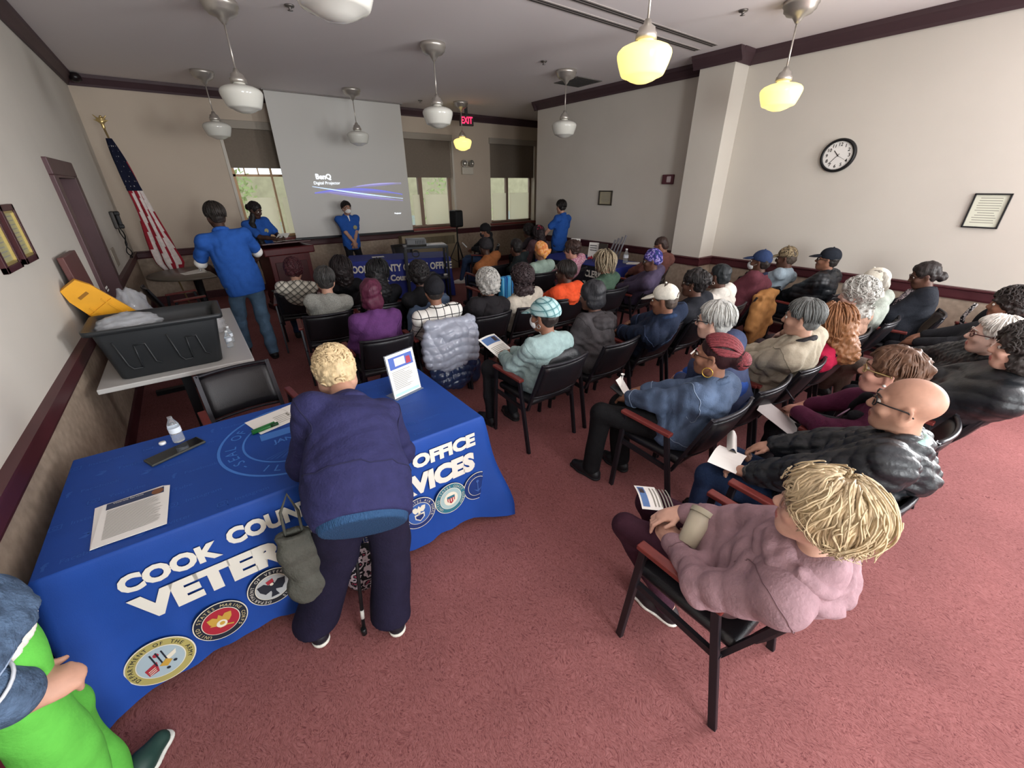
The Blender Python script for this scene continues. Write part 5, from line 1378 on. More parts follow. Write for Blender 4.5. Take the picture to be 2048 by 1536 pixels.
    if sit: cuts.append(((0, 0, .462), (0, 0, -1)))
    nz = [(fold*.35, 24, rs.randint(0, 99)), (-fold*.75, 46, rs.randint(0, 99))]
    to = sdf_obj(topname, sd, tm, e, noise=nz, quilt=quilt, cut=cuts)
    if hood:
        q = N-fwd*.075+up*.0
        sd = SDF(max(vox, .008))
        sd.ell(q-up*.075-fwd*.012, (.1*sc, .04*sc, .085*sc), R=TR, k=.05)
        for rr_, dz, bk, th_ in ((.086, .014, .03, .022), (.112, -.016, .05, .024), (.125, -.06, .05, .018)):
            for k_ in range(14):
                a0, a1 = 2*PI*k_/14, 2*PI*(k_+1)/14
                f_ = lambda a: N+side*rr_*sc*math.sin(a)+fwd*(.015+rr_*.85*math.cos(a)-(bk+puff*.6)*max(0, -math.cos(a)))*sc+up*(dz-.02*max(0, -math.cos(a))-.055*max(0, math.cos(a)))
                sd.cone(f_(a0), f_(a1), (th_+puff*.3)*sc, k=.018)
        sdf_obj('hood', sd, tm, to, noise=[(fold*.3, 30, 5), (-fold*.6, 60, 8)], quilt=quilt)
    if collar:
        sd = SDF(max(vox, .008))
        for k in range(12):
            a0, a1 = 2*PI*k/12, 2*PI*(k+1)/12
            na = unit(Hc+HR @ V3(0, -.02, -.05)*sc-N); n1 = unit(side-na*(side @ na)); n2 = np.cross(na, n1); n2 = n2 if n2 @ fwd > 0 else -n2
            f_ = lambda a: N+na*(.028-.012*math.cos(a))*sc+n1*(.064*sc*math.sin(a))+n2*(.004+.062*math.cos(a))*sc
            sd.cone(f_(a0), f_(a1), .016*sc, k=.02)
        sdf_obj('collar', sd, collar if not isinstance(collar, str) else cloth('cloth_'+collar, collar), to)
    # ---- hair
    ctx = dict(T=T, HR=HR, Hc=Hc, N=N, up=up, side=side, fwd=fwd, P=P, SH=SH, EL=EL, HD=HD, K=K, AN=AN, FT=FT_, sc=sc, vox=vox, e=e, rs=rs, fine=fine, top=to, TR=TR, ch=ch, hat=hat)
    if isinstance(hair, tuple): do_hair(ctx, *hair)
    if hat: do_hat(ctx, *hat)
    if spec: glasses(T, spec, e)
    if mask:
        sd = SDF(.007); sd.ell(T(V3(0, .052, -.058)), (.064*sc, .06*sc, .052*sc), R=HR, k=.02).ell(T(V3(0, .09, -.04)), (.03*sc, .032*sc, .035*sc), R=HR, k=.03)
        mo = sdf_obj('face_mask', sd, mat('mask_'+mask, mask, rough=.8), e, cut=[(T(V3(0, .035, -.06)), HR @ V3(0, -1, 0)), (T(V3(0, .09, -.01)), HR @ V3(0, .15, 1))])
        bm = bmesh.new()
        for s in (-1, 1): tube(bm, [T(V3(s*.063, .045, -.04)), T(V3(s*.078, .01, -.02)), T(V3(s*.084, -.02, -.0))], .002, 5)
        obj('ear_loop', bm, mat('mask_'+mask, mask), mo)
    if earring:
        bm = bmesh.new()
        for s in (-1, 1):
            if earring[0] == 'hoop':
                r = earring[2]; tube(bm, [T(V3(s*.086, -.002+r*math.sin(a), -.046-r+r*math.cos(a))) for a in [2*PI*k/20 for k in range(20)]], .0028, 6, closed=True)
            else:
                r0 = bmesh.ops.create_uvsphere(bm, u_segments=10, v_segments=8, radius=earring[2]); bmesh.ops.translate(bm, verts=r0['verts'], vec=Vector(T(V3(s*.088, .0, -.044))))
        obj('earrings', bm, mat('earring_'+earring[1], earring[1], rough=.25, metal=.6), e)
    if extra: extra(ctx)
    PEOPLE[label] = ctx
    return ctx
def do_hair(c, style, col, *a):
    T, HR, sc, rs, e, fine, vox = c['T'], c['HR'], c['sc'], c['rs'], c['e'], c['fine'], c['vox']
    hm = hairm(col); v = max(.0075, vox*.8)
    E = lambda sd, p, r, k=.03, op=1, R=HR: sd.ell(T(V3(*p)), np.array(r, float)*sc, R=R, k=k, op=op)
    face = lambda sd, low=-.02, fy=.105, w=.072: (E(sd, (0, fy, low), (w, .075, .085), k=.015, op=-1))
    ear = lambda sd: [E(sd, (s*.1, .0, -.012), (.04, .028, .034), k=.012, op=-1) for s in (-1, 1)]
    sd = SDF(v); nz = None
    if style == 'short':
        t = a[0] if a else .012
        E(sd, (0, -.018, .042), (.077+t*.6, .098+t*.6, .086+t)); E(sd, (0, -.05, -.02), (.066+t*.4, .06, .06)); face(sd); ear(sd)
        nz = (.004, 90, 4)
    elif style == 'curly':       # cropped or fuller curls; a = thickness, low end
        t = a[0]; low = a[1] if len(a) > 1 else -.04
        E(sd, (0, -.02, .045), (.078+t, .098+t, .086+t)); E(sd, (0, -.045, low+.03), (.072+t, .07+t, .07)); 
        if low < -.07: E(sd, (0, -.04, low), (.085+t*.7, .06+t*.6, .07))
        face(sd, -.025, .115, .068); nz = [(.007, 95, 4), (.006, 190, 9)] if t > .014 else [(.0035, 170, 4), (.003, 260, 9)]
    elif style == 'bob':
        t = a[0]; low = a[1]
        E(sd, (0, -.018, .042), (.08+t, .1+t, .088+t)); E(sd, (0, -.035, low*.5), (.082+t, .078+t*.7, .08)); E(sd, (0, -.045, low), (.078+t, .06+t*.5, .05))
        face(sd, -.04, .11, .066); E(sd, (0, .1, -.1), (.07, .08, .07), op=-1, k=.015); nz = (.005, 60, 4)
    elif style == 'long':
        t = a[0]; L = a[1]
        E(sd, (0, -.018, .042), (.08+t, .1+t, .088+t))
        q = T(V3(0, -.06, -.02)); dn = c['N']-c['fwd']*.09-c['up']*L
        sd.cone(q, c['N']-c['fwd']*.06+c['up']*.02, .085*sc+t, .08*sc+t, k=.05).cone(c['N']-c['fwd']*.07, dn, .075*sc+t, .05*sc, k=.05)
        for s in (-1, 1): sd.cone(T(V3(s*.07, -.01, .0)), T(V3(s*.075, -.02, -.13)), .025*sc+t*.5, .022*sc, k=.03)
        face(sd, -.04, .12, .062); nz = [(.006, 60, 4), (.006, 150, 2)]
    elif style == 'updo':
        t = a[0]
        E(sd, (0, -.018, .042), (.078+t, .099+t, .087+t)); E(sd, (0, -.05, -.015), (.062+t*.5, .055, .055)); E(sd, (0, -.1, .05), (.05, .05, .05), k=.03); face(sd); ear(sd); nz = [(.006, 80, 4), (.004, 150, 2)]
    elif style == 'bun':
        t = a[0]
        E(sd, (0, -.018, .042), (.077+t, .098+t, .086+t)); E(sd, (0, -.045, -.015), (.06, .055, .055)); E(sd, (0, -.125, a[1] if len(a) > 1 else .0), (.05, .045, .05), k=.012); face(sd); ear(sd); nz = (.004, 110, 4)
    ho = None
    if style not in ('wavy', 'braids', 'locs'):
        ho = sdf_obj('hair', sd, hm, e, noise=nz)
    if style == 'wavy':          # a blonde layered bob built of strands over a cap
        sd = SDF(.007); E(sd, (0, -.018, .04), (.084, .106, .094)); E(sd, (0, -.04, -.03), (.08, .075, .07)); face(sd, -.03, .118, .066)
        ho = sdf_obj('hair', sd, hm, e, noise=(.005, 50, 3))
        bm = bmesh.new()
        locks(bm, T, 1500, (.092, .114, .103), (0, -.016, .032), .5, 1.32, 2.4, .085, .0044, rs, drop=.008, fuzz=.010, seg=13)
        locks(bm, T, 260, (.09, .112, .10), (0, -.016, .032), 1.0, 1.2, 2.4, .13, .0026, rs, drop=.004, fuzz=.022, seg=13)
        obj('strands', bm, [hairm(a[0], .2)], ho, smooth=True)
    if style == 'braids':        # thin braids pulled back to a bun
        sd = SDF(.007); E(sd, (0, -.018, .04), (.08, .101, .089)); E(sd, (0, -.05, -.015), (.06, .05, .05)); E(sd, (0, -.135, .01), (.056, .056, .056), k=.02); face(sd); ear(sd)
        ho = sdf_obj('hair', sd, hairm('2a1215'), e)
        bm = bmesh.new()
        for i in range(36):
            a0 = (-1+2*i/35)*PI*.74; el = .62*max(-.15, math.cos(a0))+.12
            d0 = unit(V3(math.sin(a0)*math.cos(el), math.cos(a0)*math.cos(el), math.sin(el))); d1 = unit(V3(.28*math.sin(a0), -1, .05+.22*math.cos(a0)))
            om = math.acos(max(-1, min(1, d0 @ d1))); pts = []
            for k in range(13):
                u = k/12; d = (math.sin((1-u)*om)*d0+math.sin(u*om)*d1)/math.sin(om); d = d+V3(0, 0, .25*math.sin(PI*u)*(1 if abs(a0) < 1.2 else .2)); d = unit(d)
                pts.append(T(V3(0, -.018, .04)+d*V3(.086, .107, .095)*(1+.02*(i % 2))+V3(0, -.012*u, 0)))
            tube(bm, pts, .0066, 6)
        for i in range(26):
            a0 = 2*PI*i/26; ax = rs.uniform(-.5, .5); pts = []
            for k in range(12):
                t = k/11*2*PI*.8+a0; pts.append(T(V3(.05*math.cos(t), -.138+.05*math.sin(t)*math.sin(ax+i), .01+.052*math.sin(t)*math.cos(ax+i))))
            tube(bm, pts, .0062, 6)
        obj('braids', bm, [mat('braid_'+col, col, rough=.55, var=.3, vscale=80, bump=.7, bscale=260)], ho, smooth=True)
    if style == 'locs':
        sd = SDF(.009); E(sd, (0, -.018, .042), (.084, .104, .092)); face(sd)
        ho = sdf_obj('hair', sd, hairm(a[0]), e)
        bm = bmesh.new(); locks(bm, T, 150, (.104, .124, .112), (0, -.016, .03), .6, 1.2, 2.5, .09, .0078, rs, drop=.03, fuzz=.02, seg=8)
        obj('strands', bm, [mat('loc_'+col, col, rough=.7, var=.35, vscale=50, bump=.5, bscale=150)], ho, smooth=True)
    if style in ('curly', 'updo', 'long') or (vox < .0096 and style == 'short' and not c['hat']):
        bm = bmesh.new()
        if style == 'short': locks(bm, T, 330, (.091, .111, .1), (0, -.018, .036), .5, 1.12, 2.05, .03, .0036, rs, fuzz=.006, seg=7)
        elif style == 'updo': locks(bm, T, 300, (.09, .11, .098), (0, -.018, .036), .5, 1.15, 1.9, .05, .004, rs, fuzz=.008, seg=8)
        elif style == 'long': locks(bm, T, 220, (.086+a[0], .105+a[0], .096+a[0]), (0, -.018, .036), .8, 1.2, 2.7, .06, .0055, rs, fuzz=.01, seg=9, drop=.05)
        else:
            t = a[0]; low = a[1] if len(a) > 1 else -.04
            for _ in range(420 if fine else 300):
                ph = rs.uniform(-PI, PI); zc = rs.uniform(-1, 1); rr_ = math.sqrt(1-zc*zc)
                p = V3((.08+t)*rr_*math.sin(ph), -.02+(.1+t)*rr_*math.cos(ph), .045+(.09+t)*zc)
                if p[2] < -.0 and p[1] > -.04: continue
                if p[1] > .055 and p[2] < .07: continue
                if p[2] < -.02: p[2] = rs.uniform(low-.03, .0)
                n_ = unit(p-V3(0, -.02, .04)); t1 = unit(np.cross(n_, V3(rs.uniform(-1, 1), rs.uniform(-1, 1), 1.5))); t2 = np.cross(n_, t1); r_ = rs.uniform(.010, .018)*(1 if t > .02 else .6)
                tube(bm, [T(p+t1*r_*math.cos(q)+t2*(r_*math.sin(q)-.004*q)+n_*(.001*q-.004)) for q in [k*.75 for k in range(9)]], [.0024, .004, .0052, .0058, .0058, .0055, .005, .004, .002], 5)
        obj('strands', bm, [hm], ho, smooth=True)
def do_hat(c, style, m1, *a):
    T, HR, sc, e = c['T'], c['HR'], c['sc'], c['e']
    E = lambda sd, p, r, k=.02, op=1, R=HR: sd.ell(T(V3(*p)), np.array(r, float)*sc, R=R, k=k, op=op)
    m1 = m1 if not isinstance(m1, str) else cloth('cloth_'+m1, m1)
    sd = SDF(.0065 if c['fine'] or c['vox'] < .0105 else .009)
    pl = T(V3(0, .0, .036)); nrm = HR @ V3(0, -.2, 1)
    if style in ('cap', 'news'):
        fat = .014 if style == 'news' else 0
        E(sd, (0, -.015, .045), (.088+fat, .108+fat, .098)); 
        n2 = HR @ V3(0, -.08, 1)
        ho = sdf_obj('cap', sd, m1, e, cut=[(T(V3(0, .0, .018)), -n2)], noise=(.003, 30, 2))
        sd = SDF(.006); R2 = HR @ np.array(Matrix.Rotation(-.22, 3, 'X'))
        E(sd, (0, .112, .03), (.076, .085, .009), R=R2); E(sd, (0, .1, .034), (.072, .07, .016), R=R2, k=.01)
        bo = sdf_obj('brim', sd, a[0] if a else m1, ho, cut=[(T(V3(0, .062, .05)), HR @ V3(0, -1, 0))])
        bm = bmesh.new(); r0 = bmesh.ops.create_uvsphere(bm, u_segments=10, v_segments=6, radius=.009*sc); bmesh.ops.translate(bm, verts=r0['verts'], vec=Vector(T(V3(0, -.015, .144))))
        obj('button', bm, m1, ho, smooth=True)
        if style == 'cap' and len(a) > 1:
            bm = tube(bmesh.new(), [T(V3(.034*math.sin(t), -.124+.006*abs(math.sin(t)), .03+.034*math.cos(t))) for t in [k*PI/12-PI/2 for k in range(13)]], .004, 5); obj('back_opening', bm, mat('cap_gap', a[1]), ho)
    elif style == 'beanie':
        E(sd, (0, -.02, .045), (.092, .112, .104)); E(sd, (0, -.03, .01), (.09, .105, .05))
        ho = sdf_obj('beanie', sd, m1, e, cut=[(T(V3(0, 0, -.005)), -HR @ V3(0, -.3, 1))], noise=(.003, 60, 2))
    elif style == 'wrap':
        E(sd, (0, -.02, .05), (.094, .114, .104)); E(sd, (0, -.045, .0), (.085, .09, .06))
        if a and a[0]: E(sd, (.03, -.12, -.0), (.035, .04, .03)); E(sd, (.06, -.13, .0), (.03, .02, .02)); sd.cone(T(V3(.02, -.12, -.01)), T(V3(-.02, -.13, -.13)), .03, .018); sd.cone(T(V3(.03, -.12, -.01)), T(V3(.09, -.12, .03)), .018, .022)
        ho = sdf_obj('headwrap', sd, m1, e, cut=[(T(V3(0, 0, -.012)), -HR @ V3(0, -.55, 1))], noise=[(.006, 45, 2)])
    return ho
def chair_for(cx, cy, rot, who): chair(cx, cy, rot, 'black armchair holding the '+who)
def paper_at(name, lab, ctx, p, rz, wd=.2, hg=.27, tilt=.5, cat='paper', folds=0, mt=None, pic=None, roll=0.0):
    """sheet of paper held at local point p of a person, tilted towards the reader"""
    e = ctx['e']; q = e.matrix_basis @ Vector(p)
    o = empty(name, lab, cat, q, e.rotation_euler[2]+rz)
    R = Matrix.Rotation(tilt, 3, 'X') @ Matrix.Rotation(roll, 3, 'Y')
    bm = bmesh.new(); N = 8; rows = []
    for i in range(N+1):
        x = (i/N-.5)*wd; zz = .012*math.sin(i/N*PI)*(1+folds)
        rows.append([[bm.verts.new(R @ Vector((x, y, zz+s))) for y in (-hg/2, hg/2)] for s in (0, -.0012)])
    for A, B in zip(rows, rows[1:]):
        bm.faces.new((A[0][0], B[0][0], B[0][1], A[0][1])); bm.faces.new((A[1][0], A[1][1], B[1][1], B[1][0]))
        for k in (0, 1): bm.faces.new((A[0][k], A[1][k], B[1][k], B[0][k]))
    for A in (rows[0], rows[-1]): bm.faces.new((A[0][0], A[0][1], A[1][1], A[1][0]))
    s = obj('sheet', bm, mt or paperm, o)
    if pic:
        bm = bmesh.new()
        def pq(x0, y0, x1, y1, mi):
            zf = lambda x: .012*math.sin((x/wd+.5)*PI)*(1+folds)+.0012
            n = 6
            for k in range(n):
                a, b = x0+(x1-x0)*k/n, x0+(x1-x0)*(k+1)/n
                quad(bm, [R @ Vector((a, y0, zf(a))), R @ Vector((b, y0, zf(b))), R @ Vector((b, y1, zf(b))), R @ Vector((a, y1, zf(a)))], mi)
        pq(-wd*.42, hg*.1, wd*.42, hg*.42, 0); pq(wd*.1, hg*.16, wd*.34, hg*.38, 1)
        for k in range(6): pq(-wd*.4, -.02-k*.016, wd*.38, -.014-k*.016, 2)
        obj('print', bm, [mat('print_blue', '5877a8'), mat('print_dark', '3a3034'), mat('ink_grey', '8b8a80')], o)
    return o
# ------------------------------------------------------------------ the audience
def sit(who, c, hp, label=None, rot=0, chairrot=None, nochair=False, **k):
    h = at(*hp)
    if not nochair: chair_for(c[0], c[1], rot if chairrot is None else chairrot, who)
    return person('person: '+who if label is None else label, c, rot, h, **k)
def W(lab): return 'seated '+lab
blk = cloth('cloth_blackcloth', '1b1b1f'); quiltm = mat('quilt_black', '1d2024', rough=.42, bump=.25, bscale=60, spec=.45)
# --- front row of the picture (nearest the camera)
def cup_extra(c):
    e0 = c['e']
    p = e0.matrix_basis @ Vector((-.075, .1, .7))
    e = empty('travel_cup', 'tan reusable coffee cup with lid tilted on the lap of the blonde woman in mauve', 'cup', p, .3)
    R = Matrix.Rotation(-.75, 3, 'Y') @ Matrix.Rotation(-.35, 3, 'X'); R = Vector((.72, -.15, .55)).to_track_quat('Z', 'Y').to_matrix()
    obj('cup', lathe(bmesh.new(), [(0, -.08), (.036, -.08), (.049, .06), (.045, .06), (.036, -.07)], 32, R=R), mat('cup_tan', 'b9b19c', rough=.45), e)
    obj('lid', lathe(bmesh.new(), [(.051, .052), (.052, .074), (.047, .076), (.043, .07), (.014, .068), (0, .068)], 32, R=R), mat('cup_lid_tan', 'a9a38e', rough=.4), e)
pinkc = sit('blonde woman in a mauve hoodie nearest the camera', (1.4, .44), (1642, 1024, 1.07), 'blonde woman in glasses and mauve hoodie with a tan cup, nearest the camera', sk='fair', vox=.0055, yaw=14, pitch=6, top='8f7379', hood=True, hair=('wavy', 'b5a07e', 'bba887'), spec='9a7a70', pants='3a1f2c', shoe='2a2226', sole='d8d4cc',
    pelvis=(0, -.03, .55), hands={-1: (-.13, .16, .62), 1: (-.04, .27, .645)}, curl=.5, hdir={-1: ((.7, .7, -.1), (-.2, -.1, 1)), 1: ((-.75, .6, -.25), (.1, .2, 1))}, feet={-1: (.0, .2, .045), 1: (.14, .24, .045)}, knees={-1: (-.14, .37, .53), 1: (.08, .41, .53)}, extra=cup_extra, earring=('stud', 'd8d4c8', .005), fat=.012, fold=.009,
    elbow={-1: (-.9, -.3, -.5), 1: (.8, -.3, -.6)})
paper_at('folded_paper', 'folded papers under the hand of the blonde woman in mauve', pinkc, (.0, .37, .625), .9, wd=.16, hg=.1, tilt=.1, pic=True)
bald = sit('bald man in a black quilted jacket', (2.08, .42), (1812, 812, 1.14), 'bald man with black glasses in a black quilted jacket holding a white paper', sk='tan', fem=False, vox=.0055, yaw=10, pitch=2, topm=quiltm, quilt=(.014, 42, 'd'), puff=.018, hood=True, hair=None, spec='1a1a1c', pants='22324f', shoe='1a1a1c', collar='9fc0bc',
    hands={-1: (-.16, .2, .63), 1: (.14, .25, .65)}, curl=.55, fat=.015, elbow={-1: (-.9, -.3, -.4), 1: (.9, -.2, -.4)}, hdir={-1: ((.1, .9, -.2), (0, .2, 1)), 1: ((-.5, .8, -.35), (.1, .3, 1))})
paper_at('folded_paper', 'folded white paper on the knee of the bald man', bald, (-.12, .31, .645), .2, wd=.2, hg=.14, tilt=.05, folds=1)
paper_at('folded_paper', 'rolled white paper between the hands of the bald man', bald, (.02, .36, .65), -1.1, wd=.05, hg=.2, tilt=.0, folds=2)
def mar_extra(c):
    N, fwd, side, up = c['N'], c['fwd'], c['side'], c['up']
    sd = SDF(.009)
    for s in (-1, 1):
        sd.cone(N+side*s*.06+up*.0, N+side*s*.07+fwd*.12-up*.1, .026, .024).cone(N+side*s*.07+fwd*.12-up*.1, N+side*s*.06+fwd*.16-up*.3, .024, .03)
    sd.cone(N+side*.06, N-fwd*.07+up*.01, .026).cone(N-side*.06, N-fwd*.07+up*.01, .026)
    sdf_obj('scarf', sd, blk, c['e'], noise=(.004, 40, 2))
    p = c['e'].matrix_basis @ Vector(N+fwd*.17-up*.2-side*.02)
    o = obj('badge', lathe(bmesh.new(), [(0, 0), (.04, 0), (.041, .004), (0, .006)], 28, R=Matrix.Rotation(-1.0, 3, 'X')), mat('badge_lilac', '9a7a92', rough=.2)); o.location = p; tag(o, 'round translucent badge on the chest of the woman in the plum top', 'badge')
mar = sit('woman in a plum top with a black scarf', (2.9, .42), (1778, 745, 1.09), 'woman in gold glasses, plum top and black scarf holding a pen', sk='rose', vox=.0065, yaw=12, pitch=4, top='4f1f38', hair=('updo', '5a4030', .018), spec='a08a5a', pants='1a1a1e', hands={-1: (-.12, .3, .66), 1: (.0, .32, .64)}, earring=('stud', 'e0dcd4', .008), extra=mar_extra,
    elbow={-1: (-.9, -.3, -.5), 1: (.9, -.3, -.5)}, slip=(0, -.03, 0))
paper_at('leaflet', 'grey leaflet held by the woman in the plum top', mar, (-.22, .36, .62), .3, wd=.22, hg=.26, tilt=.5, mt=mat('leaflet_grey', 'a29a98'))
e_ = mar['e']; o = obj('pen', tube(bmesh.new(), [(0, 0, 0), (.05, .09, .05)], .005, 8), mat('pen_dark', '1d1d28', rough=.3)); o.location = e_.matrix_basis @ Vector((.0, .36, .66)); tag(o, 'dark pen held by the woman in the plum top', 'pen')
puf = sit('woman in a black quilted coat at the right picture edge', (3.62, .3), (2042, 700, 1.12), 'dark curly-haired woman in a black quilted coat at the right picture edge', sk='fair', vox=.007, yaw=10, pitch=0, topm=quiltm, quilt=(.01, 36, 'h'), puff=.022, hood=False, collar='1d1e22', hair=('curly', '3a3634', .03, -.08), pants='1b1b20', fat=.012)
whi = sit('white-haired woman in red glasses', (4.25, .42), (1985, 672, 1.08), 'short white-haired woman with dark red glasses and black scarf', sk='pale', vox=.0075, yaw=14, pitch=2, topm=quiltm, quilt=(.008, 60, 'd'), puff=.012, collar='17171a', hair=('short', 'd8d4cc', .014), spec='4a1d20', pants='6b6058', earring=('stud', 'd8d4c8', .006),
    knees={-1: (-.08, .42, .6), 1: (.02, .44, .56)}, feet={-1: (.12, .6, .2), 1: (.06, .42, .045)})
dk = sit('dark-haired person behind the white-haired woman', (5.1, .4), (2018, 612, 1.08), 'dark-haired person at the right picture edge behind the white-haired woman', sk='brown', vox=.012, yaw=8, hair=('curly', '2c2624', .025, -.05), top='25262a')
# --- second row
def braid_extra(c):
    e = c['e']; t = c['top']; R = c['HD'][-1]
    bm = bmesh.new()
    for s in (-1, 1):
        sh = c['SH'][s]; 
    q = empty('spoon', 'white plastic spoon and papers held by the woman in the denim jacket', 'spoon', e.matrix_basis @ Vector(c['HD'][-1]+V3(.03, .08, .05)), .2)
    obj('handle', tube(bmesh.new(), [(0, 0, 0), (.06, .03, .05)], .004, 6), white, q); obj('bowl', lathe(bmesh.new(), [(0, -.004), (.012, .0), (.014, .006)], 12, c=(.065, .033, .055)), white, q)
brd = sit('woman with burgundy braids in a denim jacket', (2.22, 1.2), (1428, 712, 1.06), 'woman with burgundy braided bun, gold hoops and blue denim jacket', sk='brown', vox=.0055, yaw=16, pitch=2, topm=cloth('denim_blue', '4f5f78', var=.3, vscale=10, bump=.5, bscale=160), hair=('braids', '7d343a'), spec='3a2016', pants='141416', shoe='17171a', earring=('hoop', 'c9a24a', .028), puff=.008, fold=.008,
    hands={-1: (-.13, .3, .64), 1: (-.02, .33, .65)}, feet={-1: (-.3, .42, .045), 1: (-.06, .36, .045)}, knees={-1: (-.27, .38, .54), 1: (-.06, .4, .53)}, fat=.015, extra=braid_extra, collar=cloth('denim_blue', '4f5f78'), wide=.018, elbow={-1: (-.9, -.4, -.4), 1: (.8, -.3, -.6)})
paper_at('folded_paper', 'folded white paper in the hands of the woman in denim', brd, (-.07, .38, .68), .3, wd=.09, hg=.14, tilt=.9)
o = obj('smartphone', b2((-.035, -.07, 0), (.035, .07, .01), bev=.004), black); o.location = brd['e'].matrix_basis @ Vector((-.12, .37, .655)); o.rotation_euler = (.5, 0, .3); tag(o, 'black smartphone on the knee of the woman in denim', 'phone')
def two_tone(col, zc=.78):
    return col
def fleece_extra(c):
    sd = SDF(.009)   # royal blue lower part and collar of the fleece
    P, N, TR = c['P'], c['N'], c['TR']; be = P+(N-P)*.3
    sd.ell(be, (.197, .158, .17), R=TR); 
    for s in (-1, 1): sd.cone(c['EL'][s], c['HD'][s], .064, .05)
    sdf_obj('blue_panel', sd, cloth('fleece_blue', '28478c'), c['e'], noise=(.005, 21, 5), cut=[((0, 0, .464), (0, 0, -1)), (N-c['up']*.2, c['up'])])
gry = sit('grey-haired person in a navy and blue fleece', (2.76, 1.2), (1428, 642, 1.13), 'grey-haired person with glasses in a navy fleece with royal blue lower half', sk='fair', fem=False, vox=.0095, yaw=14, pitch=-4, top='3d4560', collar='2d56b4', hair=('short', 'a9a9a4', .018), spec='2a2a2e', pants='2a3040', puff=.01, extra=fleece_extra, fat=.012)
bei = sit('grey-haired man in a beige jacket', (3.3, 1.18), (1604, 636, 1.12), 'grey-haired man in a beige jacket with dark collar', sk='tan', fem=False, vox=.009, yaw=10, pitch=-4, top='a39a88', collar='2f2e30', hair=('short', '5f615f', .016), pants='23262e', puff=.014, fold=.011, fat=.015)
paper_at('paper', 'white sheets on the lap of the man in the beige jacket', bei, (-.1, .36, .64), .2, wd=.22, hg=.26, tilt=.35)
red = sit('ginger-haired woman in a red coat', (3.86, 1.15), (1664, 645, 1.0), 'ginger curly-haired woman in a bright red coat', sk='fair', vox=.01, yaw=6, pitch=-8, top='a81f40', hair=('long', '84593a', .016, .1), pants='2a2430', hands={-1: (-.34, .36, .66), 1: (-.22, .36, .62)}, puff=.01, curl=.2)
cur = sit('long grey curly-haired woman in a tan padded vest', (4.4, 1.2), (1712, 592, 1.1), 'woman with long grey curls in a dusty tan padded coat', sk='pale', vox=.0105, yaw=8, top='9a7a68', quilt=(.007, 34, 'h'), puff=.016, hair=('curly', 'a9a8a2', .034, -.15), pants='3a3034')
cre = sit('person in a cream cap and sage shirt', (5.05, 1.15), (1748, 568, 1.12), 'person in a cream baseball cap and sage green shirt looking down', sk='pale', fem=False, vox=.0105, yaw=0, pitch=-22, top='8d938a', hair=('short', '8a857a', .01), hat=('cap', 'cfcabb'), mask='d8d8d4')
def bl_extra(c):
    N, fwd, side, up = c['N'], c['fwd'], c['side'], c['up']; sd = SDF(.01)
    sd.ell(N+fwd*.07-up*.03, (.085, .05, .06), R=c['TR']).ell(N+fwd*.12-up*.15, (.075, .04, .13), R=c['TR'], k=.04)
    sdf_obj('scarf', sd, blotch_mat('scarf_print', ['26242a', '7a7078', 'c9c0c2', '3a363c'], 70), c['e'], noise=(.008, 50, 4))
    o = obj('smartphone', b2((-.035, -.07, 0), (.035, .07, .009), bev=.003), mat('phone_brown', '3a2a26', rough=.3)); o.location = c['e'].matrix_basis @ Vector(c['HD'][-1]+V3(.05, .06, .06)); o.rotation_euler = (.9, 0, c['e'].rotation_euler[2]); tag(o, 'smartphone held by the woman in the black coat near the right wall', 'phone')
blw = sit('woman in a black coat by the right wall', (5.62, .92), (1848, 552, 1.12), 'woman with braided ponytail, glasses and floral scarf in a black coat by the wall', rot=12, sk='dark', vox=.0105, yaw=12, pitch=-16, top='20232a', puff=.018, hood=False, hair=('bun', '231d1c', .014, -.03), spec='3a1d1a', pants='17171a', extra=bl_extra, collar='20232a', hands={-1: (-.06, .26, .74), 1: (.06, .28, .74)})
chair(6.02, .22, 20, 'black padded armchair holding a backpack by the right wall')
# --- third row
def mint_extra(c):
    e = empty('draped_jacket', 'black jacket stuffed behind the woman in the mint shirt', 'jacket', c['e'].matrix_basis @ Vector((.12, -.2, .5)))
    sd = SDF(.011).ell((0, 0, .18), (.2, .06, .14)).ell((.12, .05, .12), (.1, .09, .12), k=.05).ell((-.08, .02, .06), (.14, .06, .08), k=.05)
    sdf_obj('jacket', sd, quiltm, e, noise=(.012, 26, 5))
mnt = sit('woman in a plaid teal cap and mint shirt', (1.98, 2.32), (1088, 632, 1.06), 'woman in a teal plaid cap, white mask and mint shirt reading a flyer', sk='brown', vox=.0085, yaw=18, pitch=-4, top='8fa5a4', hair=('short', '2a2220', .01), hat=('news', grid_mat('plaid_teal', 'a9c4c4', '4d7478', 22, 22, .14, second='7fa6a8', rot=.3)), mask='e3e6e6', pants='19191c', hands={-1: (-.12, .3, .66), 1: (-.02, .32, .65)}, feet={-1: (-.24, .36, .045), 1: (-.02, .32, .045)}, knees={-1: (-.22, .37, .54), 1: (-.02, .39, .54)}, earring=('hoop', 'a8a8a8', .015), extra=mint_extra, fold=.009)
paper_at('flyer', 'white flyer with blue picture in the hands of the woman in the plaid cap', mnt, (-.1, .43, .7), .25, wd=.21, hg=.25, tilt=.45, pic=True)
cha = sit('woman in a charcoal hoodie', (2.62, 2.32), (1183, 592, 1.08), 'woman with a sleek black bob in a charcoal grey hoodie', sk='dark', vox=.0085, yaw=14, pitch=-8, top='3f3c3e', hood=True, hair=('bob', '26262a', .012, -.06), pants='1b1b1f', fold=.01, hands={-1: (-.15, .3, .66), 1: (.06, .3, .62)}, fat=.015)
paper_at('paper', 'white sheet held by the woman in the charcoal hoodie', cha, (-.2, .36, .7), .3, wd=.14, hg=.22, tilt=.6)
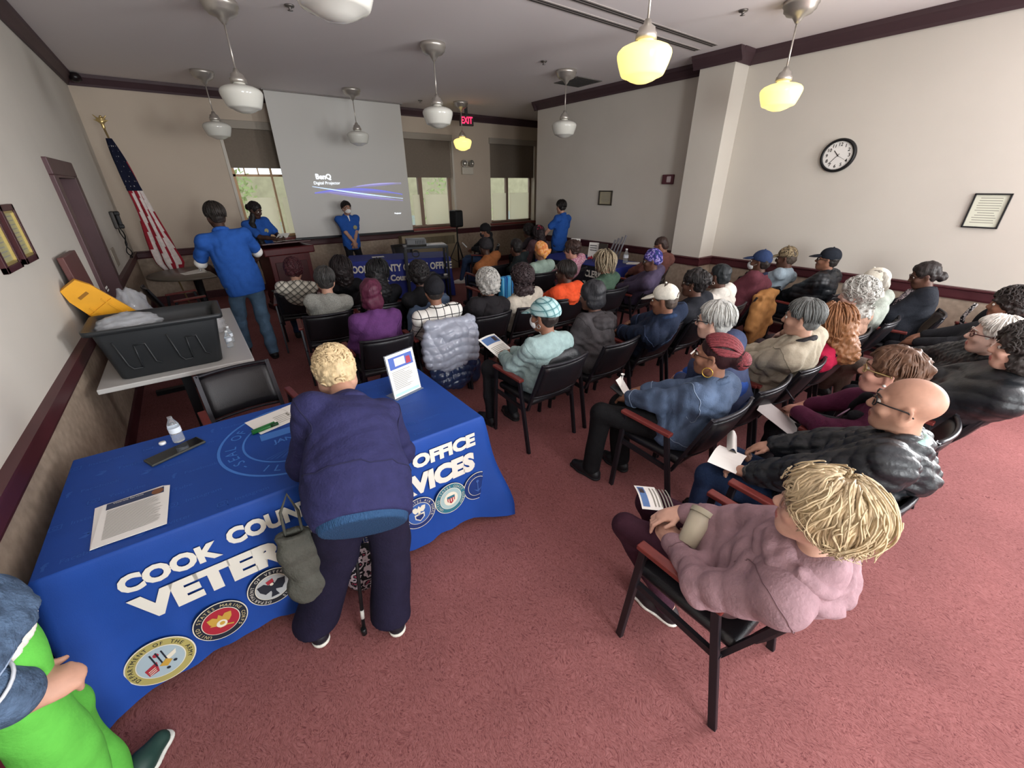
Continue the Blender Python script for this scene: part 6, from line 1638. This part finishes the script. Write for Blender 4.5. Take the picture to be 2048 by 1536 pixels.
wca = sit('person in a white cap and navy jacket', (3.25, 2.32), (1328, 600, 1.07), 'person in a white baseball cap and dark navy jacket', sk='brown', fem=False, vox=.009, yaw=18, pitch=-8, top='202a3e', hair=('short', '4a403a', .01), hat=('cap', 'd3d0c4', cloth('cloth_d3d0c4', 'd3d0c4'), '5a4a40'), pants='1c2436', fold=.01, puff=.012, collar='283a58')
bkh = sit('woman with short curled black hair in a black jacket', (3.82, 2.3), (1388, 568, 1.1), 'woman with curled black hair and glasses in a plain black jacket', sk='dark', vox=.0095, yaw=14, pitch=0, top='23252b', hair=('updo', '201d1d', .02), spec='4a3a28', puff=.012, earring=('stud', 'd0ccc4', .006))
who = sit('person in a white hoodie', (4.42, 2.3), (1438, 553, 1.08), 'person with cropped dark hair and hoop earring in a white hoodie', sk='dark', vox=.0105, yaw=-4, pitch=-2, top='d5d1c8', hood=True, hair=('short', '1f2326', .008), earring=('hoop', 'd8d4cc', .014), puff=.012)
def coat_on_chair(name, lab, x, y, rot, m, s=1.0, low=.12):
    e = empty(name, lab, 'jacket', (x, y, 0), math.radians(rot))
    sd = SDF(.011)
    for dy in (-.03, .02): sd.cone((-.19, -.33+dy, .8), (.19, -.33+dy, .8), .04, k=.03)
    sd.ell((0, -.35, .62), (.24*s, .05, .22), k=.05).ell((-.1, -.35, .42), (.13*s, .045, .26), k=.05).ell((.1, -.34, .42), (.13*s, .045, .28), k=.05)
    sd.cone((.2, -.32, .76), (.25*s, -.34, .42), .05, .04).cone((-.2, -.32, .76), (-.25*s, -.34, .45), .05, .04)
    sdf_obj('coat', sd, m, e, noise=[(.012, 24, 6), (.005, 50, 2)])
blc = sit('man in a navy cap and maroon shirt', (5.15, 2.32), (1520, 524, 1.12), 'man in a navy baseball cap, face mask and maroon shirt', sk='dark', fem=False, vox=.01, yaw=10, pitch=4, top='5b2f38', collar='23263a', hair=('short', '2a2422', .006), hat=('cap', '2b3a5c'), mask='cfd2d2', puff=.008)
coat_on_chair('draped_coat', 'mustard tan canvas coat hung over the chair of the man in the navy cap', 5.15, 2.32, 0, cloth('coat_tan', '966a3e', bump=.25))
cam_ = sit('man in a camouflage cap and pale denim shirt', (5.76, 2.45), (1572, 516, 1.12), 'man in a camouflage cap and pale denim shirt', sk='dark', fem=False, vox=.0105, yaw=10, pitch=-8, top='8b9aa4', hair=('short', '4a4038', .008), hat=('cap', blotch_mat('camo', ['4c4334', '7a6a52', '93856a', '2f2b22'], 35)))
bcp = sit('bearded man in a black cap and black puffer jacket', (5.93, 1.84), (1655, 520, 1.14), 'bearded man in a black cap and glasses wearing a black puffer jacket', sk='brown', fem=False, vox=.0095, yaw=14, pitch=4, topm=quiltm, quilt=(.01, 44, 'h'), puff=.022, collar='1d2024', hair=('short', '2a2624', .006), hat=('cap', '20242c'), spec='22201e', pants='20242c', fat=.015)
# --- fourth row, right block
gcu = sit('woman with grey curls in a black hooded jacket', (2.22, 3.62), (974, 568, 1.06), 'woman with a full head of grey curls in a black hooded jacket', sk='brown', vox=.009, yaw=0, pitch=-4, top='232124', hood=True, hair=('curly', '9f9d98', .032, -.06), puff=.012, fat=.01)
paper_at('paper', 'small white paper in the lap of the woman with grey curls', gcu, (-.22, .28, .64), .2, wd=.12, hg=.16)
dcu = sit('woman with dark curls in a cream jacket', (2.76, 3.62), (1043, 558, 1.06), 'woman with thick dark brown curls in a cream hooded jacket', sk='dark', vox=.009, yaw=0, pitch=0, top='b9b1a4', hood=True, hair=('curly', '33282a', .034, -.13), puff=.01)
orn = sit('person in a bright orange hoodie', (3.32, 3.62), (1130, 545, 1.06), 'short dark-haired person in a bright orange hoodie', sk='deep', vox=.009, yaw=30, pitch=-4, top='d9512c', hood=True, hair=('short', '26211f', .014), puff=.014, fat=.01)
bln = sit('person with dark blond locs in a green top', (4.06, 3.6), (1208, 526, 1.08), 'person with dark blond curly locs in a dull green top', sk='brown', vox=.0105, yaw=-6, pitch=0, top='3e5244', hair=('locs', '8d806a', '5a4c3e'))
bls = sit('woman in a blue and purple headscarf', (4.74, 3.55), (1303, 522, 1.07), 'woman in a shiny blue and purple headscarf and dusty purple top', rot=10, sk='dark', vox=.01, yaw=30, pitch=-6, top='4b4258', hair=None, hat=('wrap', blotch_mat('scarf_blue', ['23305c', '4a3a86', '8f86b8', '1d2238'], 28), False), spec='3a3a44', puff=.01)
brn = sit('man in a brown jacket leaning over the blue table', (5.55, 4.02), (1322, 492, 1.12), 'man with shaved head in a plain brown jacket near the pilaster', rot=6, sk='brown', fem=False, vox=.0105, yaw=10, pitch=-26, top='6b4640', hair=('short', '3a2c28', .004), puff=.016, fat=.02)
chair(6.05, 3.05, 14, 'empty black padded armchair beside the pilaster')
# --- fifth row and beyond, right block
hwp = sit('woman in an orange headwrap', (4.05, 4.92), (1081, 503, 1.08), 'woman in a patterned orange headwrap with a knot and pale mint shirt', sk='brown', vox=.0105, yaw=-10, pitch=0, top='94aa9f', hair=None, hat=('wrap', blotch_mat('wrap_orange', ['c9754a', 'd99a4c', 'dba07a', 'b5603c'], 24), True), puff=.008)
pnk = sit('woman in a pink print blouse', (4.62, 4.85), (1143, 500, 1.09), 'woman with dark curled hair and glasses in a pink print blouse', sk='rose', vox=.0105, yaw=26, pitch=-8, topm=blotch_mat('print_pink', ['a8607a', 'd8b0bc', '8a4a62', 'e0c4cc'], 45), hair=('updo', '3a2a26', .02), spec='2a2220')
dcp = sit('person in an orange-brown sweater', (3.84, 5.85), (970, 494, 1.08), 'person with a dark knit cap in an orange-brown sweater', sk='deep', fem=False, vox=.012, yaw=6, pitch=-4, top='8c5632', hair=None, hat=('beanie', '2c2a2c'), pants='2a3550')
dkm_ = sit('person in a dark striped jacket', (4.4, 5.72), (1032, 496, 1.07), 'person with dark hair in a dark jacket between the sweater and the headwrap', sk='dark', vox=.012, yaw=0, pitch=-10, top='232a2c', hair=('short', '1e1b1b', .018))
e = empty('striped_bag', 'bright blue and cyan striped bag hanging on a chair back', 'bag', (3.35, 4.62, .5), .1)
obj('bag', b2((-.11, -.05, 0), (.11, .05, .32), bev=.02), blotch_mat('bag_stripes', ['1d3f8a', '3aa0d8', '7cc4e6', '1a2f60'], 9, aniso=(3, .2, .02)), e)
chair(3.3, 4.95, 0, 'black padded armchair behind the striped blue bag')
msk = sit('person in black looking at a phone by the back wall', (5.0, 7.75), (970, 462, 1.12), 'person in black beanie and jeans looking at a phone by the back wall', rot=52, sk='brown', vox=.012, yaw=6, pitch=-16, top='1e1f22', hair=('short', '1c1a1a', .014), hat=('beanie', '1b1a1c'), pants='31425e', shoe='c9c6c0', mask='26262a', hands={-1: (-.06, .3, .72), 1: (.08, .28, .66)}, feet={-1: (-.1, .5, .045), 1: (.14, .36, .045)})
o = obj('smartphone', b2((-.035, -.07, 0), (.035, .07, .01), bev=.004), mat('phone_white', 'c9ccd2', rough=.3)); o.location = msk['e'].matrix_basis @ Vector((-.04, .38, .8)); o.rotation_euler = (.8, 0, .9); tag(o, 'pale smartphone held by the person in black by the back wall', 'phone')
rdb = sit('woman in a raspberry knit hat', (5.55, 6.7), (1076, 466, 1.09), 'woman in a raspberry pink knit hat and mauve-brown jacket', sk='brown', vox=.012, yaw=6, pitch=0, top='5a4248', hair=('long', '2a2022', .01, .08), hat=('beanie', '9c3a4e'), puff=.012)
rdn = sit('dark-haired person by the far window', (5.85, 7.28), (1056, 462, 1.1), 'dark-haired person behind the raspberry knit hat near the far window', sk='dark', vox=.012, yaw=10, pitch=-4, top='3a343a', hair=('curly', '221e1e', .02, -.05))
# --- left block
pur = sit('woman with burgundy hair in a purple sweater', (1.14, 3.6), (742, 587, 1.1), 'woman with a burgundy bob in a purple sweater seen from behind', sk='rose', vox=.0085, yaw=-14, pitch=0, top='553060', hair=('bob', '4a1c30', .012, -.09), pants='2a1a30', fat=.012, rot=-4)
def silver_coat():
    e = empty('puffer_jacket', 'shiny silver quilted puffer jacket hung over the chair in the left block', 'jacket', (1.74, 3.6, 0), math.radians(-4))
    sd = SDF(.0085)
    sd.cone((-.2, -.32, .8), (.2, -.32, .8), .06, k=.04)
    sd.ell((0, -.36, .66), (.27, .085, .18), k=.05).ell((-.03, -.39, .52), (.27, .085, .16), k=.06).ell((.2, -.35, .55), (.09, .09, .2), k=.05).ell((-.22, -.33, .56), (.08, .09, .2), k=.05).ell((0, -.42, .74), (.15, .05, .06), k=.04)
    sdf_obj('shell', sd, mat('silver_nylon', '9da3b2', rough=.28, spec=.7, bump=.15, bscale=30), e, noise=[(.012, 18, 3)], quilt=(.017, 40, 'w'))
    sd = SDF(.0085).ell((0, -.37, .36), (.25, .07, .17), k=.05).ell((.03, -.4, .26), (.16, .06, .1), k=.05)
    sdf_obj('lining', sd, mat('navy_nylon', '1d2a48', rough=.3, spec=.6), e, noise=[(.012, 20, 5)], quilt=(.016, 46, 'w'))
    sd = SDF(.012).ell((.3, -.1, .1), (.12, .12, .09)).ell((.34, -.12, .2), (.08, .09, .12), k=.04)
    b = sdf_obj('shoulder_bag', sd, mat('navy_nylon', '1d2a48'), None, noise=(.01, 20, 4)); b.location = (1.74, 3.6, 0); tag(b, 'dark navy bag on the floor under the silver puffer jacket', 'bag')
silver_coat()
def strap_extra(c):
    N, up, fwd, side = c['N'], c['up'], c['fwd'], c['side']
    obj('bag_strap', tube(bmesh.new(), [N-side*.05-fwd*.055+up*.0, N-side*.0-fwd*.11-up*.12, N+side*.07-fwd*.128-up*.25], .012, 6), mat('strap_brown', '4c4438', rough=.5), c['e'])
bea = sit('person in a black beanie and white windowpane shirt', (1.74, 3.6), (868, 582, 1.06), 'person in a black beanie and white shirt with black windowpane checks', rot=-4, sk='brown', fem=False, vox=.0085, yaw=-10, pitch=-6, topm=grid_mat('windowpane', 'dcdad4', '1d1d20', 13, 13, .1), hair=('short', '2a2422', .006), hat=('beanie', '1c1c20'), extra=strap_extra)
gyw = sit('person with cropped dark grey hair in a heather grey sweater', (.95, 4.66), (650, 560, 1.11), 'person with cropped dark grey hair in a heather grey sweater', rot=-8, sk='tan', vox=.009, yaw=-4, pitch=0, topm=cloth('heather', '8a8a84', var=.3, vscale=120), hair=('short', '353332', .016), fat=.015)
def tee_extra(c):
    N, up, fwd, side = c['N'], c['up'], c['fwd'], c['side']
    o = c['N']-fwd*.13-up*.17
    R = Matrix([list(side), list(up), list(-fwd)]).transposed().to_4x4()
    bm = text_bm(bmesh.new(), 'Public Serv', .055, Matrix.Translation(o) @ R, bold=.003, depth=.012); text_bm(bm, 'Vote Co.', .055, Matrix.Translation(o-up*.07) @ R, bold=.003, depth=.012)
    obj('shirt_lettering', bm, lt, c['e'])
bl1 = sit('woman with long black hair in a black lettered shirt', (1.58, 4.68), (758, 545, 1.09), 'woman with long black hair and glasses in a black shirt with white letters', rot=-8, sk='tan', vox=.01, yaw=-50, pitch=-4, top='1b1b1e', hair=('long', '161517', .014, .22), spec='26262a', extra=tee_extra)
def trim_extra(c):
    bm = bmesh.new(); s = -1
    tube(bm, [c['N']-c['side']*.06-c['fwd']*.02, c['SH'][s]+c['up']*.066, c['SH'][s]-c['side']*.055+c['up']*.02, (c['SH'][s]+c['EL'][s])/2-c['side']*.067], .006, 6)
    obj('white_piping', bm, white, c['e'])
cu2 = sit('person with dark curls in a black track jacket', (2.0, 4.5), (838, 550, 1.08), 'person with dark curls in a black track jacket with white piping', rot=-6, sk='dark', vox=.01, yaw=-6, top='1a1a1d', hair=('curly', '201d1e', .028, -.05), extra=trim_extra)
coat_on_chair('draped_coat', 'faded blue denim jacket hung over the chair beside the track jacket', 2.0, 4.5, -6, cloth('coat_denim', '53637c', bump=.3))
bl2 = sit('woman with long dark curls in black', (1.46, 5.86), (683, 538, 1.04), 'woman with long dark curls in black next to the indigo table', rot=-6, sk='tan', vox=.011, yaw=-10, top='18181b', hair=('long', '241d1e', .03, .14))
rpl = sit('person with short dark red hair in a checked shirt', (.92, 5.9), (588, 540, 1.06), 'person with short dark red hair in a white and grey checked shirt', rot=-10, sk='tan', vox=.01, yaw=-8, pitch=-6, topm=grid_mat('plaid_grey', 'cfcabd', '55534c', 17, 17, .14, second='98948a', rot=.6), hair=('curly', '3c1a20', .018, -.04), pants='2c405e', hands={-1: (-.24, .2, .62), 1: (.06, .28, .62)})
o = obj('smartphone', b2((-.035, -.07, 0), (.035, .07, .01), bev=.004), black); o.location = rpl['e'].matrix_basis @ Vector((-.24, .28, .67)); o.rotation_euler = (.5, 0, .5); tag(o, 'black smartphone held by the person in the checked shirt', 'phone')
# ------------------------------------------------------------------ empty chairs
chair(.03, 2.98, 186, 'empty black padded armchair between the navy table and the grey table')
chair(3.66, 8.62, 180, 'black padded armchair behind the indigo table under the screen')
chair(-.3, 7.1, -80, 'black padded armchair beside the round table by the door')
# ------------------------------------------------------------------ standing people
polo = cloth('polo_blue', '25509a', var=.08, bump=.15)
def polo_trim(c):
    for s in (-1, 1):
        a = c['SH'][s]+(c['EL'][s]-c['SH'][s])*.8; b = c['EL'][s]+unit(c['HD'][s]-c['EL'][s])*.03
        sdf_obj('undershirt_sleeve', SDF(.012).cone(a, c['EL'][s], .06, .054).cone(c['EL'][s], b, .054, .05), white, c['e'])
person('man in a royal blue polo, white undershirt and jeans seen from behind by the flag', (.36, 5.75), 4, (.29, 5.82, 1.67), sk='deep', fem=False, pose='stand', vox=.008, yaw=8, pitch=-6, topm=polo, sleeve='short', collar=polo, hair=('short', '2a2421', .006), pants='54718c', pantsm=cloth('jeans_light', '50687f', var=.25, vscale=9), shoe='1d1b1c', sc=1.05, fat=.014, bodyw=1.08, pelvis=(.0, -.02, .95), hands={-1: (-.2, .34, 1.05), 1: (.22, .36, 1.08)}, feet={-1: (-.13, .32, .045), 1: (.1, -.06, .045)}, elbow={-1: (-1, -.6, 0), 1: (1, -.6, 0)}, extra=polo_trim, hemz=.26, topcut=.13, fine=False, wide=.012)
def presenter_extra(c):
    sd = SDF(.01); T = c['T']; N, fwd, up, side = c['N'], c['fwd'], c['up'], c['side']
    sd.cone(T(V3(.05, -.0, -.05)), N+side*.1+fwd*.08-up*.05, .035, .045).cone(N+side*.1+fwd*.08-up*.05, N+side*.08+fwd*.15-up*.36, .045, .05)
    sdf_obj('long_hair', sd, hairm('181516'), c['e'], noise=(.006, 60, 2))
    o = obj('shirt_emblem', lathe(bmesh.new(), [(.035, 0), (0, .004)], 20, R=Matrix.Rotation(PI/2, 3, 'X')), mat('emblem_gold', '9a9468'), c['e']); o.location = N+fwd*.135-up*.17-side*.07
pre = person('woman in a blue polo with a black bun reading papers at the lectern', (1.02, 8.62), 198, (1.0, 8.5, 1.6), sk='deep', pose='stand', vox=.0095, yaw=26, pitch=-22, topm=polo, sleeve='short', collar=polo, hair=('bun', '1a1617', .012, .0), hands={-1: (-.14, .4, 1.16), 1: (.0, .42, 1.16)}, extra=presenter_extra, fine=False)
paper_at('paper', 'white pages held by the woman at the lectern', pre, (-.1, .5, 1.2), 0, wd=.2, hg=.14, tilt=.6)
def gold_emb(c):
    N, fwd, up, side = c['N'], c['fwd'], c['up'], c['side']
    o = obj('shirt_emblem', lathe(bmesh.new(), [(.04, 0), (.02, .004), (0, .004)], 20, R=Matrix.Rotation(PI/2, 3, 'X') @ Matrix.Scale(-1, 3, (0, 0, 1))), mat('emblem_gold', '9a9468'), c['e']); o.location = N+fwd*.128-up*.2+side*-.08
    sd = SDF(.008).cone(N+fwd*.055, N+fwd*.1-up*.07, .03, .012); sdf_obj('undershirt', sd, white, c['e'])
person('young man in white mask and blue polo with crossed hands before the screen', (2.66, 9.1), 186, (2.66, 9.06, 1.56), sk='tan', fem=False, pose='stand', vox=.009, topm=polo, sleeve='short', collar=polo, hair=('short', '1d1817', .02), mask='e6e6e2', spec='2a2624', hands={-1: (.04, .2, .82), 1: (-.02, .24, .8)}, elbow={-1: (-1, -.3, 0), 1: (1, -.3, 0)}, hdir={-1: ((.3, .0, -1), (0, 1, .1)), 1: ((-.3, 0, -1), (0, 1, .1))}, extra=gold_emb, sc=.95, hemz=.22, topcut=.11, bodyw=1.06, fine=False, pelvis=(0, 0, .88), hips=.9)
person('man in a blue polo seen from behind at the blue right-hand table', (6.0, 6.42), 12, (6.02, 6.42, 1.56), sk='tan', fem=False, pose='stand', vox=.0095, yaw=-16, pitch=-8, topm=polo, sleeve='short', collar=polo, hair=('short', '231e1c', .012), pants='2a3450', hands={-1: (-.26, .28, .95), 1: (.3, .2, .95)}, elbow={-1: (-1, -.6, 0), 1: (1, -.6, 0)}, sc=.97, fat=.01, hemz=.26, topcut=.13, fine=False, pelvis=(0, 0, .88))
# the woman bending over the near table
def bend_extra(c):
    e, P, up, TR, sc, N = c['e'], c['P'], c['up'], c['TR'], c['sc'], c['N']
    sd = SDF(.008); q = P-up*.06
    sd.ell(q, (.2, .158, .24), R=TR)
    sdf_obj('shirt_hem', sd, mat('ribbed_blue', '224468', rough=.8, bump=.8, bscale=60, aniso=(3, 3, .05)), e, noise=(.004, 30, 3), cut=[(P-up*.19, -up), (P-up*.1, up)])
    sd = SDF(.008)
    for k in range(14):
        a0, a1 = 2*PI*k/14, 2*PI*(k+1)/14; f_ = lambda a: N+up*.005+c['side']*.064*math.sin(a)+c['fwd']*(.066*math.cos(a))
        sd.cone(f_(a0), f_(a1), .014)
    sdf_obj('neckband', sd, cloth('sweat_navy', '2a2a4e'), c['top'])
bend = person('woman with short blond curls in a navy sweatshirt bending over the near navy table', (.12, 1.45), 0, (.385, 1.93, 1.135), sk='tan', pose='bend', vox=.006, yaw=-4, pitch=-38, top='2a2a4e', hair=('curly', 'bfa983', .012, -.03), pantsm=cloth('pants_plum_navy', '1b182c', bump=.2), wide=.05, shoe='1b1a22', sole='d8d6cc',
    pelvis=(.17, .0, .85), slip=(0, -.085, .07), hands={-1: (.06, .52, .79), 1: (.40, .52, .80)}, elbow={-1: (-.4, -.2, -1), 1: (.3, -.2, -1)}, feet={-1: (-.13, .13, .045), 1: (.18, -.04, .045)}, hemcut=.085, fat=.028, extra=bend_extra, hemz=.26, topcut=.165, fold=.004, fine=True, bodyw=1.08, topname='sweatshirt', knees={-1: (.03, .07, .47), 1: (.255, .0, .47)})
sd = SDF(.009).ell((0, 0, -.14), (.062, .035, .26)).ell((0, .0, -.3), (.065, .04, .07), k=.04).ell((0, 0, .0), (.05, .02, .2), op=-1, k=.01)
tb = empty('tote_bag', 'grey-olive cloth tote hanging from the arm of the bending woman', 'bag', (.015, 1.5, .7))
sdf_obj('bag', sd, cloth('tote_olive', '4a4a44', bump=.5), tb, noise=[(.004, 22, 3), (-.008, 40, 5)], cut=[((0, 0, .0), (.15, 0, 1)), ((0, 0, -.35), (.1, 0, -1))])
obj('handle', tube(bmesh.new(), [(-.03, 0, -.04), (-.02, .02, .1), (.02, .04, .16), (.04, .02, .08), (.03, 0, -.04)], .006, 6), cloth('tote_olive', '4a4a44'), tb)
e = empty('walking_cane', 'black walking cane with a white band between the legs of the bending woman', 'cane', (0, 0, 0))
c0, c1 = Vector((.165, 1.43, .012)), Vector((.255, 1.56, .66))
obj('shaft', tube(bmesh.new(), [c0, c1], .009, 8), black, e); obj('white_band', tube(bmesh.new(), [c0+(c1-c0)*.12, c0+(c1-c0)*.19], .0095, 8), mat('cane_white', 'b9b6b0'), e); obj('rubber_tip', tube(bmesh.new(), [c0-Vector((0, 0, .011)), c0+Vector((0, 0, .03))], .013, 8), black, e)
obj('grip', tube(bmesh.new(), [c1, c1+Vector((.02, .0, .03)), c1+Vector((.08, -.01, .03))], .012, 8), black, e)
sd = SDF(.009).ell((0, 0, .15), (.12, .05, .15)); tb = empty('patterned_bag', 'black and white patterned bag on the floor against the near navy table', 'bag', (.27, 1.63, .06))
sdf_obj('bag', sd, blotch_mat('bag_print', ['17171a', 'b9a9ae', '17171a', '8a3a4e'], 26), tb, noise=(.008, 20, 3), cut=[((0, 0, .002), (0, 0, -1))])
# the person cut off at the left edge
def denim_extra(c):
    e, P, up, TR = c['e'], c['P'], c['up'], c['TR']
    sd = SDF(.009); sd.ell(P+up*.0, (.175, .145, .13), R=TR)
    sdf_obj('white_tee', sd, cloth('tee_white', 'd5d2ca'), e, cut=[(P-up*.0, -up), (P+up*.06, up)])
    a, b = c['EL'][1], c['HD'][1]; d = unit(b-a); w_ = b-d*.05
    sd = SDF(.007).cone(w_-d*.06, w_, .058, .062); sdf_obj('cuff', sd, cloth('denim_dark', '46586f', var=.45, vscale=30, bump=.6, bscale=140), c['top'])
    bm = bmesh.new(); x = unit(np.cross(d, V3(0, 0, 1))); y = np.cross(d, x)
    tube(bm, [w_-d*.07+(x*math.cos(t)+y*math.sin(t))*.064 for t in [2*PI*k/24 for k in range(24)]], .004, 5, closed=True); obj('frayed_hem', bm, mat('fray', 'b9bec4', rough=.9), c['top'])
denim = person('person in a denim jacket and bright green trousers at the left picture edge', (-.715, 1.27), -50, (-.74, 1.26, 1.56), sk='tan', pose='stand', vox=.006, topm=cloth('denim_dark', '46586f', var=.45, vscale=30, bump=.6, bscale=140), hair=('short', '2a2220', .014), pantsm=cloth('pants_green', '5aae44', var=.06, bump=.2), shoe='1f3a34', sole='cfd2ca',
    pelvis=(0, 0, .95), hands={-1: (-.28, .05, .85), 1: (.16, .0, .84)}, elbow={-1: (-1, -.5, 0), 1: (.3, -1, .0)}, hdir={1: ((.25, .9, -.25), (.35, -.2, .9))}, curl=1.75, extra=denim_extra, hemz=-.1, wide=.012, fat=.0, topcut=-.04, topname='denim_jacket', feet={-1: (-.07, .08, .045), 1: (.05, -.06, .045)}, fold=.008, puff=.008)

# stitching on the clothes seen best
th_d = mat('thread_denim', '8696ad', rough=.8); 
seams(brd, th_d, ('arm', 'yoke', 'pleat', 'cuff', 'hem'))
seams(pinkc, mat('thread_mauve', '74595f', rough=.9), ('arm', 'cuff'), r=.002)
seams(mnt, mat('thread_mint', '6f8786', rough=.9), ('arm', 'yoke', 'gather', 'cuff'), r=.002)
seams(bei, mat('thread_beige', '77705f', rough=.9), ('arm', 'yoke'), r=.002)
seams(wca, mat('thread_navy', '46587a', rough=.9), ('arm', 'yoke', 'cuff'), r=.002)
seams(cha, mat('thread_grey', '2a282a', rough=.9), ('arm', 'cuff'), r=.002)
seams(bend, mat('thread_sweat', '20203e', rough=.9), ('arm', 'hem'), r=.0025)
seams(orn, mat('thread_orange', 'a83c1e', rough=.9), ('arm',), r=.002)
seams(pur, mat('thread_purple', '43204e', rough=.9), ('arm',), r=.002)
seams(denim, th_d, ('arm', 'cuff', 'hem'), r=.0022)
